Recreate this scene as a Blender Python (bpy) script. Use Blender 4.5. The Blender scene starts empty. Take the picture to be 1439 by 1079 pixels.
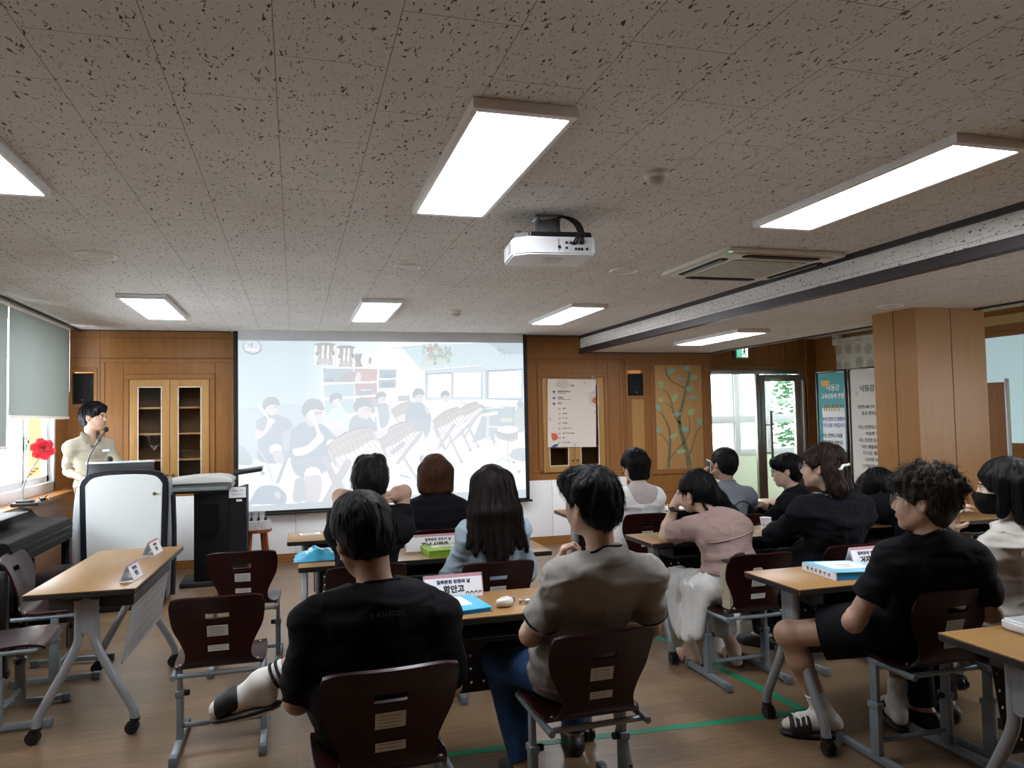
import bpy, bmesh, math, random
import numpy as np
from mathutils import Vector, Matrix

SC = bpy.context.scene
COL = SC.collection
R = math.radians
random.seed(7)

# ------------------------------------------------------------------ camera
def make_camera():
    f_px, yaw, pitch, roll = 1053.55, .282827449, .0447320665, .0197106312
    fwd = Vector((math.sin(yaw) * math.cos(pitch), math.cos(yaw) * math.cos(pitch), math.sin(pitch)))
    right = Vector((math.cos(yaw), -math.sin(yaw), 0))
    down = fwd.cross(right)
    c, s = math.cos(roll), math.sin(roll)
    r2 = right * c + down * s
    d2 = down * c - right * s
    m = Matrix((r2, -d2, -fwd)).transposed().to_4x4()
    m.translation = (0, 0, 1.5)
    cam = bpy.data.cameras.new('camera')
    cam.sensor_width = 36
    cam.lens = f_px / 1439 * 36
    cam.clip_start = .05
    o = bpy.data.objects.new('camera', cam)
    COL.objects.link(o)
    o.matrix_world = m
    SC.camera = o

make_camera()

# ------------------------------------------------------------------ sky, light, exposure
PANEL = 20.0          # radiance of the ceiling light diffusers
SCREEN = .57          # radiance of the projected picture
SKY = 14.0
EXPOSURE = 0.38
SC.view_settings.view_transform = 'Standard'
SC.view_settings.look = 'None'
SC.view_settings.gamma = 1
SC.view_settings.exposure = EXPOSURE
SC.view_settings.use_curve_mapping = False
w = bpy.data.worlds.new('daylight')
SC.world = w
w.use_nodes = True
bg = w.node_tree.nodes['Background']
bg.inputs['Color'].default_value = (.86, .94, 1.0, 1)
bg.inputs['Strength'].default_value = SKY

# ------------------------------------------------------------------ materials
MATS = {}
KIDS = {}
def srgb(c):
    if isinstance(c, str):
        c = [int(c[i:i + 2], 16) / 255 for i in (0, 2, 4)]
    return tuple(x / 12.92 if x <= .04045 else ((x + .055) / 1.055) ** 2.4 for x in c)

class NT:
    def __init__(s, name):
        s.m = bpy.data.materials.new(name)
        s.m.use_nodes = True
        s.t = s.m.node_tree
        s.b = s.t.nodes['Principled BSDF']
        s._co = None
    def n(s, kind, **kw):
        x = s.t.nodes.new(kind)
        for k, v in kw.items():
            if k in x.inputs:
                x.inputs[k].default_value = v
            else:
                setattr(x, k, v)
        return x
    def l(s, a, b):
        s.t.links.new(a, b)
    def co(s, scale=(1, 1, 1), rot=(0, 0, 0), loc=(0, 0, 0), kind='Object'):
        tc = s.n('ShaderNodeTexCoord')
        mp = s.n('ShaderNodeMapping')
        mp.inputs['Scale'].default_value = scale
        mp.inputs['Rotation'].default_value = rot
        mp.inputs['Location'].default_value = loc
        s.l(tc.outputs[kind], mp.inputs['Vector'])
        return mp.outputs[0]
    def noise(s, vec, scale=5, detail=3, rough=.5, dist=0):
        x = s.n('ShaderNodeTexNoise')
        x.inputs['Scale'].default_value = scale
        x.inputs['Detail'].default_value = detail
        x.inputs['Roughness'].default_value = rough
        x.inputs['Distortion'].default_value = dist
        s.l(vec, x.inputs['Vector'])
        return x.outputs['Fac']
    def ramp(s, fac, stops):
        x = s.n('ShaderNodeValToRGB')
        cr = x.color_ramp
        while len(cr.elements) < len(stops):
            cr.elements.new(.5)
        for e, (p, c) in zip(cr.elements, stops):
            e.position = p
            e.color = tuple(c) + (1,)
        s.l(fac, x.inputs['Fac'])
        return x.outputs['Color']
    def mix(s, fac, a, b, mode='MIX'):
        x = s.n('ShaderNodeMix', data_type='RGBA', blend_type=mode)
        for sock, v in ((x.inputs['Factor'], fac), (x.inputs['A'], a), (x.inputs['B'], b)):
            pass
        ins = [i for i in x.inputs if i.type == 'RGBA']
        f = x.inputs[0]
        for sock, v in ((f, fac), (ins[0], a), (ins[1], b)):
            if hasattr(v, 'is_output'):
                s.l(v, sock)
            elif isinstance(v, (int, float)):
                sock.default_value = v
            else:
                sock.default_value = tuple(v) + (1,)
        return [o for o in x.outputs if o.type == 'RGBA'][0]
    def bump(s, h, strength=.2, dist=.01):
        x = s.n('ShaderNodeBump')
        x.inputs['Strength'].default_value = strength
        x.inputs['Distance'].default_value = dist
        s.l(h, x.inputs['Height'])
        s.l(x.outputs[0], s.b.inputs['Normal'])

def plain(name, col, rough=.5, metal=0, var=.06, scale=30, spec=.5, bump=0, stretch=(1, 1, 1)):
    """a coloured surface with a little natural variation"""
    if name in MATS:
        return MATS[name]
    t = NT(name)
    c = srgb(col)
    v = t.co(scale=stretch)
    f = t.noise(v, scale, 3)
    t.l(t.ramp(f, [(.25, [x * (1 - var) for x in c]), (.75, [min(1, x * (1 + var)) for x in c])]), t.b.inputs['Base Color'])
    t.b.inputs['Roughness'].default_value = rough
    t.b.inputs['Metallic'].default_value = metal
    t.b.inputs['Specular IOR Level'].default_value = spec
    if bump:
        t.bump(f, bump)
    MATS[name] = t.m
    return t.m

def wood(name, c1, c2, axis='Z', rough=.4, scale=1.0, coat=0, seams=None):
    if name in MATS:
        return MATS[name]
    t = NT(name)
    st = {'X': (.6, 9, 9), 'Y': (9, .6, 9), 'Z': (9, 9, .6)}[axis]
    v = t.co(scale=[x * scale for x in st])
    f1 = t.noise(v, 3, 5, .6, 1.2)
    v2 = t.co(scale=[x * scale * 6 for x in st])
    f2 = t.noise(v2, 4, 3, .6)
    c = t.ramp(f1, [(.3, srgb(c1)), (.7, srgb(c2))])
    c = t.mix(.22, c, t.ramp(f2, [(.35, srgb(c1)), (.65, srgb(c2))]))
    t.l(c, t.b.inputs['Base Color'])
    t.b.inputs['Roughness'].default_value = rough
    t.b.inputs['Specular IOR Level'].default_value = .22
    if coat:
        t.b.inputs['Coat Weight'].default_value = coat
        t.b.inputs['Coat Roughness'].default_value = .12
    t.bump(f2, .05, .002)
    MATS[name] = t.m
    return t.m

def emit(name, col, strength, base=(.8, .8, .8)):
    if name in MATS:
        return MATS[name]
    t = NT(name)
    t.b.inputs['Base Color'].default_value = tuple(base) + (1,)
    t.b.inputs['Emission Color'].default_value = tuple(srgb(col)) + (1,)
    t.b.inputs['Emission Strength'].default_value = strength
    MATS[name] = t.m
    return t.m

def glass(name, tint=(1, 1, 1), rough=0.0, alpha=.12):
    """thin pane: mostly lets light through, mirrors a little"""
    if name in MATS:
        return MATS[name]
    t = NT(name)
    nt = t.t
    tr = t.n('ShaderNodeBsdfTransparent')
    tr.inputs[0].default_value = tuple(tint) + (1,)
    gl = t.n('ShaderNodeBsdfGlossy')
    gl.inputs['Roughness'].default_value = rough
    fr = t.n('ShaderNodeFresnel')
    fr.inputs[0].default_value = 1.45
    mx = t.n('ShaderNodeMixShader')
    ge = t.n('ShaderNodeNewGeometry')
    iv = t.n('ShaderNodeMath', operation='SUBTRACT')
    iv.inputs[0].default_value = 1
    t.l(ge.outputs['Backfacing'], iv.inputs[1])
    mu = t.n('ShaderNodeMath', operation='MULTIPLY')
    t.l(fr.outputs[0], mu.inputs[0])
    t.l(iv.outputs[0], mu.inputs[1])
    t.l(mu.outputs[0], mx.inputs[0])
    t.l(tr.outputs[0], mx.inputs[1])
    t.l(gl.outputs[0], mx.inputs[2])
    t.l(mx.outputs[0], nt.nodes['Material Output'].inputs['Surface'])
    MATS[name] = t.m
    return t.m

# ------------------------------------------------------------------ mesh helpers
class MB:
    """collects boxes, tubes, sweeps ...; build() links them as one mesh object"""
    def __init__(s):
        s.bm = bmesh.new()
        s.mi = 0
    def _fin(s, faces):
        for f in faces:
            f.material_index = s.mi
    def mat(s, i):
        s.mi = i
        return s
    def box(s, x0, x1, y0, y1, z0, z1, bev=0, seg=2, M=None):
        b = bmesh.new()
        bmesh.ops.create_cube(b, size=1)
        for v in b.verts:
            v.co = Vector(((x0 + x1) / 2 + v.co.x * (x1 - x0), (y0 + y1) / 2 + v.co.y * (y1 - y0), (z0 + z1) / 2 + v.co.z * (z1 - z0)))
        if bev:
            bmesh.ops.bevel(b, geom=list(b.edges), offset=bev, segments=seg, affect='EDGES', profile=.5)
        return s.add(b, M)
    def add(s, b, M=None):
        if M is not None:
            b.transform(M)
        me = bpy.data.meshes.new('tmp')
        for f in b.faces:
            f.material_index = s.mi
        b.to_mesh(me)
        b.free()
        s.bm.from_mesh(me)
        bpy.data.meshes.remove(me)
        return s
    def tube(s, pts, r, n=10, caps=True, M=None, flat=None):
        """round tube along a polyline; r number or list; flat=(rx, rz) for an elliptical section"""
        pts = [Vector(p) for p in pts]
        rr = r if isinstance(r, (list, tuple)) else [r] * len(pts)
        b = bmesh.new()
        rings = []
        prev = None
        for i, p in enumerate(pts):
            a = pts[max(0, i - 1)]
            c = pts[min(len(pts) - 1, i + 1)]
            t = (c - a).normalized()
            if prev is None:
                u = t.orthogonal().normalized() if abs(t.z) > .9 else t.cross(Vector((0, 0, 1))).normalized()
            else:
                u = (prev - t * prev.dot(t)).normalized()
            prev = u
            v = t.cross(u)
            fx, fz = flat if flat else (1, 1)
            rings.append([b.verts.new(p + (u * math.cos(2 * math.pi * k / n) * fx + v * math.sin(2 * math.pi * k / n) * fz) * rr[i]) for k in range(n)])
        for i in range(len(rings) - 1):
            for k in range(n):
                b.faces.new((rings[i][k], rings[i][(k + 1) % n], rings[i + 1][(k + 1) % n], rings[i + 1][k]))
        if caps:
            b.faces.new(rings[0][::-1])
            b.faces.new(rings[-1])
        return s.add(b, M)
    def cyl(s, c, r, h, axis='Z', n=24, r2=None, M=None, bev=0):
        b = bmesh.new()
        bmesh.ops.create_cone(b, cap_ends=True, segments=n, radius1=r, radius2=r if r2 is None else r2, depth=h)
        if bev:
            bmesh.ops.bevel(b, geom=[e for e in b.edges if e.is_boundary or len(e.link_faces) == 2 and e.calc_face_angle(0) > 1], offset=bev, segments=2, affect='EDGES')
        rot = {'Z': Matrix(), 'X': Matrix.Rotation(R(90), 4, 'Y'), 'Y': Matrix.Rotation(R(-90), 4, 'X')}[axis]
        b.transform(Matrix.Translation(c) @ rot)
        return s.add(b, M)
    def sph(s, c, r, sc=(1, 1, 1), n=16, M=None):
        b = bmesh.new()
        bmesh.ops.create_uvsphere(b, u_segments=n, v_segments=n // 2 + 2, radius=r)
        b.transform(Matrix.Translation(c) @ Matrix.Diagonal((*sc, 1)))
        return s.add(b, M)
    def lathe(s, prof, c=(0, 0, 0), n=24, M=None, axis='Z'):
        b = bmesh.new()
        rings = []
        for r_, z in prof:
            rings.append([b.verts.new((r_ * math.cos(2 * math.pi * k / n), r_ * math.sin(2 * math.pi * k / n), z)) for k in range(n)])
        for i in range(len(rings) - 1):
            for k in range(n):
                b.faces.new((rings[i][k], rings[i][(k + 1) % n], rings[i + 1][(k + 1) % n], rings[i + 1][k]))
        if prof[0][0] > 1e-5:
            b.faces.new(rings[0][::-1])
        if prof[-1][0] > 1e-5:
            b.faces.new(rings[-1])
        bmesh.ops.remove_doubles(b, verts=b.verts, dist=1e-6)
        rot = {'Z': Matrix(), 'X': Matrix.Rotation(R(90), 4, 'Y'), 'Y': Matrix.Rotation(R(-90), 4, 'X')}[axis]
        b.transform(Matrix.Translation(c) @ rot)
        return s.add(b, M)
    def prism(s, poly, h, M=None, bev=0):
        """polygon in XY extruded by h along Z"""
        b = bmesh.new()
        vs = [b.verts.new((x, y, 0)) for x, y in poly]
        f = b.faces.new(vs)
        ex = bmesh.ops.extrude_face_region(b, geom=[f])
        for v in ex['geom']:
            if isinstance(v, bmesh.types.BMVert):
                v.co.z += h
        bmesh.ops.recalc_face_normals(b, faces=b.faces)
        if bev:
            bmesh.ops.bevel(b, geom=list(b.edges), offset=bev, segments=2, affect='EDGES')
        return s.add(b, M)
    def face(s, pts, M=None):
        b = bmesh.new()
        b.faces.new([b.verts.new(p) for p in pts])
        return s.add(b, M)
    def build(s, name, m=None, parent=None, smooth=35):
        me = bpy.data.meshes.new(name)
        bmesh.ops.recalc_face_normals(s.bm, faces=s.bm.faces)
        s.bm.to_mesh(me)
        s.bm.free()
        return link(name, me, m, parent, smooth)

def link(name, me, m=None, parent=None, smooth=35):
    if m is not None:
        for x in (m if isinstance(m, (list, tuple)) else [m]):
            me.materials.append(x)
    if smooth:
        me.shade_smooth()
        if smooth < 180:
            me.set_sharp_from_angle(angle=R(smooth))
    o = bpy.data.objects.new(name, me)
    COL.objects.link(o)
    if parent is not None:
        o.parent = parent
        KIDS.setdefault(parent, []).append(o)
    return o

def tag(o, label=None, cat=None, group=None, kind=None):
    if label:
        o['label'] = label
    if cat:
        o['category'] = cat
    if group:
        o['group'] = group
    if kind:
        o['kind'] = kind
    return o

def empty(name, loc, rz=0, label=None, cat=None, group=None):
    o = bpy.data.objects.new(name, None)
    o.empty_display_size = .1
    COL.objects.link(o)
    o.location = loc
    o.rotation_euler = (0, 0, rz)
    return tag(o, label, cat, group)

def copy_tree(o, parent=None):
    c = o.copy()
    COL.objects.link(c)
    if parent is not None:
        c.parent = parent
        KIDS.setdefault(parent, []).append(c)
    for ch in list(KIDS.get(o, ())):
        copy_tree(ch, c)
    return c

def struct(name, mb, m, smooth=0):
    return tag(mb.build(name, m, None, smooth), kind='structure')

def text_mesh(name, body, size, m, parent, M, bold=0.0, align='CENTER', spacing=1.0, xs=1.0, line=1.0, maxw=None):
    cu = bpy.data.curves.new('txt', 'FONT')
    cu.body = body
    cu.size = size
    cu.align_x = align
    cu.align_y = 'CENTER'
    cu.offset = bold * size
    cu.space_character = spacing
    cu.space_line = line
    cu.resolution_u = 3
    cu.extrude = .0006
    o = bpy.data.objects.new('txt', cu)
    COL.objects.link(o)
    me = bpy.data.meshes.new_from_object(o)
    bpy.data.objects.remove(o)
    bpy.data.curves.remove(cu)
    me.name = name
    if maxw and len(me.vertices):
        w = max(v.co.x for v in me.vertices) - min(v.co.x for v in me.vertices)
        xs *= min(1, maxw / w)
    me.transform(M @ Matrix.Diagonal((xs, 1, 1, 1)))
    return link(name, me, m, parent, 0)

def TR(x, y, z):
    return Matrix.Translation((x, y, z))
def RX(a): return Matrix.Rotation(R(a), 4, 'X')
def RY(a): return Matrix.Rotation(R(a), 4, 'Y')
def RZ(a): return Matrix.Rotation(R(a), 4, 'Z')

def rrect(w, h, r, n=6):
    """outline of a rounded rectangle centred at the origin"""
    out = []
    for cx, cy, a0 in ((w / 2 - r, h / 2 - r, 0), (-w / 2 + r, h / 2 - r, 90), (-w / 2 + r, -h / 2 + r, 180), (w / 2 - r, -h / 2 + r, 270)):
        for k in range(n + 1):
            a = R(a0 + 90 * k / n)
            out.append((cx + r * math.cos(a), cy + r * math.sin(a)))
    return out

def smooth_pts(pts, n=6):
    """Catmull-Rom through the points"""
    P = [Vector(p) for p in pts]
    P = [P[0] * 2 - P[1]] + P + [P[-1] * 2 - P[-2]]
    out = []
    for i in range(1, len(P) - 2):
        for k in range(n):
            t = k / n
            a, b, c, d = P[i - 1], P[i], P[i + 1], P[i + 2]
            out.append(.5 * ((2 * b) + (c - a) * t + (2 * a - 5 * b + 4 * c - d) * t * t + (3 * b - a - 3 * c + d) * t ** 3))
    out.append(P[-2])
    return out
# ------------------------------------------------------------------ the room
M_wood = wood('wall wood', '84582F', '98693A', 'Z', .38)
M_woodh = wood('wall wood across', '84582F', '98693A', 'X', .38)
M_woodl = wood('light wood', 'A47C4A', 'B48A54', 'Z', .4)
M_woody = wood('wood along', '84582F', '98693A', 'Y', .38)
M_groove = plain('groove shadow line', '4A2C14', .7)
M_white = plain('white laminate', 'F4F5F6', .3, var=.02)
M_dark = plain('dark brown trim', '2E2426', .45, var=.1)
M_plaster = plain('plaster', 'D8D5CE', .85, var=.03)

def floor_material():
    t = NT('vinyl plank floor')
    v = t.co()
    br = t.n('ShaderNodeTexBrick')
    br.offset = .37
    br.inputs['Scale'].default_value = 1
    br.inputs['Brick Width'].default_value = 1.2
    br.inputs['Row Height'].default_value = .15
    br.inputs['Mortar Size'].default_value = .0012
    br.inputs['Color1'].default_value = (0, 0, 0, 1)
    br.inputs['Color2'].default_value = (1, 1, 1, 1)
    br.inputs['Mortar'].default_value = (.5, .5, .5, 1)
    t.l(v, br.inputs['Vector'])
    g = t.noise(t.co(scale=(2.2, 26, 1)), 3, 6, .62, .6)
    c = t.ramp(g, [(.25, srgb('5C4833')), (.5, srgb('725C45')), (.75, srgb('886F56'))])
    c2 = t.mix(.16, c, br.outputs['Color'], 'OVERLAY')
    c3 = t.mix(br.outputs['Fac'], c2, srgb('5A4737'))
    t.l(c3, t.b.inputs['Base Color'])
    t.b.inputs['Roughness'].default_value = .33
    t.b.inputs['Specular IOR Level'].default_value = .6
    t.bump(g, .04, .003)
    return t.m

def tile_material(name, axis_map):
    """white mineral-fibre tile with dark fissures; axis_map turns object space into (across, along)"""
    t = NT(name)
    tc = t.n('ShaderNodeTexCoord')
    sx = t.n('ShaderNodeSeparateXYZ')
    t.l(tc.outputs['Object'], sx.inputs[0])
    cb = t.n('ShaderNodeCombineXYZ')
    for i, a in enumerate(axis_map):
        t.l(sx.outputs[a], cb.inputs[i])
    vec = cb.outputs[0]
    def mp(scale, loc=(0, 0, 0), rot=0):
        m = t.n('ShaderNodeMapping')
        m.inputs['Scale'].default_value = scale
        m.inputs['Location'].default_value = loc
        m.inputs['Rotation'].default_value = (0, 0, R(rot))
        t.l(vec, m.inputs['Vector'])
        return m.outputs[0]
    br = t.n('ShaderNodeTexBrick')
    br.offset = .5
    br.inputs['Scale'].default_value = 1
    br.inputs['Brick Width'].default_value = .6
    br.inputs['Row Height'].default_value = .3
    br.inputs['Mortar Size'].default_value = .0013
    br.inputs['Color1'].default_value = (0, 0, 0, 1)
    br.inputs['Color2'].default_value = (1, 1, 1, 1)
    # brick rows run along x: feed (along, across)
    t.l(mp((1, 1, 1), (.045, .045, 0)), br.inputs['Vector'])
    worm = t.noise(mp((38, 85, 1), rot=14), 1, 2.2, .55, .5)
    dots = t.noise(mp((120, 120, 1)), 1, 1, .5)
    m1 = t.ramp(worm, [(.635, (0, 0, 0)), (.665, (1, 1, 1))])
    m2 = t.ramp(dots, [(.70, (0, 0, 0)), (.73, (1, 1, 1))])
    base = t.ramp(t.noise(mp((1.5, 1.5, 1)), 1, 3), [(.3, srgb('DAD8D4')), (.7, srgb('E6E4E0'))])
    c = t.mix(m1, base, srgb('57504A'))
    c = t.mix(m2, c, srgb('6A635B'))
    c = t.mix(br.outputs['Fac'], c, srgb('8A857D'))
    t.l(c, t.b.inputs['Base Color'])
    t.b.inputs['Roughness'].default_value = .9
    return t.m

M_tile = tile_material('fissured ceiling tile', (1, 0, 2))
M_tilev = tile_material('fissured tile upright', (1, 2, 0))

XL, XB, XE, XR = -2.1, 3.37, 5.13, 7.05
YF, YD, YB = 8.51, 8.92, -2.2
ZC, ZL = 2.48, 2.28

struct('floor', MB().box(XL - .1, XR + 5, YB - .1, 11.1, -.1, 0), floor_material())
struct('ceiling', MB().box(XL - .1, XB, YB, YD, ZC, ZC + .1), M_tile)
struct('ceiling', MB().box(XB, XE, YB, YD - .25, ZL, ZL + .3), M_tile)
struct('ceiling', MB().box(XE - .05, XR + .1, YB, YD, 2.52, 2.62), plain('recess paint', 'E2DED4', .8, var=.03))
struct('ceiling', MB().box(XL - .1, XR + 5, YD, 11.1, 2.55, 2.65), M_plaster)
# step between the two ceiling heights
struct('beam', MB().box(XB - .02, XB - .002, YB, YF, ZL + .035, ZC - .03), M_tilev)
struct('trim_1', MB().box(XB - .035, XB - .001, YB, YF, ZC - .035, ZC + .01, .003), M_dark)
struct('trim_2', MB().box(XB - .04, XB + .02, YB, YF, ZL - .02, ZL + .045, .003), M_dark)
struct('trim_3', MB().box(XE - .006, XE + .012, YB, YD - .26, ZL - .008, ZL + .26, .002), M_plaster)
struct('trim_4', MB().box(XE - .02, XE + .016, YB, YD - .25, ZL - .014, ZL + .006, .002), M_dark)
struct('trim_5', MB().box(XL, XL + .02, YB, YF, ZC - .025, ZC, .002).box(XL, XB, YF - .012, YF, ZC - .012, ZC).box(XB, XE, YF - .014, YF, ZL - .012, ZL), M_dark)

# front wall, wood panelling with openings for the glazed cabinets and the speaker niches
def holed(x0, x1, z0, z1, y0, y1, holes):
    xs = sorted({x0, x1, *[h[0] for h in holes], *[h[1] for h in holes]})
    mb = MB()
    for a, b in zip(xs, xs[1:]):
        cuts = sorted((h[2], h[3]) for h in holes if h[0] <= a + 1e-6 and h[1] >= b - 1e-6)
        z = z0
        for c, d in cuts:
            if c > z:
                mb.box(a, b, y0, y1, z, c)
            z = d
        if z < z1:
            mb.box(a, b, y0, y1, z, z1)
    return mb

CABL = (-1.627, -.867, .835, 1.966)
CABR = (2.845, 3.635, .835, 1.966)
NICL = (-2.15, -1.965, 1.725, 2.05)
NICR = (3.965, 4.175, 1.745, 2.06)
struct('wall_front', holed(XL - .1, XE, 0, ZC, YF, YF + .06, [CABL, CABR, NICL, NICR]), M_wood)
struct('wall_front', MB().box(XL - .3, XE, 9.0, 9.1, 0, 2.6).box(XE - .06, XE - .001, YF + .06, 9.1, 0, 2.6), M_wood)

def frame(x0, x1, z0, z1, w, y, d=.012, bev=.004):
    mb = MB()
    for a, b, c, e in ((x0, x1, z1 - w, z1), (x0, x1, z0, z0 + w), (x0, x0 + w, z0 + w, z1 - w), (x1 - w, x1, z0 + w, z1 - w)):
        mb.box(a, b, y - d, y + .003, c, e, bev)
    return mb
def vlines(xs, z0, z1, y, w=.005):
    mb = MB()
    for x in xs:
        mb.box(x - w / 2, x + w / 2, y - .0012, y + .002, z0, z1)
    return mb
n_tr = [6]
def trim(mb, m):
    struct('trim_%d' % n_tr[0], mb, m)
    n_tr[0] += 1
# big panel frames left and right of the screen
trim(frame(-1.90, -.60, .82, 2.185, .04, YF), M_wood)
trim(frame(2.66, 3.893, .82, 2.185, .04, YF), M_wood)
trim(frame(-1.685, -.81, .79, 2.022, .05, YF), M_wood)
trim(frame(2.787, 3.693, .79, 2.022, .05, YF), M_wood)
trim(MB().box(XL, 3.95, YF - .016, YF, .75, .82, .003), M_woodh)
trim(vlines([-1.905, -1.86, -.56, 2.65, 3.90, 3.93, 4.30, -1.69, -.805, 2.782, 3.698], .82, 2.19, YF), M_groove)
trim(vlines([-1.905, .9, 2.65, 3.9], 2.19, ZC, YF), M_groove)
trim(MB().box(XL - .1, 3.9, YF - .0012, YF, 2.188, 2.193).box(XL - .1, 3.9, YF - .0012, YF, 2.40, 2.404), M_groove)
# speaker column
trim(frame(3.93, 4.24, 1.705, 2.10, .032, YF), M_woodh)
trim(MB().box(4.012, 4.176, YF - .004, YF, .82, 1.70), M_woodl)
trim(frame(-2.185, -1.93, 1.69, 2.09, .03, YF), M_woodh)
# round the mural
trim(frame(4.27, 5.06, .76, 2.18, .06, YF), M_wood)
trim(MB().box(4.28, 5.1, YF - .0012, YF, .527, .532).box(4.28, 5.1, YF - .0012, YF, .745, .75), M_groove)

# skirting under the cabinets
tag(MB().box(XL, XE, YF - .045, YF, 0, .09, .003).build('baseboard_front', M_woodh, None, 0), kind='structure')

# left wall with its windows
SILL = .90
struct('wall_left', MB().box(XL - .2, XL, YB, 8.51, 0, SILL).box(XL - .3, XL - .1, 8.02, 8.6, SILL, ZC).box(XL - .2, XL, YB, 2.0, SILL, ZC), M_woody)
tag(MB().box(XL - .01, XL + .10, 2.0, 8.02, SILL - .035, SILL, .005).build('window_sill', M_woody, None, 35), kind='structure')
trim(MB().box(XL, XL + .012, 2.0, 8.02, .80, .865, .002).box(XL, XL + .006, 2, 8.3, .70, .705), M_woody)
trim(MB().box(XL - .19, XL - .085, 8.0, 8.06, SILL, ZC, .004), M_woodl)
M_alu = plain('white window profile', 'DADCDE', .4, var=.02)
M_pane = glass('window glass')
def sash_window(i, y0, y1):
    mb = MB()
    xa, xb = XL - .14, XL - .07
    z0, z1 = SILL, ZC
    for a, b, c, d in ((y0, y1, z0, z0 + .09), (y0, y1, z1 - .06, z1), (y0, y0 + .05, z0, z1), (y1 - .05, y1, z0, z1)):
        mb.box(xa, xb, a, b, c, d, .004)
    wn = tag(mb.build('window_%d' % i, M_alu), kind='structure')
    m = (y0 + y1) / 2
    for k, (a, b, x) in enumerate(((y0 + .05, m + .03, XL - .105), (m - .03, y1 - .05, XL - .125))):
        sm = MB()
        for p, q, c, d in ((a, b, z0 + .09, z0 + .15), (a, b, z1 - .11, z1 - .06), (a, a + .06, z0 + .09, z1 - .06), (b - .06, b, z0 + .09, z1 - .06)):
            sm.box(x - .014, x + .014, p, q, c, d, .003)
        sa = sm.build('sash', M_alu, wn)
        MB().box(x - .003, x + .003, a + .055, b - .055, z0 + .145, z1 - .105).build('pane', M_pane, sa, 0)
        MB().box(x + .0142, x + .017, a + .055, a + .062, z0 + .145, z1 - .105).box(x + .0142, x + .017, b - .062, b - .055, z0 + .145, z1 - .105).build('gasket', plain('black rubber', '15161A', .7), sa, 0)
    hd = MB().box(XL - .09, XL - .065, m - .012, m + .012, 1.30, 1.42, .006).box(XL - .068, XL - .05, m - .03, m + .012, 1.36, 1.39, .005)
    hd.build('latch', plain('steel latch', '8A9096', .3, .9), wn)
sash_window(1, 6.42, 8.02)
sash_window(2, 4.82, 6.42)
sash_window(3, 3.22, 4.82)
struct('wall_left', MB().box(XL - .2, XL, 2.0, 3.22, SILL, ZC), M_plaster)
# roof overhang outside keeps the sky off the ceiling
# right wall with interior windows
struct('wall_right', MB().box(XR, XR + .12, YB, YD, 0, 1.08).box(XR, XR + .12, YB, YD, 2.30, 2.62).box(XR, XR + .12, 8.2, YD, 1.08, 2.3).box(XR, XR + .12, 6.35, 6.75, 1.08, 2.3).box(XR, XR + .12, YB, 1.2, 1.08, 2.3).box(XR, XR + .12, 1.2, 2.9, 1.95, 2.3).box(XR, XR + .12, 2.9, 3.5, 1.08, 2.3), M_woody)
struct('wall_back', MB().box(XL - .2, XR + .2, YB - .1, YB, 0, 2.62), M_woodh)

# wall with the glass door
struct('wall_door', MB().box(XE, XR + .1, YD, YD + .1, 2.10, 2.62).box(6.87, XR + .1, YD, YD + .1, 0, 2.10), M_wood)
trim(vlines([5.30 + .25 * k for k in range(8)], 2.14, 2.52, YD, .008), M_groove)
trim(MB().box(XE, XR, YD - .02, YD, 2.10, 2.155, .004), M_woodh)
trim(MB().box(6.86, 6.90, YD - .03, YD + .02, 0, 2.5, .004).box(XE, XE + .1, YD - .02, YD + .02, 0, 2.1, .004), M_wood)

M_steel = plain('brushed stainless steel', '9A9690', .32, .85, var=.06, stretch=(1, 1, .1))
M_steeld = plain('dark stainless steel', '6C6660', .35, .8, var=.06)
def glass_door():
    y0, y1 = YD + .01, YD + .06
    d = tag(MB().box(XE + .1, 6.86, y0, y1, 2.03, 2.10, .003).box(XE + .1, XE + .15, y0, y1, 0, 2.03, .003).box(6.08, 6.14, y0, y1, 0, 2.03, .003).box(6.77, 6.86, y0 - .02, y1, 0, 2.06, .003).build('door_1', M_steel), kind='structure')
    MB().box(XE + .15, 6.08, YD + .03, YD + .038, .06, 2.03).build('side_pane', M_pane, d, 0)
    MB().box(XE + .15, 6.08, y0, y1, 0, .06, .002).build('bottom_rail', M_steel, d)
    lf = MB().box(6.145, 6.215, y0, y1, .01, 2.02, .003).box(6.70, 6.765, y0, y1, .01, 2.02, .003).box(6.215, 6.70, y0, y1, 1.93, 2.02, .003).box(6.215, 6.70, y0, y1, .01, .13, .003).build('door_leaf', M_steel, d)
    MB().box(6.21, 6.705, YD + .03, YD + .038, .125, 1.935).build('pane', M_pane, lf, 0)
    MB().tube([(6.26, y0 - .06, .72), (6.26, y0 - .06, 1.52)], .016, 12).tube([(6.26, y0 - .06, .95), (6.20, y0, .95)], .009).tube([(6.26, y0 - .06, 1.33), (6.20, y0, 1.33)], .009).build('pull_handle', M_steeld, lf)
    MB().cyl((6.81, y0 - .03, 1.0), .03, 1.9, 'Z', 16).build('hinge_post', M_steel, d)
glass_door()

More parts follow.
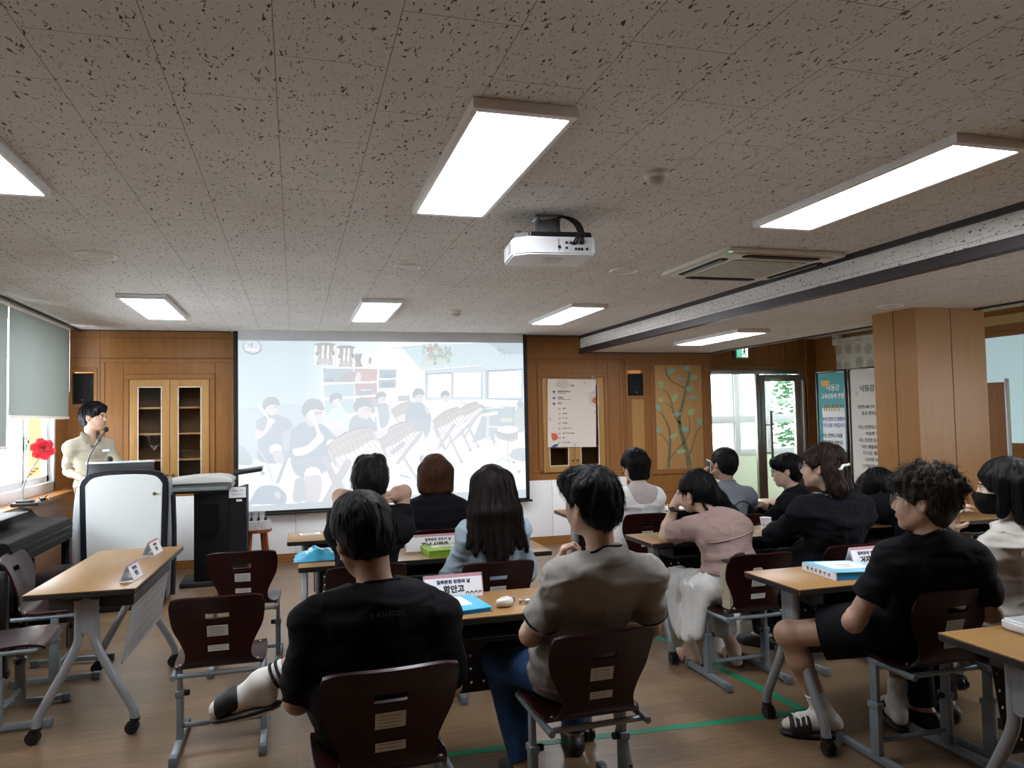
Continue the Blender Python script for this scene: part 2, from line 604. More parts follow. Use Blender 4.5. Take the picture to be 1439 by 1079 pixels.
# corridor beyond the door: pale green wall under a row of windows
M_green = plain('pale green paint', 'D4E8D2', .7, var=.03)
YC = 11.0
struct('wall_corridor', MB().box(4.0, 12.0, YC, YC + .12, 0, .80).box(4, 12, YC, YC + .12, 2.35, 2.6).box(12, 12.1, YD, YC, 0, 2.6).box(3.9, 4.0, YD, YC, 0, 2.6), M_green)
struct('wall_corridor', MB().box(7.36, 7.62, 9.25, 9.60, 0, 2.6), plain('brown pier', '6E5C4C', .6))
struct('wall_corridor', MB().box(XR + .12, 12, YD, YD + .1, 0, 2.6), M_plaster)
def corridor_windows():
    wn = None
    mb = MB()
    y0, y1 = YC - .01, YC + .08
    mb.box(4, 12, y0, y1, .80, .90, .004).box(4, 12, y0, y1, 1.33, 1.46, .004).box(4, 12, y0, y1, 2.28, 2.36, .004)
    for x in np.arange(4.0, 12, .62):
        mb.box(x - .045, x + .045, y0 - .003, y1 - .003, .803, 2.357, .004)
    wn = tag(mb.build('window_4', plain('corridor window frame', 'C4D0D2', .5, var=.02)), kind='structure')
    sm = MB()
    for x in np.arange(4.0, 11.5, .62):
        for z0, z1 in ((.90, 1.33), (1.46, 2.28)):
            sm.box(x + .045, x + .075, y0 + .02, y1 - .01, z0, z1).box(x + .545, x + .575, y0 + .02, y1 - .01, z0, z1)
    sm.build('sash', M_alu, wn, 0)
    MB().box(4, 12, YC + .03, YC + .036, .85, 2.3).build('pane', M_pane, wn, 0)
corridor_windows()
# a pale building and trees outside, past the corridor
def outside():
    M_out = plain('pale rendered wall', 'DDE2E2', .8, var=.03)
    b = empty('building', (9.0, 16.0, 0), 0, 'pale building seen through the corridor windows, left of the tree', 'building')
    MB().box(-4.0, 1.6, 0, 4, 0, 7).build('wall', M_out, b, 0)
    m = MB()
    for k in range(26):
        m.box(-4.0, 1.6, -.02, 0, .25 * k + .2, .25 * k + .22)
    m.build('cladding', plain('cladding joint', 'B8C0C2', .8), b, 0)
    rnd = random.Random(3)
    t = empty('tree', (11.55, 15.0, 0), 0, 'leafy green tree outside, seen through the glass door', 'tree')
    MB().tube([(0, 0, 0), (.05, 0, 1.5), (0, .1, 3.6)], [.1, .08, .04], 8).build('trunk', plain('bark', '5C4A3A', .9), t)
    fo = bmesh.new()
    for k in range(4200):
        a, zz = rnd.uniform(0, 6.28), rnd.uniform(.3, 4.0)
        rr = 1.15 * math.sqrt(rnd.random()) * (1 - .25 * abs(zz - 2) / 2)
        c = Vector((rr * math.cos(a), rr * math.sin(a) * .8, zz))
        s = rnd.uniform(.06, .12)
        q = Matrix.Rotation(rnd.uniform(0, 6.28), 3, 'Z') @ Matrix.Rotation(rnd.uniform(-.9, .9), 3, 'X')
        vs = [fo.verts.new(c + q @ Vector(p)) for p in ((-s, 0, 0), (0, -s * .5, .01), (s, 0, 0), (0, s * .5, .01))]
        fo.faces.new(vs)
    me = bpy.data.meshes.new('foliage')
    fo.to_mesh(me)
    fo.free()
    tm = NT('tree leaves')
    oi = tm.n('ShaderNodeTexCoord')
    tm.l(tm.ramp(tm.noise(oi.outputs['Object'], 6, 2), [(.3, srgb('1A3A24')), (.7, srgb('4E8050'))]), tm.b.inputs['Base Color'])
    link('foliage', me, tm.m, t, 0)
    tag(MB().box(-30, 30, 11.2, 40, -.2, -.05).build('ground_outside', plain('yard concrete', '9C9A94', .9), None, 0), kind='structure')
outside()

# wood-clad column
def column():
    mb = MB().box(4.545, 5.215, 4.60, 5.04, 0, 2.5)
    c = tag(mb.build('column', M_woodl2, None, 0), kind='structure')
    g = MB()
    for x in (4.545 + .335,):
        g.box(x - .003, x + .003, 4.5985, 4.601, 0, 2.5)
    g.box(4.5435, 4.546, 4.817, 4.823, 0, 2.5)
    g.build('groove', M_groove, c, 0)
M_woodl2 = wood('column wood', '9A6F40', 'A87A48', 'Z', .4)
column()

# right wall windows: roller blind and frosted panes
def right_windows():
    M_fr = M_woody
    wn = tag(frame_x(XR, 3.5, 6.35, 1.08, 2.3, .06).build('window_5', M_fr, None, 35), kind='structure')
    m = plain('frosted pale blue glass', 'BFD6DA', .35, var=.03)
    m2 = plain('frosted pale green glass', 'BFCBB4', .35, var=.03)
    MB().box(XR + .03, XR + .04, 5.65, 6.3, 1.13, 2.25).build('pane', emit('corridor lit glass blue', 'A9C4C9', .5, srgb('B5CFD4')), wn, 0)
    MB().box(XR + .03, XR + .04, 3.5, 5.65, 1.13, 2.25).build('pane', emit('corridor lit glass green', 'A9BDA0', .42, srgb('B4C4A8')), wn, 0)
    MB().cyl((XR + .02, 5.5, 2.06), .012, .03, 'X', 12).build('catch', plain('black rubber', '15161A', .7), wn)
    trim(MB().box(XR - .02, XR, 3.5, 6.7, 2.30, 2.36, .004), M_woody)
    trim(MB().box(XR - .012, XR, 3.5, 6.7, 2.36, 2.46, .004), plain('yellowish board', 'B79A5E', .6))
    wn2 = tag(frame_x(XR, 6.75, 8.2, 1.08, 2.3, .05).build('window_6', M_alu, None, 35), kind='structure')
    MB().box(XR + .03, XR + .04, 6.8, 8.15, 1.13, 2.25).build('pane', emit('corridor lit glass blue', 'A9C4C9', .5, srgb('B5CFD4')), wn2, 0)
    wn3 = tag(frame_x(XR, 1.2, 2.9, 1.08, 1.95, .06).build('window_7', M_alu, None, 35), kind='structure')  # out-of-view window, added so daylight reaches the column front
    MB().box(XR + .03, XR + .036, 1.26, 2.84, 1.13, 1.9).build('pane', M_pane, wn3, 0)
def frame_x(x, y0, y1, z0, z1, w):
    mb = MB()
    for a, b, c, d in ((y0, y1, z0, z0 + w), (y0, y1, z1 - w, z1), (y0, y0 + w, z0, z1), (y1 - w, y1, z0, z1)):
        mb.box(x - .015, x + .05, a, b, c, d, .004)
    return mb
right_windows()

# green tape lines on the floor
def tape(label, pts, w=.05):
    mb = MB()
    P = [Vector((x, y)) for x, y in pts]
    for a, b in zip(P, P[1:]):
        d = (b - a).normalized()
        n = Vector((-d.y, d.x)) * w / 2
        a2, b2 = a - d * w / 2, b + d * w / 2
        mb.add(_quadbox([a2 - n, b2 - n, b2 + n, a2 + n], 0, .0012))
    o = mb.build('floor_tape', plain('green floor tape', '0E7A58', .5, var=.1), None, 0)
    tag(o, label, 'tape')
def _quadbox(q, z0, z1):
    b = bmesh.new()
    lo = [b.verts.new((p.x, p.y, z0)) for p in q]
    hi = [b.verts.new((p.x, p.y, z1)) for p in q]
    b.faces.new(lo[::-1]); b.faces.new(hi)
    for i in range(4):
        b.faces.new((lo[i], lo[(i + 1) % 4], hi[(i + 1) % 4], hi[i]))
    return b
tape('green tape line on the floor making a corner under the right-hand tables', [(.25, 3.40), (2.455, 3.272), (2.33, 4.95)])
# ------------------------------------------------------------------ fixed things: ceiling
M_cream = plain('cream plastic', 'E6E2D8', .45, var=.02)
M_fix = plain('light fixture frame', 'EEEFF0', .45, var=.02)
M_led = emit('led diffuser', 'F6F8FF', PANEL)
M_black = plain('black plastic', '101114', .45, var=.1)
M_mblack = plain('matt black', '0B0B0D', .7, var=.1)
M_silver = plain('silver plastic', 'B9BDC1', .35, .3, var=.03)
M_grey = plain('grey plastic', '8B8E90', .5, var=.04)

def ceiling_light():
    t = empty('ceiling_light', (0, 0, 0))
    fr = MB()
    L, W, h = 1.24, .345, .035
    for a, b, c, d in ((-W / 2, W / 2, -L / 2, -L / 2 + .035), (-W / 2, W / 2, L / 2 - .035, L / 2), (-W / 2, -W / 2 + .022, -L / 2 + .035, L / 2 - .035), (W / 2 - .022, W / 2, -L / 2 + .035, L / 2 - .035)):
        fr.box(a, b, c, d, -h, 0, .004)
    fr.box(-W / 2 + .01, W / 2 - .01, -L / 2 + .01, L / 2 - .01, -.008, 0)
    fr.build('frame', M_fix, t)
    MB().prism(rrect(W - .044, L - .07, .012), .012, TR(0, 0, -h + .004)).build('diffuser', M_led, t, 0)
    return t
LIGHTS = [((.70, 2.80, ZC), 'long ceiling light panel in the middle of the photo, nearest the projector', 0),
          ((2.435, 2.69, ZC), 'large ceiling light panel on the right, above the ceiling step', 0),
          ((-1.13, 2.86, ZC), 'ceiling light panel cut off by the left edge of the photo', 0),
          ((-1.10, 6.75, ZC), 'far ceiling light panel on the left, near the window blind', 0),
          ((.69, 6.68, ZC), 'far ceiling light panel in front of the projection screen', 0),
          ((2.48, 6.67, ZC), 'far ceiling light panel on the right, just left of the ceiling step', 0),
          ((4.11, 6.66, ZL), 'ceiling light panel under the lowered ceiling on the right', 0),
          ((4.11, 2.45, ZL), 'ceiling light panel under the lowered ceiling, just outside the right edge', 0),
          ((6.2, 10.0, 2.55), 'ceiling light panel added to brighten the corridor straight behind the glass door', 0),  # added lamp, brightens the corridor wall and window frames
          ((8.0, 10.0, 2.55), 'second ceiling light panel added to brighten the corridor, farther right', 0)]  # another added lamp for a brighter corridor
cl = ceiling_light()
for i, (p, lab, a) in enumerate(LIGHTS):
    o = cl if i == 0 else copy_tree(cl)
    o.location = p
    tag(o, lab, 'ceiling light', 'ceiling light panels')

def projector():
    t = empty('projector', (1.20, 3.45, ZC), R(-6), 'white ceiling projector with black cables on its back', 'projector')
    W, D, H, top = .395, .30, .085, -.215
    body = MB()
    out = [(-W / 2, -D / 2 + .05), (-W / 2 + .07, -D / 2), (W / 2, -D / 2), (W / 2, D / 2 - .02), (W / 2 - .02, D / 2), (-W / 2 + .02, D / 2), (-W / 2, D / 2 - .02)]
    body.prism(out, H, TR(0, 0, top), .008)
    body.build('body', plain('white projector plastic', 'E4E7EA', .35, var=.02), t)
    MB().prism([(x * .93, y * .93) for x, y in out], .03, TR(0, 0, top + H - .004), .006).build('top_cover', M_black, t)
    p = MB().box(.035, .18, -D / 2 - .002, -D / 2 + .002, top + .012, top + .068, .002).build('port_panel', plain('port panel', 'C6CACC', .5), t)
    q = MB()
    for k, (x, z, r) in enumerate(((.055, .055, .006), (.075, .055, .006), (.055, .03, .006), (.13, .055, .008))):
        q.cyl((x, -D / 2 - .003, top + z), r, .006, 'Y', 12)
    for x in (.10, .115, .13, .155):
        q.box(x - .005, x + .005, -D / 2 - .005, -D / 2, top + .02, top + .032)
    q.box(.08, .10, -D / 2 - .005, -D / 2, top + .045, top + .058)
    q.build('port', M_mblack, p, 0)
    MB().cyl((.02, -D / 2 - .002, top + .035), .007, .006, 'Y', 12).box(.016, .0175, -D / 2 - .002, -D / 2, top + .015, top + .075).build('power_socket', M_mblack, t)
    v = MB()
    for k in range(9):
        v.box(-W / 2 - .001, -W / 2 + .002, -.08, .0, top + .02 + .006 * k, top + .023 + .006 * k)
    v.build('vent', M_grey, t, 0)
    MB().box(-.03, .06, -.06, .05, top - .003, top + .001, .001).build('base_plate', plain('pale label', 'D2D2D0', .5), t)
    MB().lathe([(.032, 0), (.036, .012), (.036, .04), (.028, .045)], (-.09, D / 2, top + .045), 20, None, 'Y').build('lens', M_black, t)
    br = MB().box(-.07, .07, -.055, .055, -.012, 0, .003).box(-.055, -.045, -.035, .035, -.11, -.01, .002).box(.045, .055, -.035, .035, -.11, -.01, .002).box(-.055, .055, -.035, -.028, -.09, -.02, .002).cyl((0, 0, -.085), .028, .08, 'Z', 16)
    br.box(-.09, .09, -.012, .012, -.125, -.11, .002).tube([(-.09, 0, -.118), (-.16, -.09, -.13)], .009).tube([(.09, 0, -.118), (.16, -.09, -.13)], .009).tube([(.09, 0, -.118), (.15, .09, -.13)], .009).tube([(-.09, 0, -.118), (-.15, .09, -.13)], .009)
    br.build('ceiling_bracket', plain('bracket steel', '8E9396', .35, .8), t)
    for x, y in ((-.16, -.09), (.16, -.09), (-.15, .09), (.15, .09)):
        MB().cyl((x, y, top + H + .02), .012, .026, 'Z', 12).build('mount_knob', M_mblack, t)
    for k, (dx, r) in enumerate(((0, .0055), (.012, .0055), (.022, .0045), (-.01, .004))):
        pts = smooth_pts([(.0 + dx, 0, -.01), (.06 + dx, -.06, -.012), (.10 + dx, -.14, -.06), (.115 + dx * .8, -.18, -.12), (.11 + dx, -.172, top + .08), (.10 + dx * 1.6, -.155, top + .05)], 6)
        MB().tube(pts, r, 8).build('cable', M_mblack, t)
    MB().sph((-.155, -D / 2 + .012, top + .018), .005).build('indicator_light', emit('blue indicator', '5A6CFF', 2.0), t)
projector()

def air_conditioner():
    x0, x1, y0, y1 = 2.43, 3.32, 3.84, 4.68
    cx, cy = (x0 + x1) / 2, (y0 + y1) / 2
    t = empty('air_conditioner', (cx, cy, ZC), 0, 'square ceiling air conditioner cassette beside the ceiling step', 'air conditioner')
    hw = .43
    p = MB()
    p.prism(rrect(2 * hw, 2 * hw, .05), .022, TR(0, 0, -.022), .006)
    p.prism(rrect(2 * hw - .1, 2 * hw - .1, .05), .014, TR(0, 0, -.034), .005)
    p.build('panel', M_cream, t)
    for k in range(4):
        M = RZ(90 * k)
        s = MB().prism(rrect(.54, .07, .034), .004, M @ TR(0, -hw + .085, -.0375))
        sl = s.build('outlet_slot', M_mblack, t, 0)
        MB().box(-.235, .235, -.004, .004, -.012, 0, .002, M=M @ TR(0, -hw + .085, -.036) @ RX(25)).build('louvre', M_grey, sl)
    g = MB()
    for k in range(-13, 14):
        g.box(k * .019 - .003, k * .019 + .003, -.25, .25, -.040, -.034)
        g.box(-.25, .25, k * .019 - .003, k * .019 + .003, -.039, -.034)
    g.build('intake_grille', plain('grille plastic', 'D0CBC0', .5), t, 0)
    MB().box(-.25, .25, -.25, .25, -.0355, -.033).build('filter', plain('grille filter', 'A8A298', .8), t, 0)
    MB().box(-hw + .035, -hw + .055, -hw + .03, -hw + .045, -.024, -.02).build('indicator_light', emit('green indicator', '7CFFB0', 1.2), t, 0)
air_conditioner()

def ceiling_disc(name, x, y, z, r, label, cat, speaker=False):
    t = empty(name, (x, y, z), 0, label, cat, 'round ceiling fittings' if cat == 'ceiling vent' else None)
    MB().lathe([(r, 0), (r, -.006), (r * .93, -.012), (r * .82, -.006), (r * .8, -.002)], n=32).build('rim', M_white, t)
    MB().lathe([(r * .8, -.003), (r * .4, -.007), (0, -.008)], n=32).build('cover', plain('disc grille', 'CFCBC2', .6), t)
    return t
ceiling_disc('ceiling_speaker', -1.09, 4.76, ZC, .115, 'round ceiling speaker at left, nearly flush with the tiles', 'ceiling vent')
ceiling_disc('ceiling_speaker', .70, 4.75, ZC, .09, 'round white ceiling fitting left of the projector', 'ceiling vent')
ceiling_disc('ceiling_speaker', 2.145, 4.62, ZC, .10, 'round ceiling speaker between projector and air conditioner', 'ceiling vent')
ceiling_disc('ceiling_speaker', 4.28, 4.55, ZL, .09, 'round fitting in the lowered ceiling left of the column', 'ceiling vent')
def smoke_detector(x, y, z, r, label):
    t = empty('smoke_detector', (x, y, z), 0, label, 'smoke detector', 'smoke detectors')
    MB().lathe([(r * 1.25, 0), (r * 1.25, -.012), (r * 1.05, -.022), (r, -.024)], n=28).build('base', M_cream, t)
    MB().lathe([(r * .95, -.022), (r * .9, -.038), (r * .6, -.05), (0, -.054)], n=28).build('sensor', plain('sensor plastic', 'C9C4BA', .5), t)
smoke_detector(1.416, 2.715, ZC, .042, 'smoke detector on the ceiling between the two nearest light panels')
smoke_detector(1.415, 6.668, ZC, .045, 'small smoke detector on the ceiling in front of the screen')
smoke_detector(4.45, 3.05, ZL, .05, 'smoke detector at the right edge under the lowered ceiling')

# ------------------------------------------------------------------ front wall
M_cabw = plain('cabinet interior', '9A7A58', .6)
M_cabin = wood('cabinet inside wood', '6E543A', '7E6244', 'X', .55)
def glazed_cabinet(hole, label):
    x0, x1, z0, z1 = hole
    cx = (x0 + x1) / 2
    w, h, d = x1 - x0, z1 - z0, .34
    t = empty('glazed_cabinet', (cx, YF, z0), 0, label, 'cabinet', 'glazed wall cabinets')
    c = MB().box(-w / 2, -w / 2 + .018, .002, d, 0, h).box(w / 2 - .018, w / 2, .002, d, 0, h).box(-w / 2, w / 2, .002, d, 0, .018).box(-w / 2, w / 2, .002, d, h - .018, h).box(-w / 2, w / 2, d - .01, d, 0, h).box(-.01, .01, .03, d, 0, h)
    c.build('carcass', M_cabin, t, 0)
    for k in range(1, 4):
        z = h * k / 4.15 + .02
        MB().box(-w / 2 + .018, w / 2 - .018, .03, d - .012, z - .009, z + .009, .002).build('shelf', wood('shelf edge wood', 'A27C50', 'B08A5C', 'X', .5), t)
    for s in (-1, 1):
        a, b = (-w / 2, -.002) if s < 0 else (.002, w / 2)
        st = .075
        df = MB()
        for p, q, e, f in ((a, a + st, 0, h), (b - st, b, 0, h), (a + st, b - st, 0, .075), (a + st, b - st, h - .075, h)):
            df.box(p, q, -.018, .004, e, f, .002)
        if s < 0:
            pass
        do = df.build('door', M_woodl, t)
        wf = MB()
        for p, q, e, f in ((a + st, a + st + .008, .075, h - .075), (b - st - .008, b - st, .075, h - .075), (a + st, b - st, .075, .083), (a + st, b - st, h - .083, h - .075)):
            wf.box(p, q, -.020, -.004, e, f, .001)
        wf.build('glazing_bead', plain('pale bead', 'E6DCCB', .4), do, 0)
        MB().box(a + st, b - st, -.010, -.006, .075, h - .075).build('pane', M_pane, do, 0)
        MB().cyl((s * .03, -.022, h * .12), .012, .02, 'Y', 12).build('knob', plain('dark knob', '3A2A1C', .4), do)
    return t
glazed_cabinet(CABL, 'glass-fronted wooden wall cabinet left of the projection screen')
glazed_cabinet(CABR, 'glass-fronted wooden wall cabinet behind the paper poster')

def low_cabinet(x0, x1, label):
    w = x1 - x0
    t = empty('low_cabinet', ((x0 + x1) / 2, YF - .03, .09), 0, label, 'cabinet', 'white low cabinets along the front wall')
    MB().box(-w / 2 + .001, w / 2 - .001, .002, .028, 0, .66).build('body', M_white, t, 0)
    for a, b in ((-w / 2, 0), (0, w / 2)):
        d = MB().box(a + .002, b - .002, -.016, 0, .002, .658, .002).build('door', M_white, t)
xs = [2.932 - .976 * k for k in range(5, -2, -1)]
labs = ['white low cabinet in the left corner behind the presenter', 'white low cabinet between the lectern and the dark podium', 'white low cabinet right behind the wooden stool', 'white low cabinet under the left half of the screen',
        'white low cabinet under the right half of the screen', 'white low cabinet right of the screen, below the poster']
xs = [-2.092, -1.948 + 0, -.972, .004, .98, 1.956, 2.932, 3.90]
for a, b, l in zip(xs[1:], xs[2:], labs):
    low_cabinet(a, b, l)

def wall_speaker(x, z, w, h, label):
    t = empty('speaker', (x, YF, z), 0, label, 'speaker', 'black speakers in wall niches')
    MB().box(-w / 2, w / 2, -.02, .12, 0, h, .004).build('body', M_black, t)
    MB().box(-w / 2 + .006, w / 2 - .006, -.026, -.018, .006, h - .006, .004).build('grille', plain('speaker cloth', '0A0B10', .9), t)
    MB().box(-.012, .012, -.028, -.025, .035, .039).build('badge', M_silver, t, 0)
wall_speaker(-2.058, 1.726, .178, .31, 'black speaker in the wooden niche beside the window blind')
wall_speaker(4.072, 1.746, .17, .27, 'black speaker in the wooden niche left of the tree mural')

# projection screen
XS0, XS1, ZS0, ZS1, YS = -.615, 2.625, .545, 2.47, 8.38
def projection_screen():
    t = empty('projection_screen', ((XS0 + XS1) / 2, YS, ZS0), 0, 'large pull-down projection screen showing students playing drums', 'projection screen')
    w, h = XS1 - XS0, ZS1 - ZS0
    MB().box(-w / 2 + .04, w / 2 - .04, .004, .007, 0, h).build('fabric', plain('white screen cloth', 'D9DBDE', .8, var=.01), t, 0)
    b = MB().box(-w / 2, -w / 2 + .045, 0, .006, 0, h).box(w / 2 - .045, w / 2, 0, .006, 0, h).box(-w / 2, w / 2, 0, .006, 0, .02)
    b.build('black_border', M_mblack, t, 0)
    MB().tube([(-w / 2 - .02, .004, -.012), (w / 2 + .03, .004, -.012)], .014, 10).build('bottom_bar', M_black, t)
    MB().box(-w / 2 - .03, w / 2 + .03, -.01, .10, h, h + .012, .003).build('housing', M_cream, t)
    # the picture: a grid of coloured points, painted as polygons in a 1000 x 560 drawing
    nx, ny = 540, 300
    X0, X1, Z0, Z1 = -w / 2 + .047, w / 2 - .047, .022, 2.37 - ZS0
    gx, gy = np.meshgrid(np.linspace(0, 1000, nx + 1), np.linspace(0, 560, ny + 1))
    img = paint_picture(gx, gy)
    img = img * .66 + .34 * np.array(srgb('E6F0F7'))
    lum = img.mean(-1, keepdims=True)
    img = img * (1 + .6 * np.clip((lum - .78) / .2, 0, 1))      # the projector overexposes the whites
    co = np.stack([X0 + gx / 1000 * (X1 - X0), np.full_like(gx, -.001), Z1 - gy / 560 * (Z1 - Z0)], -1).reshape(-1, 3)
    i = np.arange((nx + 1) * (ny + 1)).reshape(ny + 1, nx + 1)
    f = np.stack([i[1:, :-1], i[1:, 1:], i[:-1, 1:], i[:-1, :-1]], -1).reshape(-1, 4)
    me = raw_mesh('picture', co, f)
    ca = me.color_attributes.new('paint', 'FLOAT_COLOR', 'POINT')
    ca.data.foreach_set('color', np.concatenate([img.reshape(-1, 3), np.ones((img.size // 3, 1))], 1).astype(np.float32).ravel())
    m = NT('projected picture')
    at = m.n('ShaderNodeVertexColor')
    at.layer_name = 'paint'
    m.l(at.outputs[0], m.b.inputs['Emission Color'])
    m.b.inputs['Emission Strength'].default_value = SCREEN
    m.b.inputs['Base Color'].default_value = (.25, .25, .25, 1)
    m.b.inputs['Roughness'].default_value = .9
    link('picture', me, m.m, t, 0)

def raw_mesh(name, co, faces):
    me = bpy.data.meshes.new(name)
    n, k = len(co), faces.shape[1]
    me.vertices.add(n)
    me.vertices.foreach_set('co', np.asarray(co, np.float32).ravel())
    me.loops.add(faces.size)
    me.loops.foreach_set('vertex_index', faces.astype(np.int32).ravel())
    me.polygons.add(len(faces))
    me.polygons.foreach_set('loop_start', np.arange(0, faces.size, k, dtype=np.int32))
    me.update(calc_edges=True)
    return me

def paint_picture(U, V):
    # drawing units: 0..1440 across, measured on a tilted frame so the drawing keeps its own perspective
    V = V / 560
    U = U / 1000
    X = 32 + 18 * V + U * (1318 + 6 * V)
    Y = 68 + 4 * U + V * (785 - 72 * U)
    img = np.zeros(X.shape + (3,))
    tr = [1, 0, 1, 0]
    def C(c): return np.array(srgb(c))
    def tp(p): return [(x * tr[0] + tr[1], y * tr[2] + tr[3]) for x, y in p]
    def inside(p):
        p = np.array(p, float)
        x0, y0 = p.min(0); x1, y1 = p.max(0)
        m = (Y >= y0) & (Y <= y1) & (X >= x0) & (X <= x1)
        if not m.any():
            return m
        xs, ys = X[m], Y[m]
        s = np.zeros(xs.shape, bool)
        for (ax, ay), (bx, by) in zip(p, np.roll(p, -1, 0)):
            if ay == by:
                continue
            s ^= ((ay > ys) != (by > ys)) & (xs < (bx - ax) * (ys - ay) / (by - ay) + ax)
        m[m] = s
        return m
    def put(m, c, a=1.0):
        img[m] = img[m] * (1 - a) + C(c) * a
    def P(pts, c, a=1.0): put(inside(tp(pts)), c, a)
    def S(pts, c, a=1.0, n=5):
        q = [(v.x, v.y) for v in smooth_pts([(x, y, 0) for x, y in tp(pts)] + [(*tp(pts)[0], 0)], n)]
        put(inside(q), c, a)
    def E(cx, cy, rx, ry, c, a=1.0, rot=0):
        (cx, cy), = tp([(cx, cy)])
        dx, dy = X - cx, Y - cy
        co, si = math.cos(R(rot)), math.sin(R(rot))
        put(((dx * co + dy * si) / (rx * tr[0])) ** 2 + ((-dx * si + dy * co) / (ry * tr[0])) ** 2 < 1, c, a)
    def L(pts, w, c, a=1.0):
        p = tp(pts)
        for (ax, ay), (bx, by) in zip(p, p[1:]):
            ab = np.array([bx - ax, by - ay]); l2 = ab @ ab + 1e-9
            t = np.clip(((X - ax) * ab[0] + (Y - ay) * ab[1]) / l2, 0, 1)
            put(np.hypot(X - ax - t * ab[0], Y - ay - t * ab[1]) < w * tr[0] / 2, c, a)
    def use(k):
        tr[:] = {0: [1, 0, 1, 0], 3: [.485, 719, .485, 0], 4: [.485, 32.7, .485, 327], 5: [.4545, 719, .4545, 327]}[k]
    # walls and floor
    sx = np.clip((X - 300) / 450, 0, 1)[..., None]
    img[:] = C('D5EAF4') * (1 - sx) + C('F3FBFE') * sx
    P([(750, 90), (850, 85), (1400, 60), (1400, 205), (850, 200)], 'D8F0F7'); P([(1150, 60), (1400, 60), (1400, 130), (1250, 120)], 'CDE2F3')
    P([(30, 385), (300, 360), (420, 520), (30, 640)], 'D3E6F0'); L([(30, 388), (300, 362)], 2, 'C4D8E4')
    P([(30, 640), (300, 560), (700, 500), (1400, 340), (1400, 860), (30, 860)], 'EDF5FA'); P([(700, 500), (1180, 520), (1400, 520), (1400, 800), (700, 800)], 'F9FCFE')
    use(3); L([(0, 195), (75, 208), (270, 175), (420, 155)], 5, 'BFD3E0'); use(0)
    # clock
    E(92, 97, 41, 35, '8F9CA4', 1, 18); E(91, 95, 36, 30, 'E0EAF0', 1, 18); L([(91, 97), (90, 78)], 4, '7A8894'); L([(91, 97), (72, 82)], 3, '7A8894'); P([(62, 105), (118, 110), (118, 118), (62, 112)], 'F8FBFD')
    # drums on top of the shelves
    for x0, x1, t in ((358, 452, 84), (458, 540, 96)):
        w = x1 - x0
        P([(x0, t), (x1, t), (x1 - w * .2, t + 48), (x1 - 2, t + 94), (x0 + 10, t + 94), (x0 + w * .25, t + 48)], 'CBBFBA')
        E((x0 + x1) / 2, t, w / 2, 8, 'AFA19B'); P([(x0 + 4, t + 6), (x1 - 4, t + 8), (x1 - w * .2, t + 34), (x0 + w * .2, t + 32)], 'BDB3B0')
        for k in (.05, .38, .62, .92):
            P([(x0 + k * w, t + 4), (x0 + k * w + 9, t + 4), (x0 + k * w + 5, t + 94), (x0 + k * w - 4, t + 94)], 'F4F6F7')
        E(x0 + 14, t + 42, 8, 10, 'A7A2A4'); E(x1 - 8, t + 40, 6, 12, '8F8C92'); E((x0 + x1) / 2, t + 78, w * .3, 14, 'E6DEDA')
    P([(540, 128), (572, 124), (575, 186), (544, 186)], 'A9A2A4'); E(598, 155, 30, 34, 'FAFBFC'); P([(606, 138), (618, 150), (612, 178), (602, 168)], '9DA1A8')
    # shelves
    P([(392, 186), (738, 192), (730, 330), (640, 400), (400, 420)], 'F6FAFC')
    P([(398, 194), (534, 194), (536, 258), (402, 260)], 'C0D4E2'); P([(402, 270), (538, 264), (542, 322), (406, 330)], 'CFE6EF'); P([(408, 340), (540, 332), (540, 400), (412, 410)], 'D0E8F0')
    P([(540, 194), (644, 196), (644, 252), (540, 256)], 'E9BCBC'); P([(540, 264), (644, 260), (646, 314), (546, 322)], 'DDB9BE'); P([(546, 332), (646, 322), (660, 400), (550, 400)], 'D9C6CE')
    P([(652, 198), (732, 198), (732, 238), (652, 240)], 'BCCFDD'); P([(652, 246), (732, 244), (730, 282), (652, 286)], 'BCCDDC')
    S([(470, 252), (490, 222), (525, 208), (560, 225), (568, 252)], 'C4BCC2'); S([(544, 230), (556, 210), (568, 222), (566, 256), (546, 256)], 'F0E8E6'); P([(402, 242), (450, 240), (450, 258), (404, 258)], 'A3B3C2')
    P([(560, 288), (622, 282), (624, 312), (556, 316)], 'B9BDCB'); P([(566, 292), (618, 288), (618, 294), (566, 298)], 'E4E6EE'); E(692, 230, 34, 8, 'A4B6C8'); E(694, 270, 36, 12, 'A0B2C6'); E(690, 292, 12, 8, 'E2EAF0')
    # wall painting and sprouts
    rnd = random.Random(5)
    use(3)
    P([(270, 180), (300, 170), (560, 260), (540, 330), (270, 385)], 'DDEEE8', .8); E(400, 345, 90, 28, 'EFEBDD', .8)
    for k in range(70):
        x, y = 420 + rnd.gauss(0, 70), 250 + rnd.gauss(0, 34)
        E(x, y, rnd.uniform(10, 20), rnd.uniform(8, 15), rnd.choice(['B4D2C8', 'C6DCC8', '9FC2BC', 'D0DECB', 'DCCFC6', 'E6EEE8']), .85, rnd.uniform(0, 90))
    for k in range(10):
        E(540 + rnd.uniform(-40, 25), rnd.uniform(200, 300), 13, 10, '9CBFC0', .9, rnd.uniform(0, 90))
    E(350, 215, 32, 26, 'D89298'); E(352, 218, 14, 16, 'EBCFD0'); E(410, 180, 24, 20, 'BFA3AE'); E(410, 190, 14, 12, 'DDB6BC')
    for x, y, s in ((1075, 220, 1.0), (1115, 250, .55), (1168, 245, .6)):
        L([(x, y), (x, y + 58 * s)], 5, 'A5C8CC'); E(x - 20 * s, y - 6, 22 * s, 13 * s, 'A3CBCC', 1, 35); E(x + 20 * s, y - 6, 22 * s, 13 * s, 'B5D6D6', 1, -35)
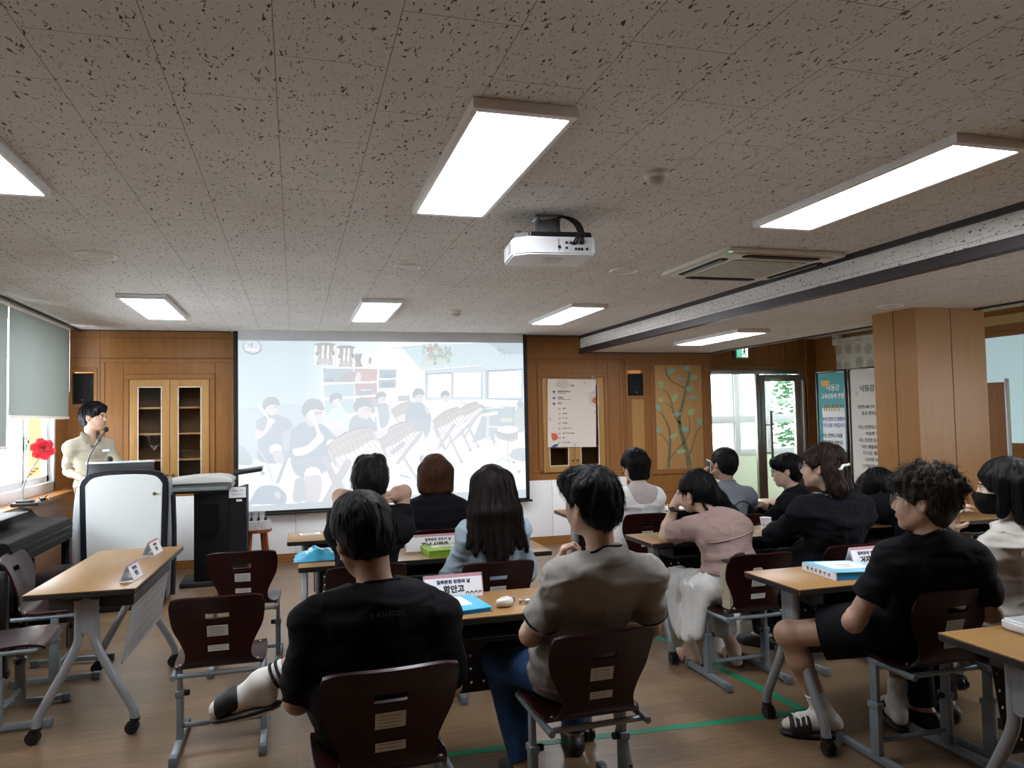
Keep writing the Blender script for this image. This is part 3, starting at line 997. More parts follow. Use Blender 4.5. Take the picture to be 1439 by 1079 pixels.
    # windows
    P([(305, 400), (860, 358), (895, 375), (900, 690), (320, 700)], 'DCE9F1'); P([(330, 455), (566, 450), (566, 668), (330, 672)], 'FDFEFF'); P([(592, 442), (868, 435), (866, 664), (592, 668)], 'FEFFFF')
    L([(310, 405), (318, 690)], 6, 'BFD0DC'); L([(325, 450), (560, 438)], 12, 'A9BCCB'); L([(578, 440), (580, 680)], 10, 'B9CAD6'); L([(332, 460), (334, 670)], 8, 'B6C8D6'); L([(310, 408), (860, 364)], 8, 'F8FBFD')
    P([(905, 410), (1310, 392), (1310, 700), (910, 690)], 'D3E2EC'); P([(950, 430), (1290, 410), (1288, 672), (950, 672)], 'FDFFFF'); L([(940, 418), (1300, 402)], 10, '9FB2C4'); L([(938, 420), (942, 685)], 10, 'B0C2D0'); L([(872, 440), (876, 690)], 8, 'C5D4DE'); L([(940, 684), (1300, 688)], 8, 'C2D2DE')
    P([(45, 655), (165, 655), (165, 710), (45, 712)], 'E2E2E4')
    for k in range(5):
        P([(50 + 23 * k, 660), (62 + 23 * k, 660), (62 + 23 * k, 705), (50 + 23 * k, 705)], 'B7ABAE')
    # desk on the right
    P([(870, 760), (1210, 770), (1210, 960), (940, 960)], 'C9D8E4'); P([(1000, 840), (1050, 830), (1040, 1010), (780, 1110), (880, 850)], 'CBD9E4'); P([(1075, 865), (1195, 865), (1195, 905), (1075, 905)], 'EDE8DA')
    P([(800, 735), (880, 735), (930, 780), (930, 830), (850, 820)], 'AEBCCA'); P([(860, 830), (1045, 800), (1045, 830), (920, 850)], 'F8FCFE'); P([(890, 780), (1210, 735), (1210, 765), (950, 780)], 'E8F2F7'); L([(1090, 760), (1290, 770)], 8, 'A7B8C6'); L([(670, 725), (830, 745)], 8, 'B6CAD4')
    P([(1200, 770), (1225, 770), (1215, 960), (1200, 960)], 'B9C7D4'); S([(1215, 800), (1260, 770), (1320, 760), (1330, 980), (1240, 990), (1210, 900)], 'D8E4E2'); E(1280, 735, 36, 34, 'BFCAD4'); L([(945, 850), (940, 1060)], 30, 'DDEAF1')
    use(5)
    P([(1020, 285), (1150, 290), (1150, 305), (1020, 300)], 'F6FAFC'); P([(1035, 300), (1090, 300), (1085, 440), (1035, 430)], 'CDDBE6')
    # snare drum, stand and stool on the right
    P([(1100, 330), (1345, 340), (1340, 420), (1280, 445), (1150, 425), (1100, 390)], 'D3D2D8'); E(1225, 325, 122, 42, 'B9BBC2'); E(1228, 322, 116, 38, 'FBFDFE')
    for k in range(8):
        L([(1115 + 30 * k, 345 + 3 * (4 - abs(k - 4))), (1118 + 29 * k, 395 + 6 * (4 - abs(k - 4)))], 6, 'A4A2A8')
    for a, b in (((1075, 440), (980, 500)), ((1075, 430), (1075, 495)), ((1085, 440), (1115, 535)), ((1085, 440), (1160, 490))):
        L([a, b], 8, 'AFB4BC')
    L([(1235, 440), (1230, 600), (1265, 720)], 10, 'BAC5CE'); L([(1100, 650), (1180, 610), (1300, 650)], 9, 'AAB4BE'); S([(1240, 580), (1300, 520), (1440, 510), (1440, 640), (1290, 620)], 'D2DEE8'); E(1360, 745, 24, 20, 'CBD8E2'); E(1300, 650, 20, 14, 'B6C2CC')
    # chair base behind the heads
    L([(90, 785), (190, 815)], 18, 'C0C9D2'); L([(90, 800), (150, 790)], 12, 'CDD5DC')
    use(0)
    def drum(c, u, v, ku=3, kv=2):
        """barrel drum: centre, half-axis along the barrel, half-axis across"""
        c, u, v = np.array(c), np.array(u), np.array(v)
        q = lambda a, b: tuple(c + u * a + v * b)
        S([q(-1, -.72), q(-.5, -.98), q(0, -1.06), q(.5, -.98), q(1, -.72), q(1.12, 0), q(1, .72), q(.5, .98), q(0, 1.06), q(-.5, .98), q(-1, .72), q(-1.1, 0)], 'E4DCDC')
        S([q(-.9, .1), q(0, .2), q(.95, .1), q(1, .7), q(.5, .96), q(0, 1.04), q(-.5, .96), q(-.95, .68)], 'F4EFEE')
        for k in range(-4, 5):
            a = k / 4.4
            L([q(a - .06, -1), q(a + .03, -.3), q(a - .03, .3), q(a + .1, .95)], 3.4, 'BDB4B6', .6)
        for b in (-.62, -.12):
            L([q(-1, b + .1), q(-.4, b - .04), q(.4, b - .04), q(1, b + .1)], 3.4, 'B5ABAD', .6)
        L([q(-1, -.72), q(-.5, -.98), q(0, -1.06), q(.5, -.98), q(1, -.72)], 5, 'B0A6A8')
    def head(x, y, r, hair='AEB9C4', skin='EDE3E6', look=1):
        E(x + look * r * .12, y + r * .3, r * .78, r * .98, skin)
        S([(x - r, y + r * .35), (x - r * 1.02, y - r * .3), (x - r * .6, y - r * .95), (x, y - r * 1.12), (x + r * .7, y - r * .92), (x + r * 1.05, y - r * .25), (x + r * .9, y + r * .05), (x + look * r * .3, y - r * .12), (x - r * .4, y + r * .1), (x - r * .72, y + r * .6)], hair)
        L([(x + look * r * .3, y + r * .25), (x + look * r * .72, y + r * .25)], r * .09, 'B9AEB4')
    # people at the back
    S([(930, 340), (965, 335), (1000, 350), (1010, 400), (930, 410), (915, 370)], 'F7FAFC'); head(966, 318, 22)
    S([(640, 358), (670, 350), (695, 360), (705, 405), (690, 460), (640, 460)], 'C4D2E0'); head(663, 326, 24); S([(695, 345), (712, 345), (722, 400), (705, 420)], 'EFE5E8')
    drum((775, 395), (46, -22), (22, 34)); drum((1085, 395), (52, -26), (20, 30)); drum((985, 435), (62, -34), (22, 40))
    use(5)
    for a, b, w in (((930, 150), (640, 430), 30), ((720, 330), (820, 530), 26), ((790, 280), (905, 495), 26), ((860, 230), (770, 380), 22), ((640, 280), (480, 510), 34), ((430, 300), (545, 520), 34), ((590, 390), (725, 650), 26), ((610, 420), (570, 510), 20)):
        L([a, b], w, 'D6D3DE'); L([a, b], w * .6, 'E0DCE5')
    for x, y in ((905, 495), (822, 530), (728, 650), (275, 850)):
        E(x, y, 18, 14, 'C2C8D0')
    use(0)
    # standing drummer, side on
    S([(812, 350), (850, 348), (885, 385), (900, 420), (885, 500), (800, 505), (775, 440), (785, 380)], 'BFCDDC'); S([(780, 430), (890, 430), (880, 510), (800, 512)], 'C6D2DF'); head(838, 315, 28)
    S([(868, 372), (895, 380), (880, 405)], 'EBE2E6')
    use(5); S([(230, 350), (310, 350), (335, 420), (325, 600), (275, 600), (262, 470)], 'F4ECEF'); S([(280, 590), (322, 590), (325, 650), (358, 700), (330, 732), (285, 700)], 'BAC4D0'); S([(440, 400), (490, 420), (470, 540), (440, 540)], 'EEE8EE')
    L([(340, 460), (395, 580)], 8, 'C3CCD4'); use(0)
    drum((745, 520), (70, -40), (30, 56))
    use(5)
    for a, b, w in (((290, 370), (60, 660), 40), ((120, 610), (275, 850), 30), ((0, 560), (110, 470), 46)):
        L([a, b], w, 'D3D0DC'); L([a, b], w * .6, 'DEDAE4')
    use(4)
    # seated in white behind
    S([(790, 200), (850, 110), (930, 105), (985, 150), (1010, 260), (960, 330), (860, 330), (790, 280)], 'DFEFF4'); head(878, 22, 58); S([(780, 250), (900, 240), (960, 160), (985, 190), (900, 300), (800, 300)], 'F0E8EA'); S([(860, 300), (980, 300), (900, 420), (830, 400)], 'EAE6EA'); L([(885, 30), (920, 95)], 16, 'FBFAFA')
    # middle drummer with two sticks
    S([(1010, 220), (1070, 165), (1180, 175), (1250, 250), (1280, 330), (1180, 400), (1010, 380)], 'BFCDDB'); head(1130, 95, 86); S([(1100, 380), (1260, 320), (1330, 290), (1370, 330), (1290, 390), (1130, 410)], 'F0E6E9'); L([(1255, 105), (1285, 300)], 24, 'FAF6F4'); L([(1400, 210), (1360, 310)], 20, 'FAF6F4'); P([(1115, 150), (1170, 220), (1195, 175)], 'EFE4E6')
    # left rear drummer
    S([(165, 230), (240, 180), (340, 170), (430, 195), (490, 270), (500, 480), (420, 620), (200, 600), (190, 420)], 'BBC9D6'); head(298, 80, 74); S([(165, 300), (230, 320), (270, 240), (320, 230), (300, 290), (220, 385), (165, 390)], 'EDE3E6'); E(298, 232, 34, 30, 'F3EAEC'); L([(185, 65), (285, 220)], 15, 'F8F5F2')
    E(345, 495, 56, 50, 'F3EBEE'); S([(310, 510), (395, 510), (420, 600), (350, 620)], 'E4E0E6'); S([(0, 440), (60, 470), (130, 560), (140, 640), (0, 620)], 'C5D4DE'); L([(200, 500), (270, 620), (325, 790)], 14, 'D9E4EA'); E(237, 720, 20, 18, 'B5C2CC'); L([(450, 560), (370, 800)], 30, 'C2CDD6')
    S([(400, 340), (480, 290), (510, 300), (500, 480), (420, 500)], 'D4DEE6')
    # front drummer
    S([(480, 320), (560, 250), (640, 240), (760, 260), (850, 340), (900, 420), (840, 560), (560, 640), (470, 560), (470, 420)], 'B8C6D3'); S([(470, 600), (830, 560), (800, 700), (620, 760), (520, 720)], 'C2CEDA'); S([(600, 215), (700, 225), (730, 260), (640, 280)], 'E9DFE3')
    head(672, 125, 98); E(640, 165, 22, 30, 'EDE3E6'); L([(690, 158), (765, 150)], 5, '9BA6B0'); S([(495, 490), (620, 460), (715, 370), (770, 390), (760, 425), (640, 530), (530, 560), (500, 530)], 'F1E8EB'); E(738, 385, 36, 42, 'F5EDEF'); L([(655, 140), (745, 385)], 28, 'FBF8F5')
    E(842, 448, 46, 48, 'F3EBEE'); use(0); E(362, 682, 36, 36, 'F7F1F3'); S([(330, 690), (398, 690), (392, 800), (325, 800)], 'E4DFE6'); use(4); S([(520, 780), (600, 760), (620, 960), (510, 980)], 'D5DDE6')
    L([(1000, 335), (830, 520)], 34, 'F2EEEE')
    use(0); drum((540, 560), (92, -46), (34, 66)); use(4)
    for a, b, w in (((790, 590), (960, 960), 60), ((1000, 620), (810, 980), 70), ((900, 740), (980, 920), 40), ((830, 700), (880, 760), 40)):
        L([a, b], w, 'D4D0DB'); L([a, b], w * .65, 'DDD8E2')
    use(0)
    # darker strip below and a chair back in the corner
    P([(30, 832), (800, 775), (1400, 745), (1400, 860), (30, 880)], 'C9D8E3'); P([(30, 800), (30, 880), (130, 880), (90, 800)], 'CFDDE6')
    use(4); S([(120, 1010), (180, 880), (250, 835), (360, 840), (440, 910), (445, 990), (400, 1010)], 'BCCADC'); E(372, 925, 26, 36, 'D8E8F0', 1, -25)
    return img
projection_screen()

# poster hung over the right-hand cabinet
M_ink = plain('black ink', '2A2624', .6)
def poster():
    w, h = .62, .815
    t = empty('poster', (3.20, YF - .035, 1.132), 0, 'cream paper programme poster hung over the right wall cabinet', 'poster')
    M0 = Matrix.Rotation(R(1.2), 4, 'Y')
    MB().box(-w / 2, w / 2, 0, .002, 0, h, M=M0).build('paper', plain('cream poster paper', 'DDD2C6', .7, var=.02), t, 0)
    def at(x, y): return M0 @ TR(-w / 2 + x / 405 * w, -.0012, h - y / 600 * h) @ RX(90)
    S = w / 405
    # soft shapes in the corners
    MB().prism([(-w / 2 + x / 405 * w, h - y / 600 * h) for x, y in ((150, 0), (190, 60), (130, 90), (60, 60), (90, 0))], .0004, M0 @ TR(0, -.0004, 0) @ RX(90)).build('pale_shape', plain('beige print', 'CFC2B6', .7), t, 0)
    MB().prism([(-w / 2 + x / 405 * w, h - y / 600 * h) for x, y in ((405, 80), (340, 130), (350, 220), (405, 250))], .0004, M0 @ TR(0, -.0004, 0) @ RX(90)).build('pale_shape', plain('beige print', 'CFC2B6', .7), t, 0)
    red = plain('orange red print', 'D3694A', .7)
    MB().prism([(-w / 2 + x / 405 * w, h - y / 600 * h) for x, y in ((405, 150), (380, 165), (370, 190), (385, 210), (405, 215))], .0006, M0 @ TR(0, -.0006, 0) @ RX(90)).build('flower_print', red, t, 0)
    MB().prism([(-w / 2 + x / 405 * w, h - y / 600 * h) for x, y in ((30, 475), (70, 480), (88, 510), (75, 535), (45, 545), (32, 520))], .0006, M0 @ TR(0, -.0006, 0) @ RX(90)).build('flower_print', red, t, 0)
    MB().prism([(-w / 2 + x / 405 * w, h - y / 600 * h) for x, y in ((25, 600), (55, 575), (90, 570), (80, 592), (60, 600))], .0006, M0 @ TR(0, -.0006, 0) @ RX(90)).build('leaf_print', plain('blue print', '2E5E9A', .7), t, 0)
    for x0, y0 in ((300, 20), (215, 575), (385, 285), (10, 345)):
        twig = MB()
        for k in range(4):
            a = M0 @ TR(-w / 2 + (x0 + 6 * k) * S, 0, h - (y0 + (k % 2) * 16) / 600 * h)
            twig.box(-.0016, .0016, -.001, 0, -.011, .011, M=a @ RY(30))
        twig.build('twig_print', M_ink, t, 0)
    text_mesh('heading', '식순', .030, M_ink, t, at(205, 58), .02)
    for y, a, b in ((110, '칠북분원 방문의 날', '일시 및 장소 안내'), (165, '식전행사', '학생들의 사물놀이 공연 영상'), (215, '본행사', '')):
        hp = []
        for k in range(30):
            q = 2 * math.pi * k / 30
            hp.append((.0011 * 16 * math.sin(q) ** 3, .0011 * (13 * math.cos(q) - 5 * math.cos(2 * q) - 2 * math.cos(3 * q) - math.cos(4 * q))))
        MB().prism(hp, .0006, at(52, y + 4)).build('heart', plain('purple print', '5B4A94', .6), t, 0)
        text_mesh('line', a, .024, M_ink, t, at(82, y), .02, 'LEFT', xs=.85)
        if b:
            text_mesh('line', b, .014, M_ink, t, at(82, y + 16), .01, 'LEFT')
    for y, a in ((260, '개회사'), (305, '국민의례'), (345, '내빈 소개'), (388, '축사 말씀'), (435, '학교별 인사 나눔'), (478, '분원 소개 및 안내 말씀'), (518, '폐회'), (560, '단체 사진 촬영')):
        hp = []
        for k in range(24):
            q = 2 * math.pi * k / 24
            hp.append((.0009 * 16 * math.sin(q) ** 3, .0009 * (13 * math.cos(q) - 5 * math.cos(2 * q) - 2 * math.cos(3 * q) - math.cos(4 * q))))
        MB().prism(hp, .0005, at(97, y + 2)).build('heart', plain('dark red print', '8E3B3B', .6), t, 0)
        MB().prism([(x * .62, z * .62) for x, z in hp], .0008, at(97, y + 2)).build('heart_centre', plain('cream poster paper', 'DDD2C6', .7), t, 0)
        text_mesh('line', a, .019, M_ink, t, at(122, y), .015, 'LEFT', xs=.85)
    MB().box(.015, .045, -.0, .03, 0, .06, M=TR(w / 2 - .05, .01, h - .02)).build('hanging_strip', M_grey, t, 0)
poster()

# tree painted on a lighter wood panel
def mural():
    W, H, x0, z0 = .655, 1.30, 4.335, .82
    t = empty('tree_mural', (x0 + W / 2, YF - .006, z0), 0, 'light wood panel painted with a teal tree, birds and leaves', 'mural')
    MB().box(-W / 2, W / 2, -.003, .004, 0, H, .001).build('panel', wood('mural panel wood', 'AE8452', 'BC9260', 'Z', .45), t)
    def q(x, y):
        l = 58 + 27 * (y - 88) / 922
        return (-W / 2 + (x - l) / 413 * W, H - (y - 88) / 920 * H)
    def flat(poly, name, m, lift):
        MB().prism([q(*p) for p in poly], .0008, TR(0, -.003 - lift, 0) @ RX(90)).build(name, m, t, 0)
    def branch(pts, w0, w1, name='branch'):
        P = smooth_pts([(x, y, 0) for x, y in pts], 5)
        n = len(P)
        L_, R_ = [], []
        for i, p in enumerate(P):
            d = (P[min(n - 1, i + 1)] - P[max(0, i - 1)]).normalized()
            nn = Vector((-d.y, d.x, 0)) * (w0 + (w1 - w0) * i / (n - 1)) / 2
            L_.append(((p + nn).x, (p + nn).y)); R_.append(((p - nn).x, (p - nn).y))
        mb = MB()
        for i in range(n - 1):
            quad = [q(*c) for c in (L_[i], L_[i + 1], R_[i + 1], R_[i])]
            mb.face([(a, 0, b) for a, b in quad], TR(0, -.0042, 0))
        mb.build(name, M_bark, t, 0)
    M_bark = plain('painted bark', '6E6C52', .7, var=.25, scale=14)
    branch([(365, 1005), (345, 880), (315, 770), (280, 630), (275, 560), (300, 450), (335, 310), (360, 200), (358, 130)], 46, 14, 'trunk')
    branch([(178, 1005), (190, 860), (195, 740), (180, 640), (140, 550), (100, 500)], 26, 8)
    branch([(285, 610), (245, 560), (220, 500), (205, 420), (175, 345), (135, 300)], 16, 7)
    branch([(330, 300), (270, 265), (200, 225), (165, 170), (148, 100)], 12, 8)
    branch([(215, 475), (180, 445), (148, 425)], 10, 5)
    branch([(185, 800), (150, 740), (110, 700), (80, 685)], 9, 6)
    branch([(190, 915), (250, 850), (320, 770), (360, 700), (368, 620), (358, 540)], 12, 7)
    branch([(370, 880), (400, 790), (430, 690), (475, 640)], 16, 7)
    greens = [plain('teal leaf paint', '7FA898', .7, var=.18, scale=60), plain('green leaf paint', '9DB482', .7, var=.18, scale=60), plain('sea green leaf paint', '8CB098', .7, var=.18, scale=60)]
    def leaf(cx, cy, l, w, a, g):
        co, si = math.cos(R(a)), math.sin(R(a))
        pts = []
        for k in range(16):
            s = 2 * math.pi * k / 16
            u, v = l / 2 * math.cos(s), w / 2 * math.sin(s) * (1 - .3 * math.cos(s))
            pts.append((cx + u * co - v * si, cy + u * si + v * co))
        flat(pts, 'leaf', greens[g], .0016)
    for a in ((208, 140, 80, 44, -30, 2), (345, 118, 52, 50, 40, 0), (408, 197, 72, 42, -15, 2), (368, 300, 66, 48, -20, 0), (113, 262, 80, 46, 75, 1), (240, 372, 88, 46, -60, 1), (112, 398, 58, 40, 50, 1),
              (92, 468, 66, 44, 60, 0), (382, 508, 70, 52, -35, 1), (458, 600, 76, 34, 80, 0), (98, 668, 46, 50, 80, 0), (325, 662, 66, 46, 30, 0), (230, 718, 76, 42, -30, 1), (292, 856, 84, 40, -5, 1)):
        leaf(*a)
    mb_ = plain('blue grey bird paint', '86A0A4', .7, var=.15, scale=60)
    for cx, cy, s in ((290, 213, 1), (398, 378, -1), (254, 525, 1)):
        pts = [(cx - 44, cy + 6), (cx - 20, cy - 14), (cx + 10, cy - 18), (cx + 34, cy - 8), (cx + 46, cy - 12), (cx + 34, cy + 4), (cx + 10, cy + 16), (cx - 18, cy + 14)]
        if s < 0:
            pts = [(2 * cx - x, y) for x, y in pts]
        flat(pts, 'bird', mb_, .0024)
mural()

def exit_sign():
    t = empty('exit_sign', (5.83, YD - .005, 2.24), 0, 'small green lit exit sign above the glass door', 'sign')
    MB().box(-.10, .10, -.06, .0, 0, .17, .006).build('housing', M_silver, t)
    MB().box(-.085, .085, -.064, -.058, .015, .155, .003).build('face', emit('exit sign green', '3FC9A0', .8), t, 0)
    wt = emit('exit sign white', 'F2FFFA', 1.0)
    MB().box(-.005, .08, -.0665, -.0635, .02, .15).build('door_symbol', wt, t, 0)
    g = plain('exit sign figure green', '0E8A66', .5)
    mb = MB().sph((.03, -.068, .125), .012, n=10)
    mb.tube([(.03, -.068, .11), (.025, -.068, .075)], .011, 8).tube([(.025, -.068, .078), (.05, -.068, .05), (.04, -.068, .03)], .006, 8).tube([(.025, -.068, .078), (.005, -.068, .055), (-.015, -.068, .05)], .006, 8).tube([(.03, -.068, .105), (.055, -.068, .095)], .005, 8).tube([(.03, -.068, .105), (.005, -.068, .09)], .005, 8)
    mb.build('running_figure', g, t)
exit_sign()

def motion_sensor():
    t = empty('motion_sensor', (6.99, 8.40, 2.44), 0, 'small white sensor box above the patterned roller blind', 'sensor')
    MB().box(-.05, .05, -.04, .04, -.06, .08, .008).build('housing', M_cream, t)
    MB().sph((-.05, -.01, .03), .012).build('lens', M_black, t)
motion_sensor()

# roller blinds
def window_blind(x, y0, y1, z0, z1, m, label, face=1):
    t = empty('window_blind', (x, (y0 + y1) / 2, z1), 0, label, 'window blind', 'roller blinds')
    h, w = z1 - z0, y1 - y0
    MB().box(-.0015, .0015, -w / 2, w / 2, -h, 0).build('fabric', m, t, 0)
    MB().box(-.012, .012, -w / 2, w / 2, -h - .012, -h + .012, .004).build('bottom_bar', M_cream, t)
    MB().cyl((face * -.02, 0, -.03), .026, w + .04, 'Y', 16).build('roller', M_cream, t)
    MB().tube([(face * .005, w / 2 + .015, -.03), (face * .005, w / 2 + .015, -h + .25)], .002, 6).build('pull_chain', M_cream, t)
def blind_material():
    t = NT('grey green blind cloth')
    f = t.noise(t.co(), 240, 2)
    t.l(t.ramp(f, [(.3, srgb('8F9791')), (.7, srgb('A3ABA4'))]), t.b.inputs['Base Color'])
    t.b.inputs['Roughness'].default_value = .9
    tl = t.n('ShaderNodeBsdfTranslucent')
    tl.inputs[0].default_value = (.42, .46, .43, 1)
    mx = t.n('ShaderNodeMixShader')
    mx.inputs[0].default_value = .17
    t.l(t.b.outputs[0], mx.inputs[1])
    t.l(tl.outputs[0], mx.inputs[2])
    t.l(mx.outputs[0], t.t.nodes['Material Output'].inputs['Surface'])
    return t.m
M_blind = blind_material()
window_blind(XL + .045, 6.44, 7.98, 1.58, 2.45, M_blind, 'grey-green roller blind on the window nearest the front wall')
window_blind(XL + .045, 4.84, 6.40, 1.35, 2.45, M_blind, 'grey-green roller blind at the very left edge of the photo')
window_blind(XL + .045, 3.24, 4.80, 1.2, 2.45, M_blind, 'grey-green roller blind left outside the photo')
def damask():
    t = NT('patterned blind cloth')
    v = t.co(scale=(1, 1, 1))
    vo = t.n('ShaderNodeTexVoronoi')
    vo.inputs['Scale'].default_value = 5.2
    vo.inputs['Randomness'].default_value = .25
    t.l(v, vo.inputs['Vector'])
    nz = t.noise(v, 40, 3, .6)
    ma = t.n('ShaderNodeMath', operation='ADD')
    t.l(vo.outputs['Distance'], ma.inputs[0])
    mm = t.n('ShaderNodeMath', operation='MULTIPLY')
    mm.inputs[1].default_value = .35
    t.l(nz, mm.inputs[0])
    t.l(mm.outputs[0], ma.inputs[1])
    t.l(t.ramp(ma.outputs[0], [(.52, srgb('B7AFA2')), (.60, srgb('D8D2C6'))]), t.b.inputs['Base Color'])
    t.b.inputs['Roughness'].default_value = .8
    return t.m
window_blind(XR - .05, 6.80, 8.44, 2.03, 2.47, damask(), 'patterned beige roller blind above the display boards on the right', -1)
# ------------------------------------------------------------------ tables
M_top = wood('beech table top', '8C6A40', '9C784A', 'X', .36, 1.4)
M_edge = plain('black edge band', '17150F', .5, var=.1)
M_leg = plain('grey painted steel', '8C9094', .35, .35, var=.04)
M_tray = plain('dark grey sheet steel', '3A3C3E', .5, .4, var=.05)
M_panelg = plain('grey sheet steel', '8A8E90', .5, .3, var=.04)
M_caster = plain('caster black', '0D0D0E', .4, var=.1)

def holes_material(name, col, r=.10):
    """perforated sheet: a real grid of see-through holes"""
    t = NT(name)
    t.b.inputs['Base Color'].default_value = tuple(srgb(col)) + (1,)
    t.b.inputs['Roughness'].default_value = .5
    t.b.inputs['Metallic'].default_value = .3
    tc = t.n('ShaderNodeTexCoord')
    mp = t.n('ShaderNodeMapping')
    mp.inputs['Scale'].default_value = (1 / .055, 1, 1 / .055)
    t.l(tc.outputs['Object'], mp.inputs['Vector'])
    fr = t.n('ShaderNodeVectorMath', operation='FRACTION')
    t.l(mp.outputs[0], fr.inputs[0])
    sb = t.n('ShaderNodeVectorMath', operation='SUBTRACT')
    sb.inputs[1].default_value = (.5, .5, .5)
    t.l(fr.outputs[0], sb.inputs[0])
    ml = t.n('ShaderNodeVectorMath', operation='MULTIPLY')
    ml.inputs[1].default_value = (1, 0, 1)
    t.l(sb.outputs[0], ml.inputs[0])
    ln = t.n('ShaderNodeVectorMath', operation='LENGTH')
    t.l(ml.outputs[0], ln.inputs[0])
    gt = t.n('ShaderNodeMath', operation='GREATER_THAN')
    gt.inputs[1].default_value = r
    t.l(ln.outputs['Value'], gt.inputs[0])
    t.l(gt.outputs[0], t.b.inputs['Alpha'])
    return t.m
M_perf_d = holes_material('perforated dark steel', '34363A')
M_perf_l = holes_material('perforated light steel', 'A2A6A8', .15)

def make_table(L, D, perf):
    """folding table: length along x, the sitter on the -y side, perforated panel towards +y"""
    t = empty('folding_table', (0, 0, 0))
    H = .72
    tp = MB().box(-L / 2 + .003, L / 2 - .003, -D / 2 + .003, D / 2 - .003, H - .024, H, .002).build('tabletop', M_top, t)
    MB().prism(rrect(L, D, .012, 4), .026, TR(0, 0, H - .0275), .003).build('edge_band', M_edge, tp)
    tr = MB().box(-L / 2 + .17, L / 2 - .17, -D / 2 + .06, D / 2 - .05, H - .115, H - .11).box(-L / 2 + .17, L / 2 - .17, D / 2 - .055, D / 2 - .05, H - .115, H - .05).box(-L / 2 + .17, -L / 2 + .175, -D / 2 + .06, D / 2 - .05, H - .115, H - .045).box(L / 2 - .175, L / 2 - .17, -D / 2 + .06, D / 2 - .05, H - .115, H - .045)
    tr.tube([(-L / 2 + .17, -D / 2 + .06, H - .10), (L / 2 - .17, -D / 2 + .06, H - .10)], .006, 8)
    tr.build('under_tray', M_tray, t)
    MB().box(-L / 2 + .12, L / 2 - .12, -.02, .02, H - .075, H - .03, .003).build('cross_beam', M_tray, t)
    p = MB().box(-L / 2 + .17, L / 2 - .17, -.001, .001, -.17, .17)
    po = p.build('modesty_panel', perf, t, 0)
    po.location = (0, D / 2 - .075, H - .225)
    po.rotation_euler = (R(-9), 0, 0)
    e = MB().tube([(-L / 2 + .17, 0, -.172), (L / 2 - .17, 0, -.172)], .006, 6).tube([(-L / 2 + .17, 0, .165), (L / 2 - .17, 0, .165)], .006, 6).build('panel_rim', M_tray if perf is M_perf_d else M_panelg, po)
    for s in (-1, 1):
        x = s * (L / 2 - .11)
        pl = MB().prism(rrect(.06, .17, .025), .034, TR(x - .017, 0, H - .135) @ RZ(90) @ RX(90), .004).box(x - .03, x + .03, -.10, .10, H - .045, H - .026, .003)
        pl.build('leg_plate', M_leg, t)
        for k in (-1, 1):
            pts = [(x, k * .034, H - .06), (x, k * .034, H - .19), (x, k * .040, H - .27), (x, k * .10, H - .40), (x, k * .165, H - .52), (x, k * .205, H - .60), (x, k * .215, H - .645), (x, k * .215, .075)]
            lg = MB().tube(smooth_pts(pts, 5), .021, 14).build('leg', M_leg, t)
            c = MB().cyl((x, k * .215, .07), .024, .012, 'Z', 16).cyl((x - .014, k * .215 - .012, .032), .031, .018, 'X', 20, bev=.004).cyl((x + .014, k * .215 - .012, .032), .031, .018, 'X', 20, bev=.004).cyl((x, k * .215 - .012, .032), .012, .05, 'X', 12).box(x - .02, x + .02, k * .215 - .03, k * .215 + .018, .05, .066, .005)
            c.build('caster', M_caster, lg)
    return t

TABLES = [((-.955, 4.63), -92, 1.26, .49, 'light', 'folding table standing lengthways at left, with two small paper tents on it'),
          ((.70, 3.11), 0, 1.42, .42, 'dark', 'folding table in front of the man in the black T-shirt, nearest in the middle'),
          ((.73, 4.40), -1, 1.43, .42, 'dark', 'middle-row folding table with the green folder and blue bag'),
          ((.66, 5.33), -1, 1.42, .43, 'dark', 'front-row folding table nearest the screen, behind the green folder'),
          ((2.78, 5.74), -2, 1.42, .42, 'dark', 'front-row folding table before the woman in the white sheer top'),
          ((2.78, 4.36), 0, 1.42, .40, 'dark', 'folding table the woman in the mauve blouse leans on'),
          ((4.22, 4.36), 0, 1.40, .40, 'dark', 'folding table behind the bending person, beside the column'),
          ((4.22, 5.74), 0, 1.40, .42, 'dark', 'front-row folding table left of the display boards, mostly hidden'),
          ((2.83, 3.06), 0, 1.42, .43, 'dark', 'folding table at right with the blue binder, before the man with curly hair'),
          ((2.86, 1.91), -1, 1.42, .45, 'dark', 'folding table in the bottom right corner with a white device on it')]
protos = {}
for (x, y), rz, L, D, kind, lab in TABLES:
    key = (L, D, kind)
    if key in protos:
        o = copy_tree(protos[key])
    else:
        o = protos[key] = make_table(L, D, M_perf_l if kind == 'light' else M_perf_d)
    o.location = (x, y, 0)
    o.rotation_euler = (0, 0, R(rz))
    tag(o, lab, 'table', 'folding tables')

# ------------------------------------------------------------------ school chairs
M_ply = wood('burgundy plywood', '220809', '2E0D0D', 'Z', .34, 1.5, .15)
M_cleg = plain('blue grey chair steel', '7C868C', .4, .3, var=.04)
M_rubber = plain('grey end cap', '5A6064', .6)
M_stick = plain('white sticker', 'C9C9C4', .6, var=.05)

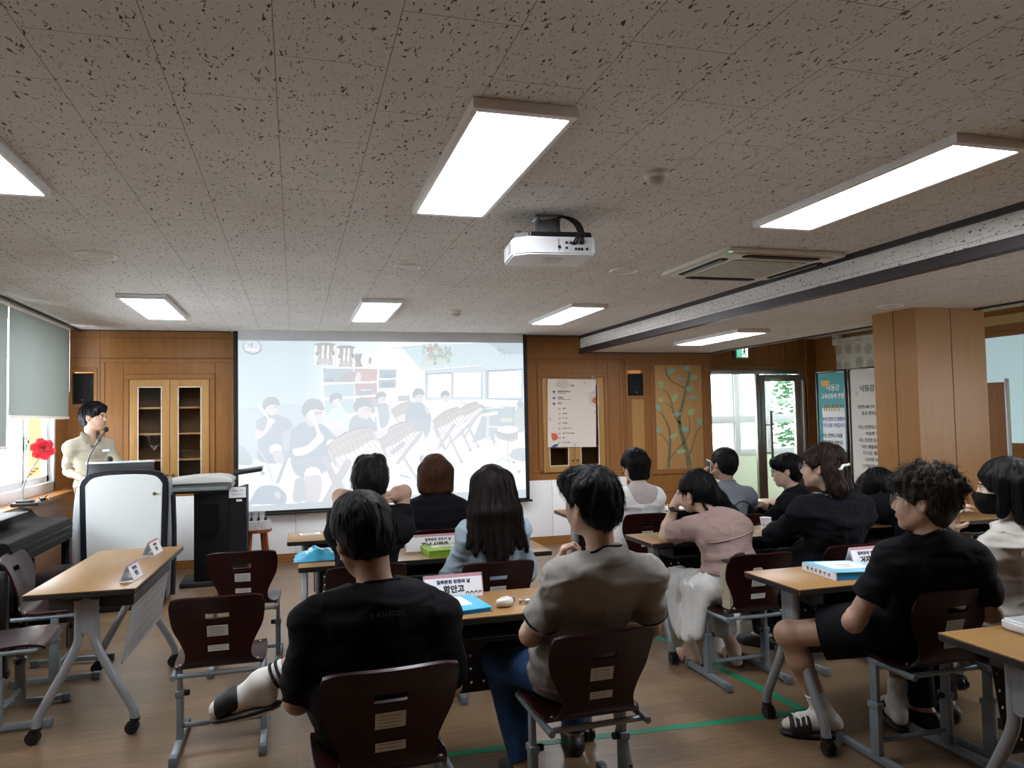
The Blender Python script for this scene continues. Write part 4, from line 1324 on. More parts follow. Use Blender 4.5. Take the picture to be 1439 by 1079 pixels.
def make_chair():
    """moulded plywood seat on a height-adjustable double-post frame; the sitter faces +y"""
    t = empty('school_chair', (0, 0, 0))
    zs = .405
    prof = [(.205, zs - .028), (.19, zs - .008), (.15, zs + .004), (.08, zs + .006), (0, zs), (-.09, zs - .003), (-.155, zs + .004), (-.19, zs + .030), (-.208, zs + .075), (-.22, zs + .13), (-.236, zs + .19), (-.258, zs + .25), (-.283, zs + .30), (-.305, zs + .34)]
    wid = [.165, .185, .195, .198, .198, .196, .185, .148, .138, .158, .186, .196, .197, .191]
    P = smooth_pts([(0, y, z) for y, z in prof], 4)
    Wd = smooth_pts([(w, 0, 0) for w in wid], 4)
    n, m = len(P), 32
    bm = bmesh.new()
    rows = []
    for i, (p, wv) in enumerate(zip(P, Wd)):
        f = i / (n - 1)
        curve = .0 if f < .5 else .030 * min(1, (f - .5) / .3)       # back wraps the sitter
        dish = .010 if f < .45 else 0
        row = []
        for k in range(m + 1):
            u = -1 + 2 * k / m
            x = u * wv.x
            y = p.y + curve * u * u
            z = p.z + dish * (u * u) - .0 
            if f > .9:
                z -= .012 * (abs(u) ** 6) * (f - .9) * 10
            row.append(bm.verts.new((x, y, z)))
        rows.append(row)
    # hand slot near the top of the back
    zt = P[-1].z
    for i in range(n - 1):
        for k in range(m):
            c = sum((v.co for v in (rows[i][k], rows[i][k + 1], rows[i + 1][k], rows[i + 1][k + 1])), Vector()) / 4
            if abs(c.x) < .048 and abs(c.z - (zt - .085)) < .0125 and i > n * .6:
                continue
            bm.faces.new((rows[i][k], rows[i][k + 1], rows[i + 1][k + 1], rows[i + 1][k]))
    for v in list(bm.verts):
        if not v.link_faces:
            bm.verts.remove(v)
    bmesh.ops.recalc_face_normals(bm, faces=bm.faces)
    ret = bmesh.ops.solidify(bm, geom=list(bm.faces), thickness=.011)
    me = bpy.data.meshes.new('seat_shell')
    bm.to_mesh(me)
    bm.free()
    sh = link('seat_shell', me, M_ply, t, 50)
    for (w, h, z, dx) in ((.088, .052, zt - .165, .0), (.088, .028, zt - .245, .002)):
        f = max(0, min(1, (z - zs) / .34))
        y = -.197 - .003 - (.108 * max(0, (f - .25)) ** 1.25)
        s = MB().box(-w / 2, w / 2, -.0006, .0006, -h / 2, h / 2)
        pr = MB()
        for q in range(4 if h > .04 else 2):
            pr.box(-w * .4, w * (.36 - .1 * (q % 2)), -.001, -.0005, h * .28 - q * .011 - .001, h * .28 - q * .011 + .001)
        so = s.build('sticker', M_stick, t, 0)
        # sit the sticker on the curved back
        best = min((abs(p.z - z), p.y) for p in P[n // 2:])[1]
        so.location = (dx, best - .0128, z)
        sl = 0
        for a, b in zip(P[n // 2:], P[n // 2 + 1:]):
            if a.z <= z <= b.z:
                sl = math.atan2(-(b.y - a.y), b.z - a.z)
        so.rotation_euler = (sl, 0, 0)
        pr.build('print_line', plain('grey print', '7C7C78', .7), so, 0)
    for s in (-1, 1):
        x = s * .187
        MB().tube([(x, -.225, zs - .022), (x, .175, zs - .018)], .0125, 12).build('seat_tube', M_cleg, t)
        po = MB().box(x - .011, x + .011, -.020, .020, .20, zs - .02, .005).build('post', M_cleg, t)
        MB().box(x - .015, x + .015, -.026, .026, .03, .255, .006).box(x - .019, x + .019, -.030, .030, .235, .262, .004).build('sleeve', M_cleg, po)
        MB().cyl((x - s * .028, -.0, .245), .014, .03, 'X', 14, bev=.003).cyl((x - s * .012, 0, .245), .006, .02, 'X', 10).build('clamp_knob', M_caster, po)
        ra = MB().box(x - .015, x + .015, -.215, .225, .012, .042, .006).build('foot_rail', M_cleg, t)
        for y0 in (-.232, .195):
            MB().box(x - .018, x + .018, y0, y0 + .047, 0, .045, .007).build('end_cap', M_rubber, ra)
        for yy in (-.16, .12):
            MB().cyl((s * .165, yy, zs + .0145), .006, .004, 'Z', 10).build('rivet', M_silver, t)
    MB().tube([(-.187, 0, .095), (.187, 0, .095)], .011, 10).build('crossbar', M_cleg, t)
    for yy in (-.175, .12):
        MB().tube([(-.187, yy, zs - .03), (.187, yy, zs - .03)], .011, 10).build('seat_bar', M_cleg, t)
    return t

CHAIRS = [(-.335, 3.86, 0, 0, 'empty burgundy plywood chair at left with two white stickers on its back'),
          (-.295, 5.03, -2, 0, 'empty burgundy plywood chair behind the near left one, turned to the dark podium'),
          (-1.42, 4.50, -88, .0, 'burgundy plywood chair at the left edge, lower one beside the lengthways table'),
          (-1.36, 5.22, -90, .0, 'burgundy plywood chair at the left edge, farther one beside the lengthways table'),
          (.245, 2.44, 3, .065, 'dark plywood chair under the man in the black T-shirt'),
          (1.045, 2.775, 1, 0, 'dark plywood chair under the man in the grey T-shirt'),
          (.33, 4.06, 2, .05, 'chair of the man holding the back of his head'),
          (1.035, 4.15, 0, 0, 'chair under the woman with long hair'),
          (.89, 4.98, 0, .065, 'chair under the woman with bobbed brown hair'),
          (2.54, 5.42, 0, .025, 'chair under the woman in the white sheer top'),
          (3.10, 5.10, 0, .02, 'chair under the man in the grey striped shirt'),
          (3.78, 5.10, 0, .02, 'chair under the young man in black with glasses'),
          (2.425, 3.84, 0, .0, 'burgundy plywood chair under the woman in the mauve blouse'),
          (3.075, 3.88, 0, .0, 'chair under the woman in black with a white hair clip'),
          (3.82, 3.98, 0, 0, 'chair under the person in black bending forward'),
          (2.557, 2.70, 0, .045, 'dark plywood chair under the man with curly hair'),
          (3.02, 2.58, 4, .0, 'chair at the right edge under the woman in the white shirt')]
ch0 = make_chair()
for i, (x, y, rz, dz, lab) in enumerate(CHAIRS):
    o = ch0 if i == 0 else copy_tree(ch0)
    o.location = (x, y, 0)
    o.rotation_euler = (0, 0, R(rz))
    if dz:
        # a chair set one notch higher: everything but the feet goes up
        for c in KIDS[o]:
            k = c.name.split('.')[0]
            if k in ('seat_shell', 'seat_tube', 'seat_bar', 'rivet', 'sticker', 'post'):
                c.location.z += dz
                if k == 'post':
                    for g in KIDS.get(c, ()):
                        g.location.z -= dz
    tag(o, lab, 'chair', 'burgundy school chairs')

# ------------------------------------------------------------------ things on the tables
M_paper = plain('white paper', 'E6E7EA', .7, var=.015)
M_pink = plain('pink print', 'B98A92', .7)
M_navy = plain('navy print', '23264A', .6)
def table_tent(x, y, z, rz, w, h, d, lines, label, pic=True, cut=0):
    t = empty('name_tent', (x, y, z), R(rz), label, 'name card', 'folded paper name cards')
    a = math.degrees(math.atan2(d / 2, h))
    sl = math.hypot(h, d / 2)
    for s in (-1, 1):
        M = TR(0, s * d / 2, 0) @ RX(s * a)
        pn = MB().box(-w / 2, w / 2, -.0006, .0006, 0, sl, M=M).build('front_sheet' if s < 0 else 'back_sheet', M_paper, t, 0)
        if s < 0:
            MB().box(-w / 2, w / 2, -.0012, -.0005, sl * .86, sl, M=M).box(-w / 2, w / 2, -.0012, -.0005, 0, sl * .05, M=M).box(-w / 2, -w / 2 + .004, -.0012, -.0005, 0, sl, M=M).box(w / 2 - .004, w / 2, -.0012, -.0005, 0, sl, M=M).build('pink_border', M_pink, pn, 0)
            for body, size, px, pz, m, b in lines:
                text_mesh('printed_line', body, size, m, pn, M @ TR(px, -.0010, pz * sl) @ RX(90), b)
            if pic:
                f = MB()
                for k in range(4):
                    cx = w / 2 - .072 + .019 * k
                    f.prism([(cx + .008 * math.cos(q), sl * .16 + .010 * math.sin(q)) for q in [6.283 * j / 14 for j in range(14)]], .0005, M @ TR(0, -.001, 0) @ RX(90))
                f.build('hair_print', M_ink, pn, 0)
                f = MB()
                for k in range(4):
                    cx = w / 2 - .072 + .019 * k
                    f.prism([(cx + .006 * math.cos(q), sl * .13 + .0075 * math.sin(q)) for q in [6.283 * j / 14 for j in range(14)]], .0008, M @ TR(0, -.001, 0) @ RX(90)).box(cx - .007, cx + .007, -.0018, -.001, sl * .02, sl * .065, M=M)
                f.build('face_print', plain('pale face print', 'E8D9D4', .7), pn, 0)
    MB().box(-w / 2, w / 2, -d / 2, d / 2, 0, .0015).build('base_sheet', M_paper, t, 0)
    return t
T = .72
table_tent(.663, 3.275, T, 0, .262, .098, .07, [('칠북분원 방문의 날', .019, 0, .68, M_navy, .03), ('함안고', .034, .0, .36, M_ink, .04)], 'folded name card reading 함안고 beside the pale blue folder')
table_tent(.775, 4.46, T, -1, .31, .096, .07, [('칠북분원 방문의 날', .020, .04, .68, M_navy, .03), ('경남 신항중', .034, .02, .36, M_ink, .04)], 'folded name card behind the green folder, reading 신항중')
table_tent(2.80, 3.175, T, -1, .27, .095, .075, [('칠북분원 방문의 날', .019, -.02, .68, M_navy, .03), ('거제 옥포', .034, -.02, .36, M_ink, .04)], 'folded name card reading 거제 beside the blue binder', False)
table_tent(-.80, 4.235, T, 84, .16, .085, .075, [('칠북분원', .018, 0, .66, M_navy, .03), ('방문', .026, 0, .36, M_ink, .04)], 'nearer of the two small paper tents on the lengthways table', False)
table_tent(-.83, 5.00, T, 84, .19, .085, .075, [('칠북분원', .018, 0, .66, M_navy, .03), ('방문', .026, 0, .36, M_ink, .04)], 'farther of the two small paper tents on the lengthways table', False)

M_cyan = plain('blue folder plastic', '45B4DA', .3, var=.05)
M_cyan2 = plain('deep blue folder side', '1E8FC4', .35, var=.05)
def folder(x, y, rz, w, d, h, m, side, label, spine=None, sheet=(.62, .6), tilt=0):
    t = empty('document_folder', (x, y, T), R(rz), label, 'folder', 'plastic document folders')
    MB().prism(rrect(w, d, .006, 3), .0022, TR(0, 0, h - .0022) @ RY(tilt)).build('cover', m, t)
    MB().prism(rrect(w, d, .006, 3), .0022, TR(0, 0, 0)).build('back_cover', side, t)
    MB().box(-w / 2 + .006, w / 2 - .01, -d / 2 + .006, d / 2 - .006, .0022, h - .004).build('pages', side, t, 0)
    MB().box(-w * sheet[0] / 2, w * sheet[0] / 2, -d * sheet[1] / 2 + .03, d * sheet[1] / 2 + .03, h - .0002, h + .0008, M=RY(tilt)).build('title_sheet', M_paper, t, 0)
    ln = MB()
    for k in range(2):
        ln.box(-w * .14, w * (.12 - .05 * k), .02 - .04 * k, .028 - .04 * k, h + .0006, h + .0012, M=RY(tilt))
    ln.build('printed_line', M_navy, t, 0)
    if spine:
        MB().box(-w / 2 - .003, -w / 2 + .004, -d / 2, d / 2, 0, h, .001).build('spine', M_paper, t, 0)
        for k, ch in enumerate(spine):
            text_mesh('spine_letter', ch, h * .55, M_navy, t, TR(-w / 2 - .0035, d / 2 - .05 - k * .034, h / 2) @ RZ(-90) @ RX(90), .02)
    return t
folder(.60, 3.075, 8, .30, .25, .018, M_cyan, M_cyan2, 'pale blue folder on the desk of the man in black, with a white title sheet')
folder(2.545, 3.06, -5, .29, .27, .034, plain('light blue binder cover', '8CCBE4', .3, var=.05), M_cyan2, 'thick light blue binder with a lettered white spine, at right', list('칠북분원안내'), (.7, .62), 1.5)
folder(.845, 4.335, 4, .27, .21, .038, plain('lime folder plastic', '9CC43A', .35, var=.05), plain('lime folder side', '7FA524', .4), 'lime green folder in front of the woman with long hair', None, (.6, .3))
def blue_bag():
    t = empty('document_bag', (.165, 4.47, T), R(-3), 'crumpled light blue plastic document bag on the left end of the middle table', 'bag')
    b = bmesh.new()
    n, m = 26, 18
    rnd = np.random.RandomState(3)
    ph = rnd.rand(6) * 6
    top, bot = [], []
    for j in range(m + 1):
        for arr, s in ((top, 1), (bot, 0)):
            arr.append([])
            for i in range(n + 1):
                u, v = -1 + 2 * i / n, -1 + 2 * j / m
                e = max(0, (1 - abs(u) ** 3) * (1 - abs(v) ** 3))
                z = .004 + s * (e * .045 + e * .012 * (math.sin(5 * u + 3 * v + ph[0]) + math.sin(9 * v - 4 * u + ph[1]) * .7 + .5 * math.sin(13 * u + 2 * v)))
                arr[-1].append(b.verts.new((u * .17 + .006 * math.sin(7 * v) * s, v * .125 + .006 * math.sin(6 * u + 1) * s, max(.002, z))))
    for j in range(m):
        for i in range(n):
            b.faces.new((top[j][i], top[j][i + 1], top[j + 1][i + 1], top[j + 1][i]))
            b.faces.new((bot[j][i], bot[j + 1][i], bot[j + 1][i + 1], bot[j][i + 1]))
    bmesh.ops.remove_doubles(b, verts=b.verts, dist=.0025)
    MB().add(b).build('pouch', M_cyan, t, 60)
    MB().box(-.16, .16, .118, .128, .004, .010, .002).build('zip', plain('pale blue zip', 'A9DDEE', .4), t)
    MB().box(-.10, .08, -.07, .0, .040, .042, M=RY(3)).build('label', plain('pale sheet inside', 'BFE2EE', .4), t, 0)
blue_bag()
def small_paper(x, y, rz, w, d, label, z=T):
    t = empty('paper_sheet', (x, y, z), R(rz), label, 'paper')
    MB().box(-w / 2, w / 2, -d / 2, d / 2, .0005, .002).build('sheet', M_paper, t, 0)
    ln = MB()
    for k in range(5):
        ln.box(-w * .38, w * (.3 - .1 * (k % 2)), d * (.3 - .13 * k) - .002, d * (.3 - .13 * k) + .002, .0019, .0025)
    ln.build('print', plain('grey print', '7C7C78', .7), t, 0)
small_paper(.10, 5.44, 6, .14, .10, 'small white slip of paper on the far left table end')
small_paper(2.98, 5.70, -8, .30, .21, 'white papers on the table right of the woman in white')
small_paper(2.95, 3.05, 10, .30, .21, 'white sheet on the table beside the name card reading 거제')
small_paper(3.95, 4.40, 12, .30, .22, 'white sheet on the table right of the bending person')
def label_slip():
    t = empty('paper_label', (.865, 4.176, .692), R(-1), 'white paper label hanging under the edge of the middle-row table', 'label')
    MB().box(-.055, .055, -.001, .001, -.032, .0, M=RY(-5)).build('slip', M_paper, t, 0)
    MB().box(-.045, .03, -.0016, -.001, -.02, -.016, M=RY(-5)).build('print_line', plain('grey print', '7C7C78', .7), t, 0)
label_slip()
def tissue():
    t = empty('wrapped_snack', (.83, 3.025, T), R(15), 'crumpled white wrapped packet on the desk beside the pale blue folder', 'packet')
    b = bmesh.new()
    bmesh.ops.create_icosphere(b, subdivisions=3, radius=1)
    rnd = random.Random(4)
    for v in b.verts:
        k = 1 + .12 * math.sin(5 * v.co.x + 2) * math.sin(6 * v.co.y) + .05 * rnd.uniform(-1, 1)
        v.co = Vector((v.co.x * .042 * k, v.co.y * .026 * k, .020 + max(-.019, v.co.z * .021 * k)))
    MB().add(b).build('wrapper', plain('white wrapper film', 'D8D5CC', .25, var=.08), t, 50)
    MB().box(.026, .045, -.014, .014, .012, .036, .003, M=RZ(10)).build('end_fold', plain('grey foil', '8F8C84', .3, .5), t)
    MB().tube([(-.02, -.01, .036), (-.005, .0, .041), (.02, .004, .038)], .003, 6).build('crease', plain('white wrapper film', 'D8D5CC', .25), t)
tissue()
def candy():
    t = empty('wrapped_candy', (.935, 3.05, T), R(-20), 'small twisted candy wrapper right of the crumpled packet', 'candy')
    MB().sph((0, 0, .010), .012, (1.3, .9, .8)).build('candy_body', plain('silver wrapper', 'B8BABC', .25, .5, var=.15), t)
    for s in (-1, 1):
        MB().lathe([(.003, 0), (.006, .008), (.011, .02)], (s * .014, 0, .010), 10, None if s > 0 else None, 'X').build('twist_end', plain('silver wrapper', 'B8BABC'), t) if s > 0 else MB().lathe([(.011, -.02), (.006, -.008), (.003, 0)], (-.014, 0, .010), 10, None, 'X').build('twist_end', plain('silver wrapper', 'B8BABC'), t)
candy()
def paper_cup():
    t = empty('paper_cup', (2.985, 4.33, T), 0, 'white paper cup on the table in front of the woman in black', 'cup')
    MB().lathe([(.026, 0), (.027, .004), (.036, .085), (.038, .088), (.036, .089), (.034, .085), (.025, .008), (0, .008)], n=28).build('cup', M_paper, t, 60)
    f = MB()
    for k in range(7):
        a = R(200 + 22 * k)
        r = .0325
        f.sph((r * math.cos(a), r * math.sin(a), .045 + .012 * math.sin(3 * k)), .004, (1, 1, 1.2), 8)
    f.build('leaf_print', plain('grey green print', '8FA08C', .7), t)
paper_cup()
def white_device():
    t = empty('white_device', (2.50, 2.045, T), R(-4), 'white plastic device on the table in the bottom right corner', 'device')
    MB().prism(rrect(.22, .13, .03, 6), .034, TR(0, 0, .003), .008).build('case', plain('glossy white plastic', 'E2E4E6', .25, var=.02), t)
    MB().box(-.075, -.045, -.0662, -.064, .012, .024, .003).build('slot', M_grey, t)
    MB().prism(rrect(.18, .10, .02, 5), .002, TR(0, 0, .0365)).build('lid', M_silver, t)
white_device()

# ------------------------------------------------------------------ left side: piano, lectern, podium, stool, sill
def piano():
    x0, x1, y0, y1 = XL + .03, -1.655, 5.24, 6.56
    t = empty('digital_piano', ((x0 + x1) / 2, (y0 + y1) / 2, 0), 0, 'black digital piano with closed lid under the left window', 'piano')
    W, D = (y1 - y0) / 2, (x1 - x0) / 2
    pf = [(-D, .50), (D, .62), (D, .755), (D - .012, .79), (D - .03, .80), (-.02, .815), (-.045, .835), (-.07, .875), (-.10, .885), (-D, .89)]
    pf = [(-D, .62), (D, .64)] + pf[2:]
    MB().prism(pf, 2 * W, TR(0, W, 0) @ RX(90), .004).build('body', plain('piano black lacquer', '08080B', .6, var=.1, spec=.1), t)
    MB().box(D - .30, D + .006, -W + .01, W - .01, .735, .748, .003).box(D - .002, D + .008, -W + .02, W - .02, .69, .70, .003).build('lid_edge', plain('piano edge', '101015', .5, spec=.15), t)
    for s in (-1, 1):
        MB().box(-D, -D + .16, s * W - .02, s * W + .02, 0, .64, .004).box(D - .07, D - .01, s * W - .025, s * W + .025, .04, .64, .004).box(-D, D, s * W - .025, s * W + .025, 0, .045, .004).build('leg', plain('piano side black', '121116', .35, var=.1), t)
    MB().box(-D + .02, -D + .04, -W + .02, W - .02, .12, .62).build('back_panel', M_mblack, t, 0)
    MB().box(-D + .03, -D + .25, -W + .05, .22, .892, .902, .003).build('music_rest', plain('piano edge', '101015', .5, spec=.15), t)
    MB().box(-.02, .06, -.12, .12, .02, .09, .006).build('pedal_box', M_mblack, t)
    for k in (-1, 0, 1):
        MB().box(.05, .13, k * .07 - .012, k * .07 + .012, .045, .055, .003).build('pedal', M_silver, t)
piano()
def bench():
    t = empty('piano_bench', (-1.62, 6.15, 0), 0, 'low black bench pushed under the piano', 'bench')
    MB().box(-.17, .17, -.36, .36, .40, .45, .012).build('seat', plain('black leatherette', '101014', .35, var=.1), t)
    MB().box(-.15, .15, -.34, .34, .33, .40, .003).build('apron', M_mblack, t)
    for a in (-1, 1):
        for b in (-1, 1):
            MB().box(a * .14 - .02, a * .14 + .02, b * .32 - .02, b * .32 + .02, 0, .34, .003).build('leg', M_mblack, t)
bench()
def lectern():
    """white fronted electronic lectern with a dark rounded frame"""
    t = empty('lectern', (-1.345, 6.86, 0), R(3), 'white fronted electronic lectern with a dark rounded frame, before the presenter', 'lectern')
    w, h = .66, 1.13
    def outl(w, z0, z1, sag, r, n=10):
        pts = [(-w / 2 * .93, z0)]
        top = []
        for k in range(21):
            u = -1 + 2 * k / 20
            top.append((u * w / 2, z1 - sag * abs(u) ** 3.2 - (.05 * max(0, abs(u) - .86) / .14) ** 1))
        return pts + top + [(w / 2 * .93, z0)]
    fr = outl(w, .05, h, .05, .1)
    MB().prism(fr[::-1], .10, TR(0, .06, 0) @ RX(90), .014).build('frame', plain('lectern navy black', '171B26', .3, var=.08), t, 60)
    MB().prism([(x * .86, .20 + (z - .05) * .83) for x, z in fr][::-1], .02, TR(0, -.03, 0) @ RX(90), .006).build('front_panel', plain('glossy white panel', 'E2E6E4', .18, var=.01), t, 60)
    MB().cyl((.225, -.056, .93), .014, .012, 'Y', 16).build('key_lock', plain('brass lock', '8A7A3A', .35, .8), t)
    MB().box(-w / 2 + .05, w / 2 - .05, .06, .50, .62, .66, .004).box(-w / 2 + .02, -w / 2 + .05, .05, .52, .04, 1.02, .004).box(w / 2 - .05, w / 2 - .02, .05, .52, .04, 1.02, .004).box(-w / 2 + .04, w / 2 - .04, .05, .52, 1.00, 1.03, .004).build('cabinet', plain('lectern grey', '7E8488', .4), t)
    MB().tube(smooth_pts([(-w / 2 - .02, .10, .06), (-w / 2 - .045, .12, .5), (-w / 2 - .03, .13, .9), (-w / 2 + .03, .12, 1.07)], 6), .03, 12, flat=(.8, 1.5)).build('side_rail', M_silver, t)
    MB().tube(smooth_pts([(w / 2 + .02, .10, .06), (w / 2 + .03, .12, .5), (w / 2 + .02, .13, .9)], 6), .02, 10).build('side_rail', M_mblack, t)
    MB().box(-.27, .27, -.09, .05, 0, .06, .01).box(-.29, .29, .05, .50, 0, .045, .01).build('base', M_mblack, t)
    for s in (-1, 1):
        MB().cyl((s * .24, .42, .02), .02, .02, 'X', 12).build('caster', M_caster, t)
lectern()
def monitor():
    t = empty('monitor', (-1.435, 7.12, 1.03), R(4), 'black monitor lying back on the lectern, its edge silver', 'monitor')
    MB().box(-.26, .26, -.02, .02, .0, .155, .006, M=RX(-14)).build('case', M_black, t)
    MB().box(-.262, .262, -.024, .022, .145, .162, .004, M=RX(-14)).build('top_edge', M_silver, t)
    MB().box(-.1, .1, -.05, .1, 0, .012, .003).build('stand', M_black, t)
monitor()
def gooseneck_mic():
    t = empty('gooseneck_microphone', (-1.66, 7.0, 1.03), 0, 'thin gooseneck microphone bending up from the lectern', 'microphone')
    p = smooth_pts([(0, 0, 0), (0, .0, .10), (.012, 0, .20), (.06, .0, .30), (.13, .0, .42)], 8)
    MB().tube(p, .0055, 8).build('gooseneck', M_black, t)
    MB().cyl((0, 0, .006), .025, .014, 'Z', 16).build('base', M_black, t)
    d = (p[-1] - p[-2]).normalized()
    q = MB().sph(p[-1] + d * .02, .021, (1, 1, 1.1))
    q.build('foam_head', plain('foam', '0A0A0C', .95), t)
gooseneck_mic()
def podium():
    """dark media podium with a sloping document-camera top"""
    t = empty('media_podium', (-.80, 7.62, 0), 0, 'dark media podium with a pale sloping top, left of the screen', 'podium')
    MB().box(-.10, .20, -.10, .30, .05, .86, .006).build('column', plain('podium black', '0D0C0F', .5, var=.1, spec=.2), t)
    MB().prism([(.20, .04), (.36, .04), (.36, .90), (.20, .86)], .36, TR(0, .26, 0) @ RX(90), .006).build('side_column', plain('podium charcoal', '151418', .55, var=.08, spec=.2), t)
    MB().prism(rrect(.17, .28, .025), .03, TR(.03, -.10, .62) @ RX(90), .006).build('front_door', plain('podium panel black', '09090C', .35, spec=.25), t)
    c = MB().prism([(-.40, .90), (-.36, .86), (.20, .86), (.24, .91), (.22, .945), (-.38, .935)], .42, TR(0, .27, 0) @ RX(90), .006)
    c.build('drawer_body', plain('podium grey', '5E6262', .4), t)
    MB().box(-.30, .19, -.152, -.146, .885, .915, .002).build('drawer_slot', plain('slot grey green', '7E8684', .4), t)
    MB().box(-.36, .21, -.15, -.147, .865, .88, .001).build('shadow_gap', M_mblack, t)
    prof = [(-.40, .945), (-.41, .96), (-.28, .995), (-.12, 1.012), (.10, 1.015), (.20, 1.0), (.25, .965), (.24, .945)]
    MB().prism(prof, .44, TR(0, .28, 0) @ RX(90), .01).build('top_cover', plain('pale grey cover', 'C5C7C3', .4, var=.02), t, 60)
    MB().box(-.13, .13, -.17, .17, -.018, .018, .006, M=TR(.37, .06, 1.04) @ RY(-7)).build('side_tray', plain('tray black', '1B1A1D', .35), t)
    sg = MB().box(.205, .355, -.105, -.102, .80, .90).build('notice', M_paper, t, 0)
    text_mesh('notice_text', '디지털 교탁', .02, M_grey, sg, TR(.28, -.1055, .865) @ RX(90), .01)
    text_mesh('notice_text', '사용 후 전원 끄기', .014, M_grey, sg, TR(.28, -.1055, .83) @ RX(90), .01)
    MB().box(.27, .32, -.105, -.102, .765, .785).build('asset_tag', M_paper, t, 0)
    MB().box(-.22, .36, -.14, .30, 0, .045, .01).build('base', M_mblack, t)
podium()
def stool():
    t = empty('stool', (-.375, 7.98, 0), R(15), 'small reddish wooden stool beside the dark podium', 'stool')
    m = wood('reddish stool wood', '7A3D1E', '9A5530', 'Z', .4, 2)
    MB().cyl((0, 0, .425), .15, .03, 'Z', 32, bev=.006).build('seat', m, t)
    for k in range(4):
        a = R(45 + 90 * k)
        MB().tube([(.10 * math.cos(a), .10 * math.sin(a), .41), (.15 * math.cos(a), .15 * math.sin(a), 0)], [.02, .017], 12).build('leg', m, t)
    rg = MB()
    for k in range(4):
        a, b = R(45 + 90 * k), R(135 + 90 * k)
        rg.tube([(.132 * math.cos(a), .132 * math.sin(a), .14), (.132 * math.cos(b), .132 * math.sin(b), .14)], .010, 8)
    rg.build('stretcher', m, t)
stool()
def basket():
    t = empty('basket', (-.38, 7.96, .44), R(8), 'white plastic basket on the wooden stool', 'basket')
    mb = MB()
    w, d, h = .26, .18, .085
    mb.box(-w / 2, w / 2, -d / 2, d / 2, 0, .004)
    for z in (.004, .02, .036, .052, .07):
        mb.box(-w / 2, w / 2, -d / 2 - .002, -d / 2 + .002, z, z + .009).box(-w / 2, w / 2, d / 2 - .002, d / 2 + .002, z, z + .009).box(-w / 2 - .002, -w / 2 + .002, -d / 2, d / 2, z, z + .009).box(w / 2 - .002, w / 2 + .002, -d / 2, d / 2, z, z + .009)
    for k in range(9):
        x = -w / 2 + w * k / 8
        mb.box(x - .004, x + .004, -d / 2 - .0025, -d / 2 + .0025, 0, h).box(x - .004, x + .004, d / 2 - .0025, d / 2 + .0025, 0, h)
    mb.build('body', plain('basket white', 'DDDEDC', .5), t, 0)
    MB().tube([(-w / 2, -d / 2, h), (w / 2, -d / 2, h), (w / 2, d / 2, h), (-w / 2, d / 2, h), (-w / 2, -d / 2, h)], .006, 8).build('rim', plain('basket white', 'DDDEDC', .5), t)
basket()
for k in range(3):
    t = empty('carton', (-.45 + .065 * k, 7.94, .446), R(4 * k - 4), ['leftmost', 'middle', 'rightmost'][k] + ' grey striped carton of three standing in the white basket', 'carton', 'cartons in the white basket')
    MB().box(-.028, .028, -.03, .03, 0, .17, .003).build('box', plain('grey carton', 'A3A6A8', .6), t)
    MB().box(-.02, .02, -.0312, -.030, .04, .14).build('front_print', plain('pale carton print', 'CDD0D2', .6), t, 0)
    MB().box(-.012, .012, -.0318, -.031, .07, .12, M=RY(20)).build('mark', M_ink, t, 0)

def paper_rose():
    t = empty('paper_rose', (-1.965, 6.56, SILL), 0, 'big red paper rose on a bent wire stand, on the window sill', 'flower')
    m = plain('red crepe paper', 'F0505E', .6, var=.12, scale=14)
    c = Vector((.10, .02, .43))
    MB().tube(smooth_pts([(-.02, -.0, .02), (-.03, 0, .12), (0, 0, .22), (.05, .01, .32), (.09, .015, .38)], 6), .006, 8).build('stem', plain('wire stem', 'A9B0AC', .4, .5), t)
    MB().box(-.10, .09, -.05, .05, 0, .028, .008).box(-.07, .05, -.035, .035, .026, .045, .01).build('base', M_black, t)
    Mf = Matrix.Translation(c) @ RZ(28) @ RX(-12) @ Matrix.Scale(.74, 4)
    for ring, (n, r0, w, h_) in enumerate(((2, .008, .020, .030), (3, .016, .030, .036), (4, .028, .040, .040), (5, .044, .050, .036), (6, .062, .058, .022), (6, .074, .060, .000))):
        for k in range(n):
            a = 2 * math.pi * k / n + ring * .9
            bm_ = bmesh.new()
            g = []
            for j in range(8):
                row = []
                v = j / 7
                for i in range(11):
                    u = -1 + 2 * i / 10
                    half = w * (math.sin(math.pi * (.16 + .62 * v)) ** .6)
                    th = u * half / max(r0, .012) * (.75 if ring > 1 else 1.2)
                    th = max(-1.5, min(1.5, th))
                    rr = r0 * (.45 + .62 * v) + (.012 + .006 * ring) * v ** 3 * (1 - .5 * u * u) + .003 * math.sin(6 * u + ring + k)
                    yy = -h_ * v + .03 - .010 * ring * .4 + (.010 * v * v if ring > 3 else 0) + .004 * math.sin(4 * u + k) * v
                    row.append(bm_.verts.new((rr * math.cos(th), yy - .012 * v * (1 - u * u), rr * math.sin(th) + 0)))
                g.append(row)
            for j in range(7):
                for i in range(10):
                    bm_.faces.new((g[j][i], g[j][i + 1], g[j + 1][i + 1], g[j + 1][i]))
            bmesh.ops.solidify(bm_, geom=list(bm_.faces), thickness=.0012)
            MB().add(bm_, Mf @ Matrix.Rotation(a, 4, 'Y')).build('petal', m, t, 80)
    for k in range(3):
        MB().sph(Vector((.02 + .02 * k, 0, .24 + .02 * k)), .018, (1, .3, .5), 10).build('small_leaf', plain('dry leaf', 'A4603E', .7), t)
paper_rose()
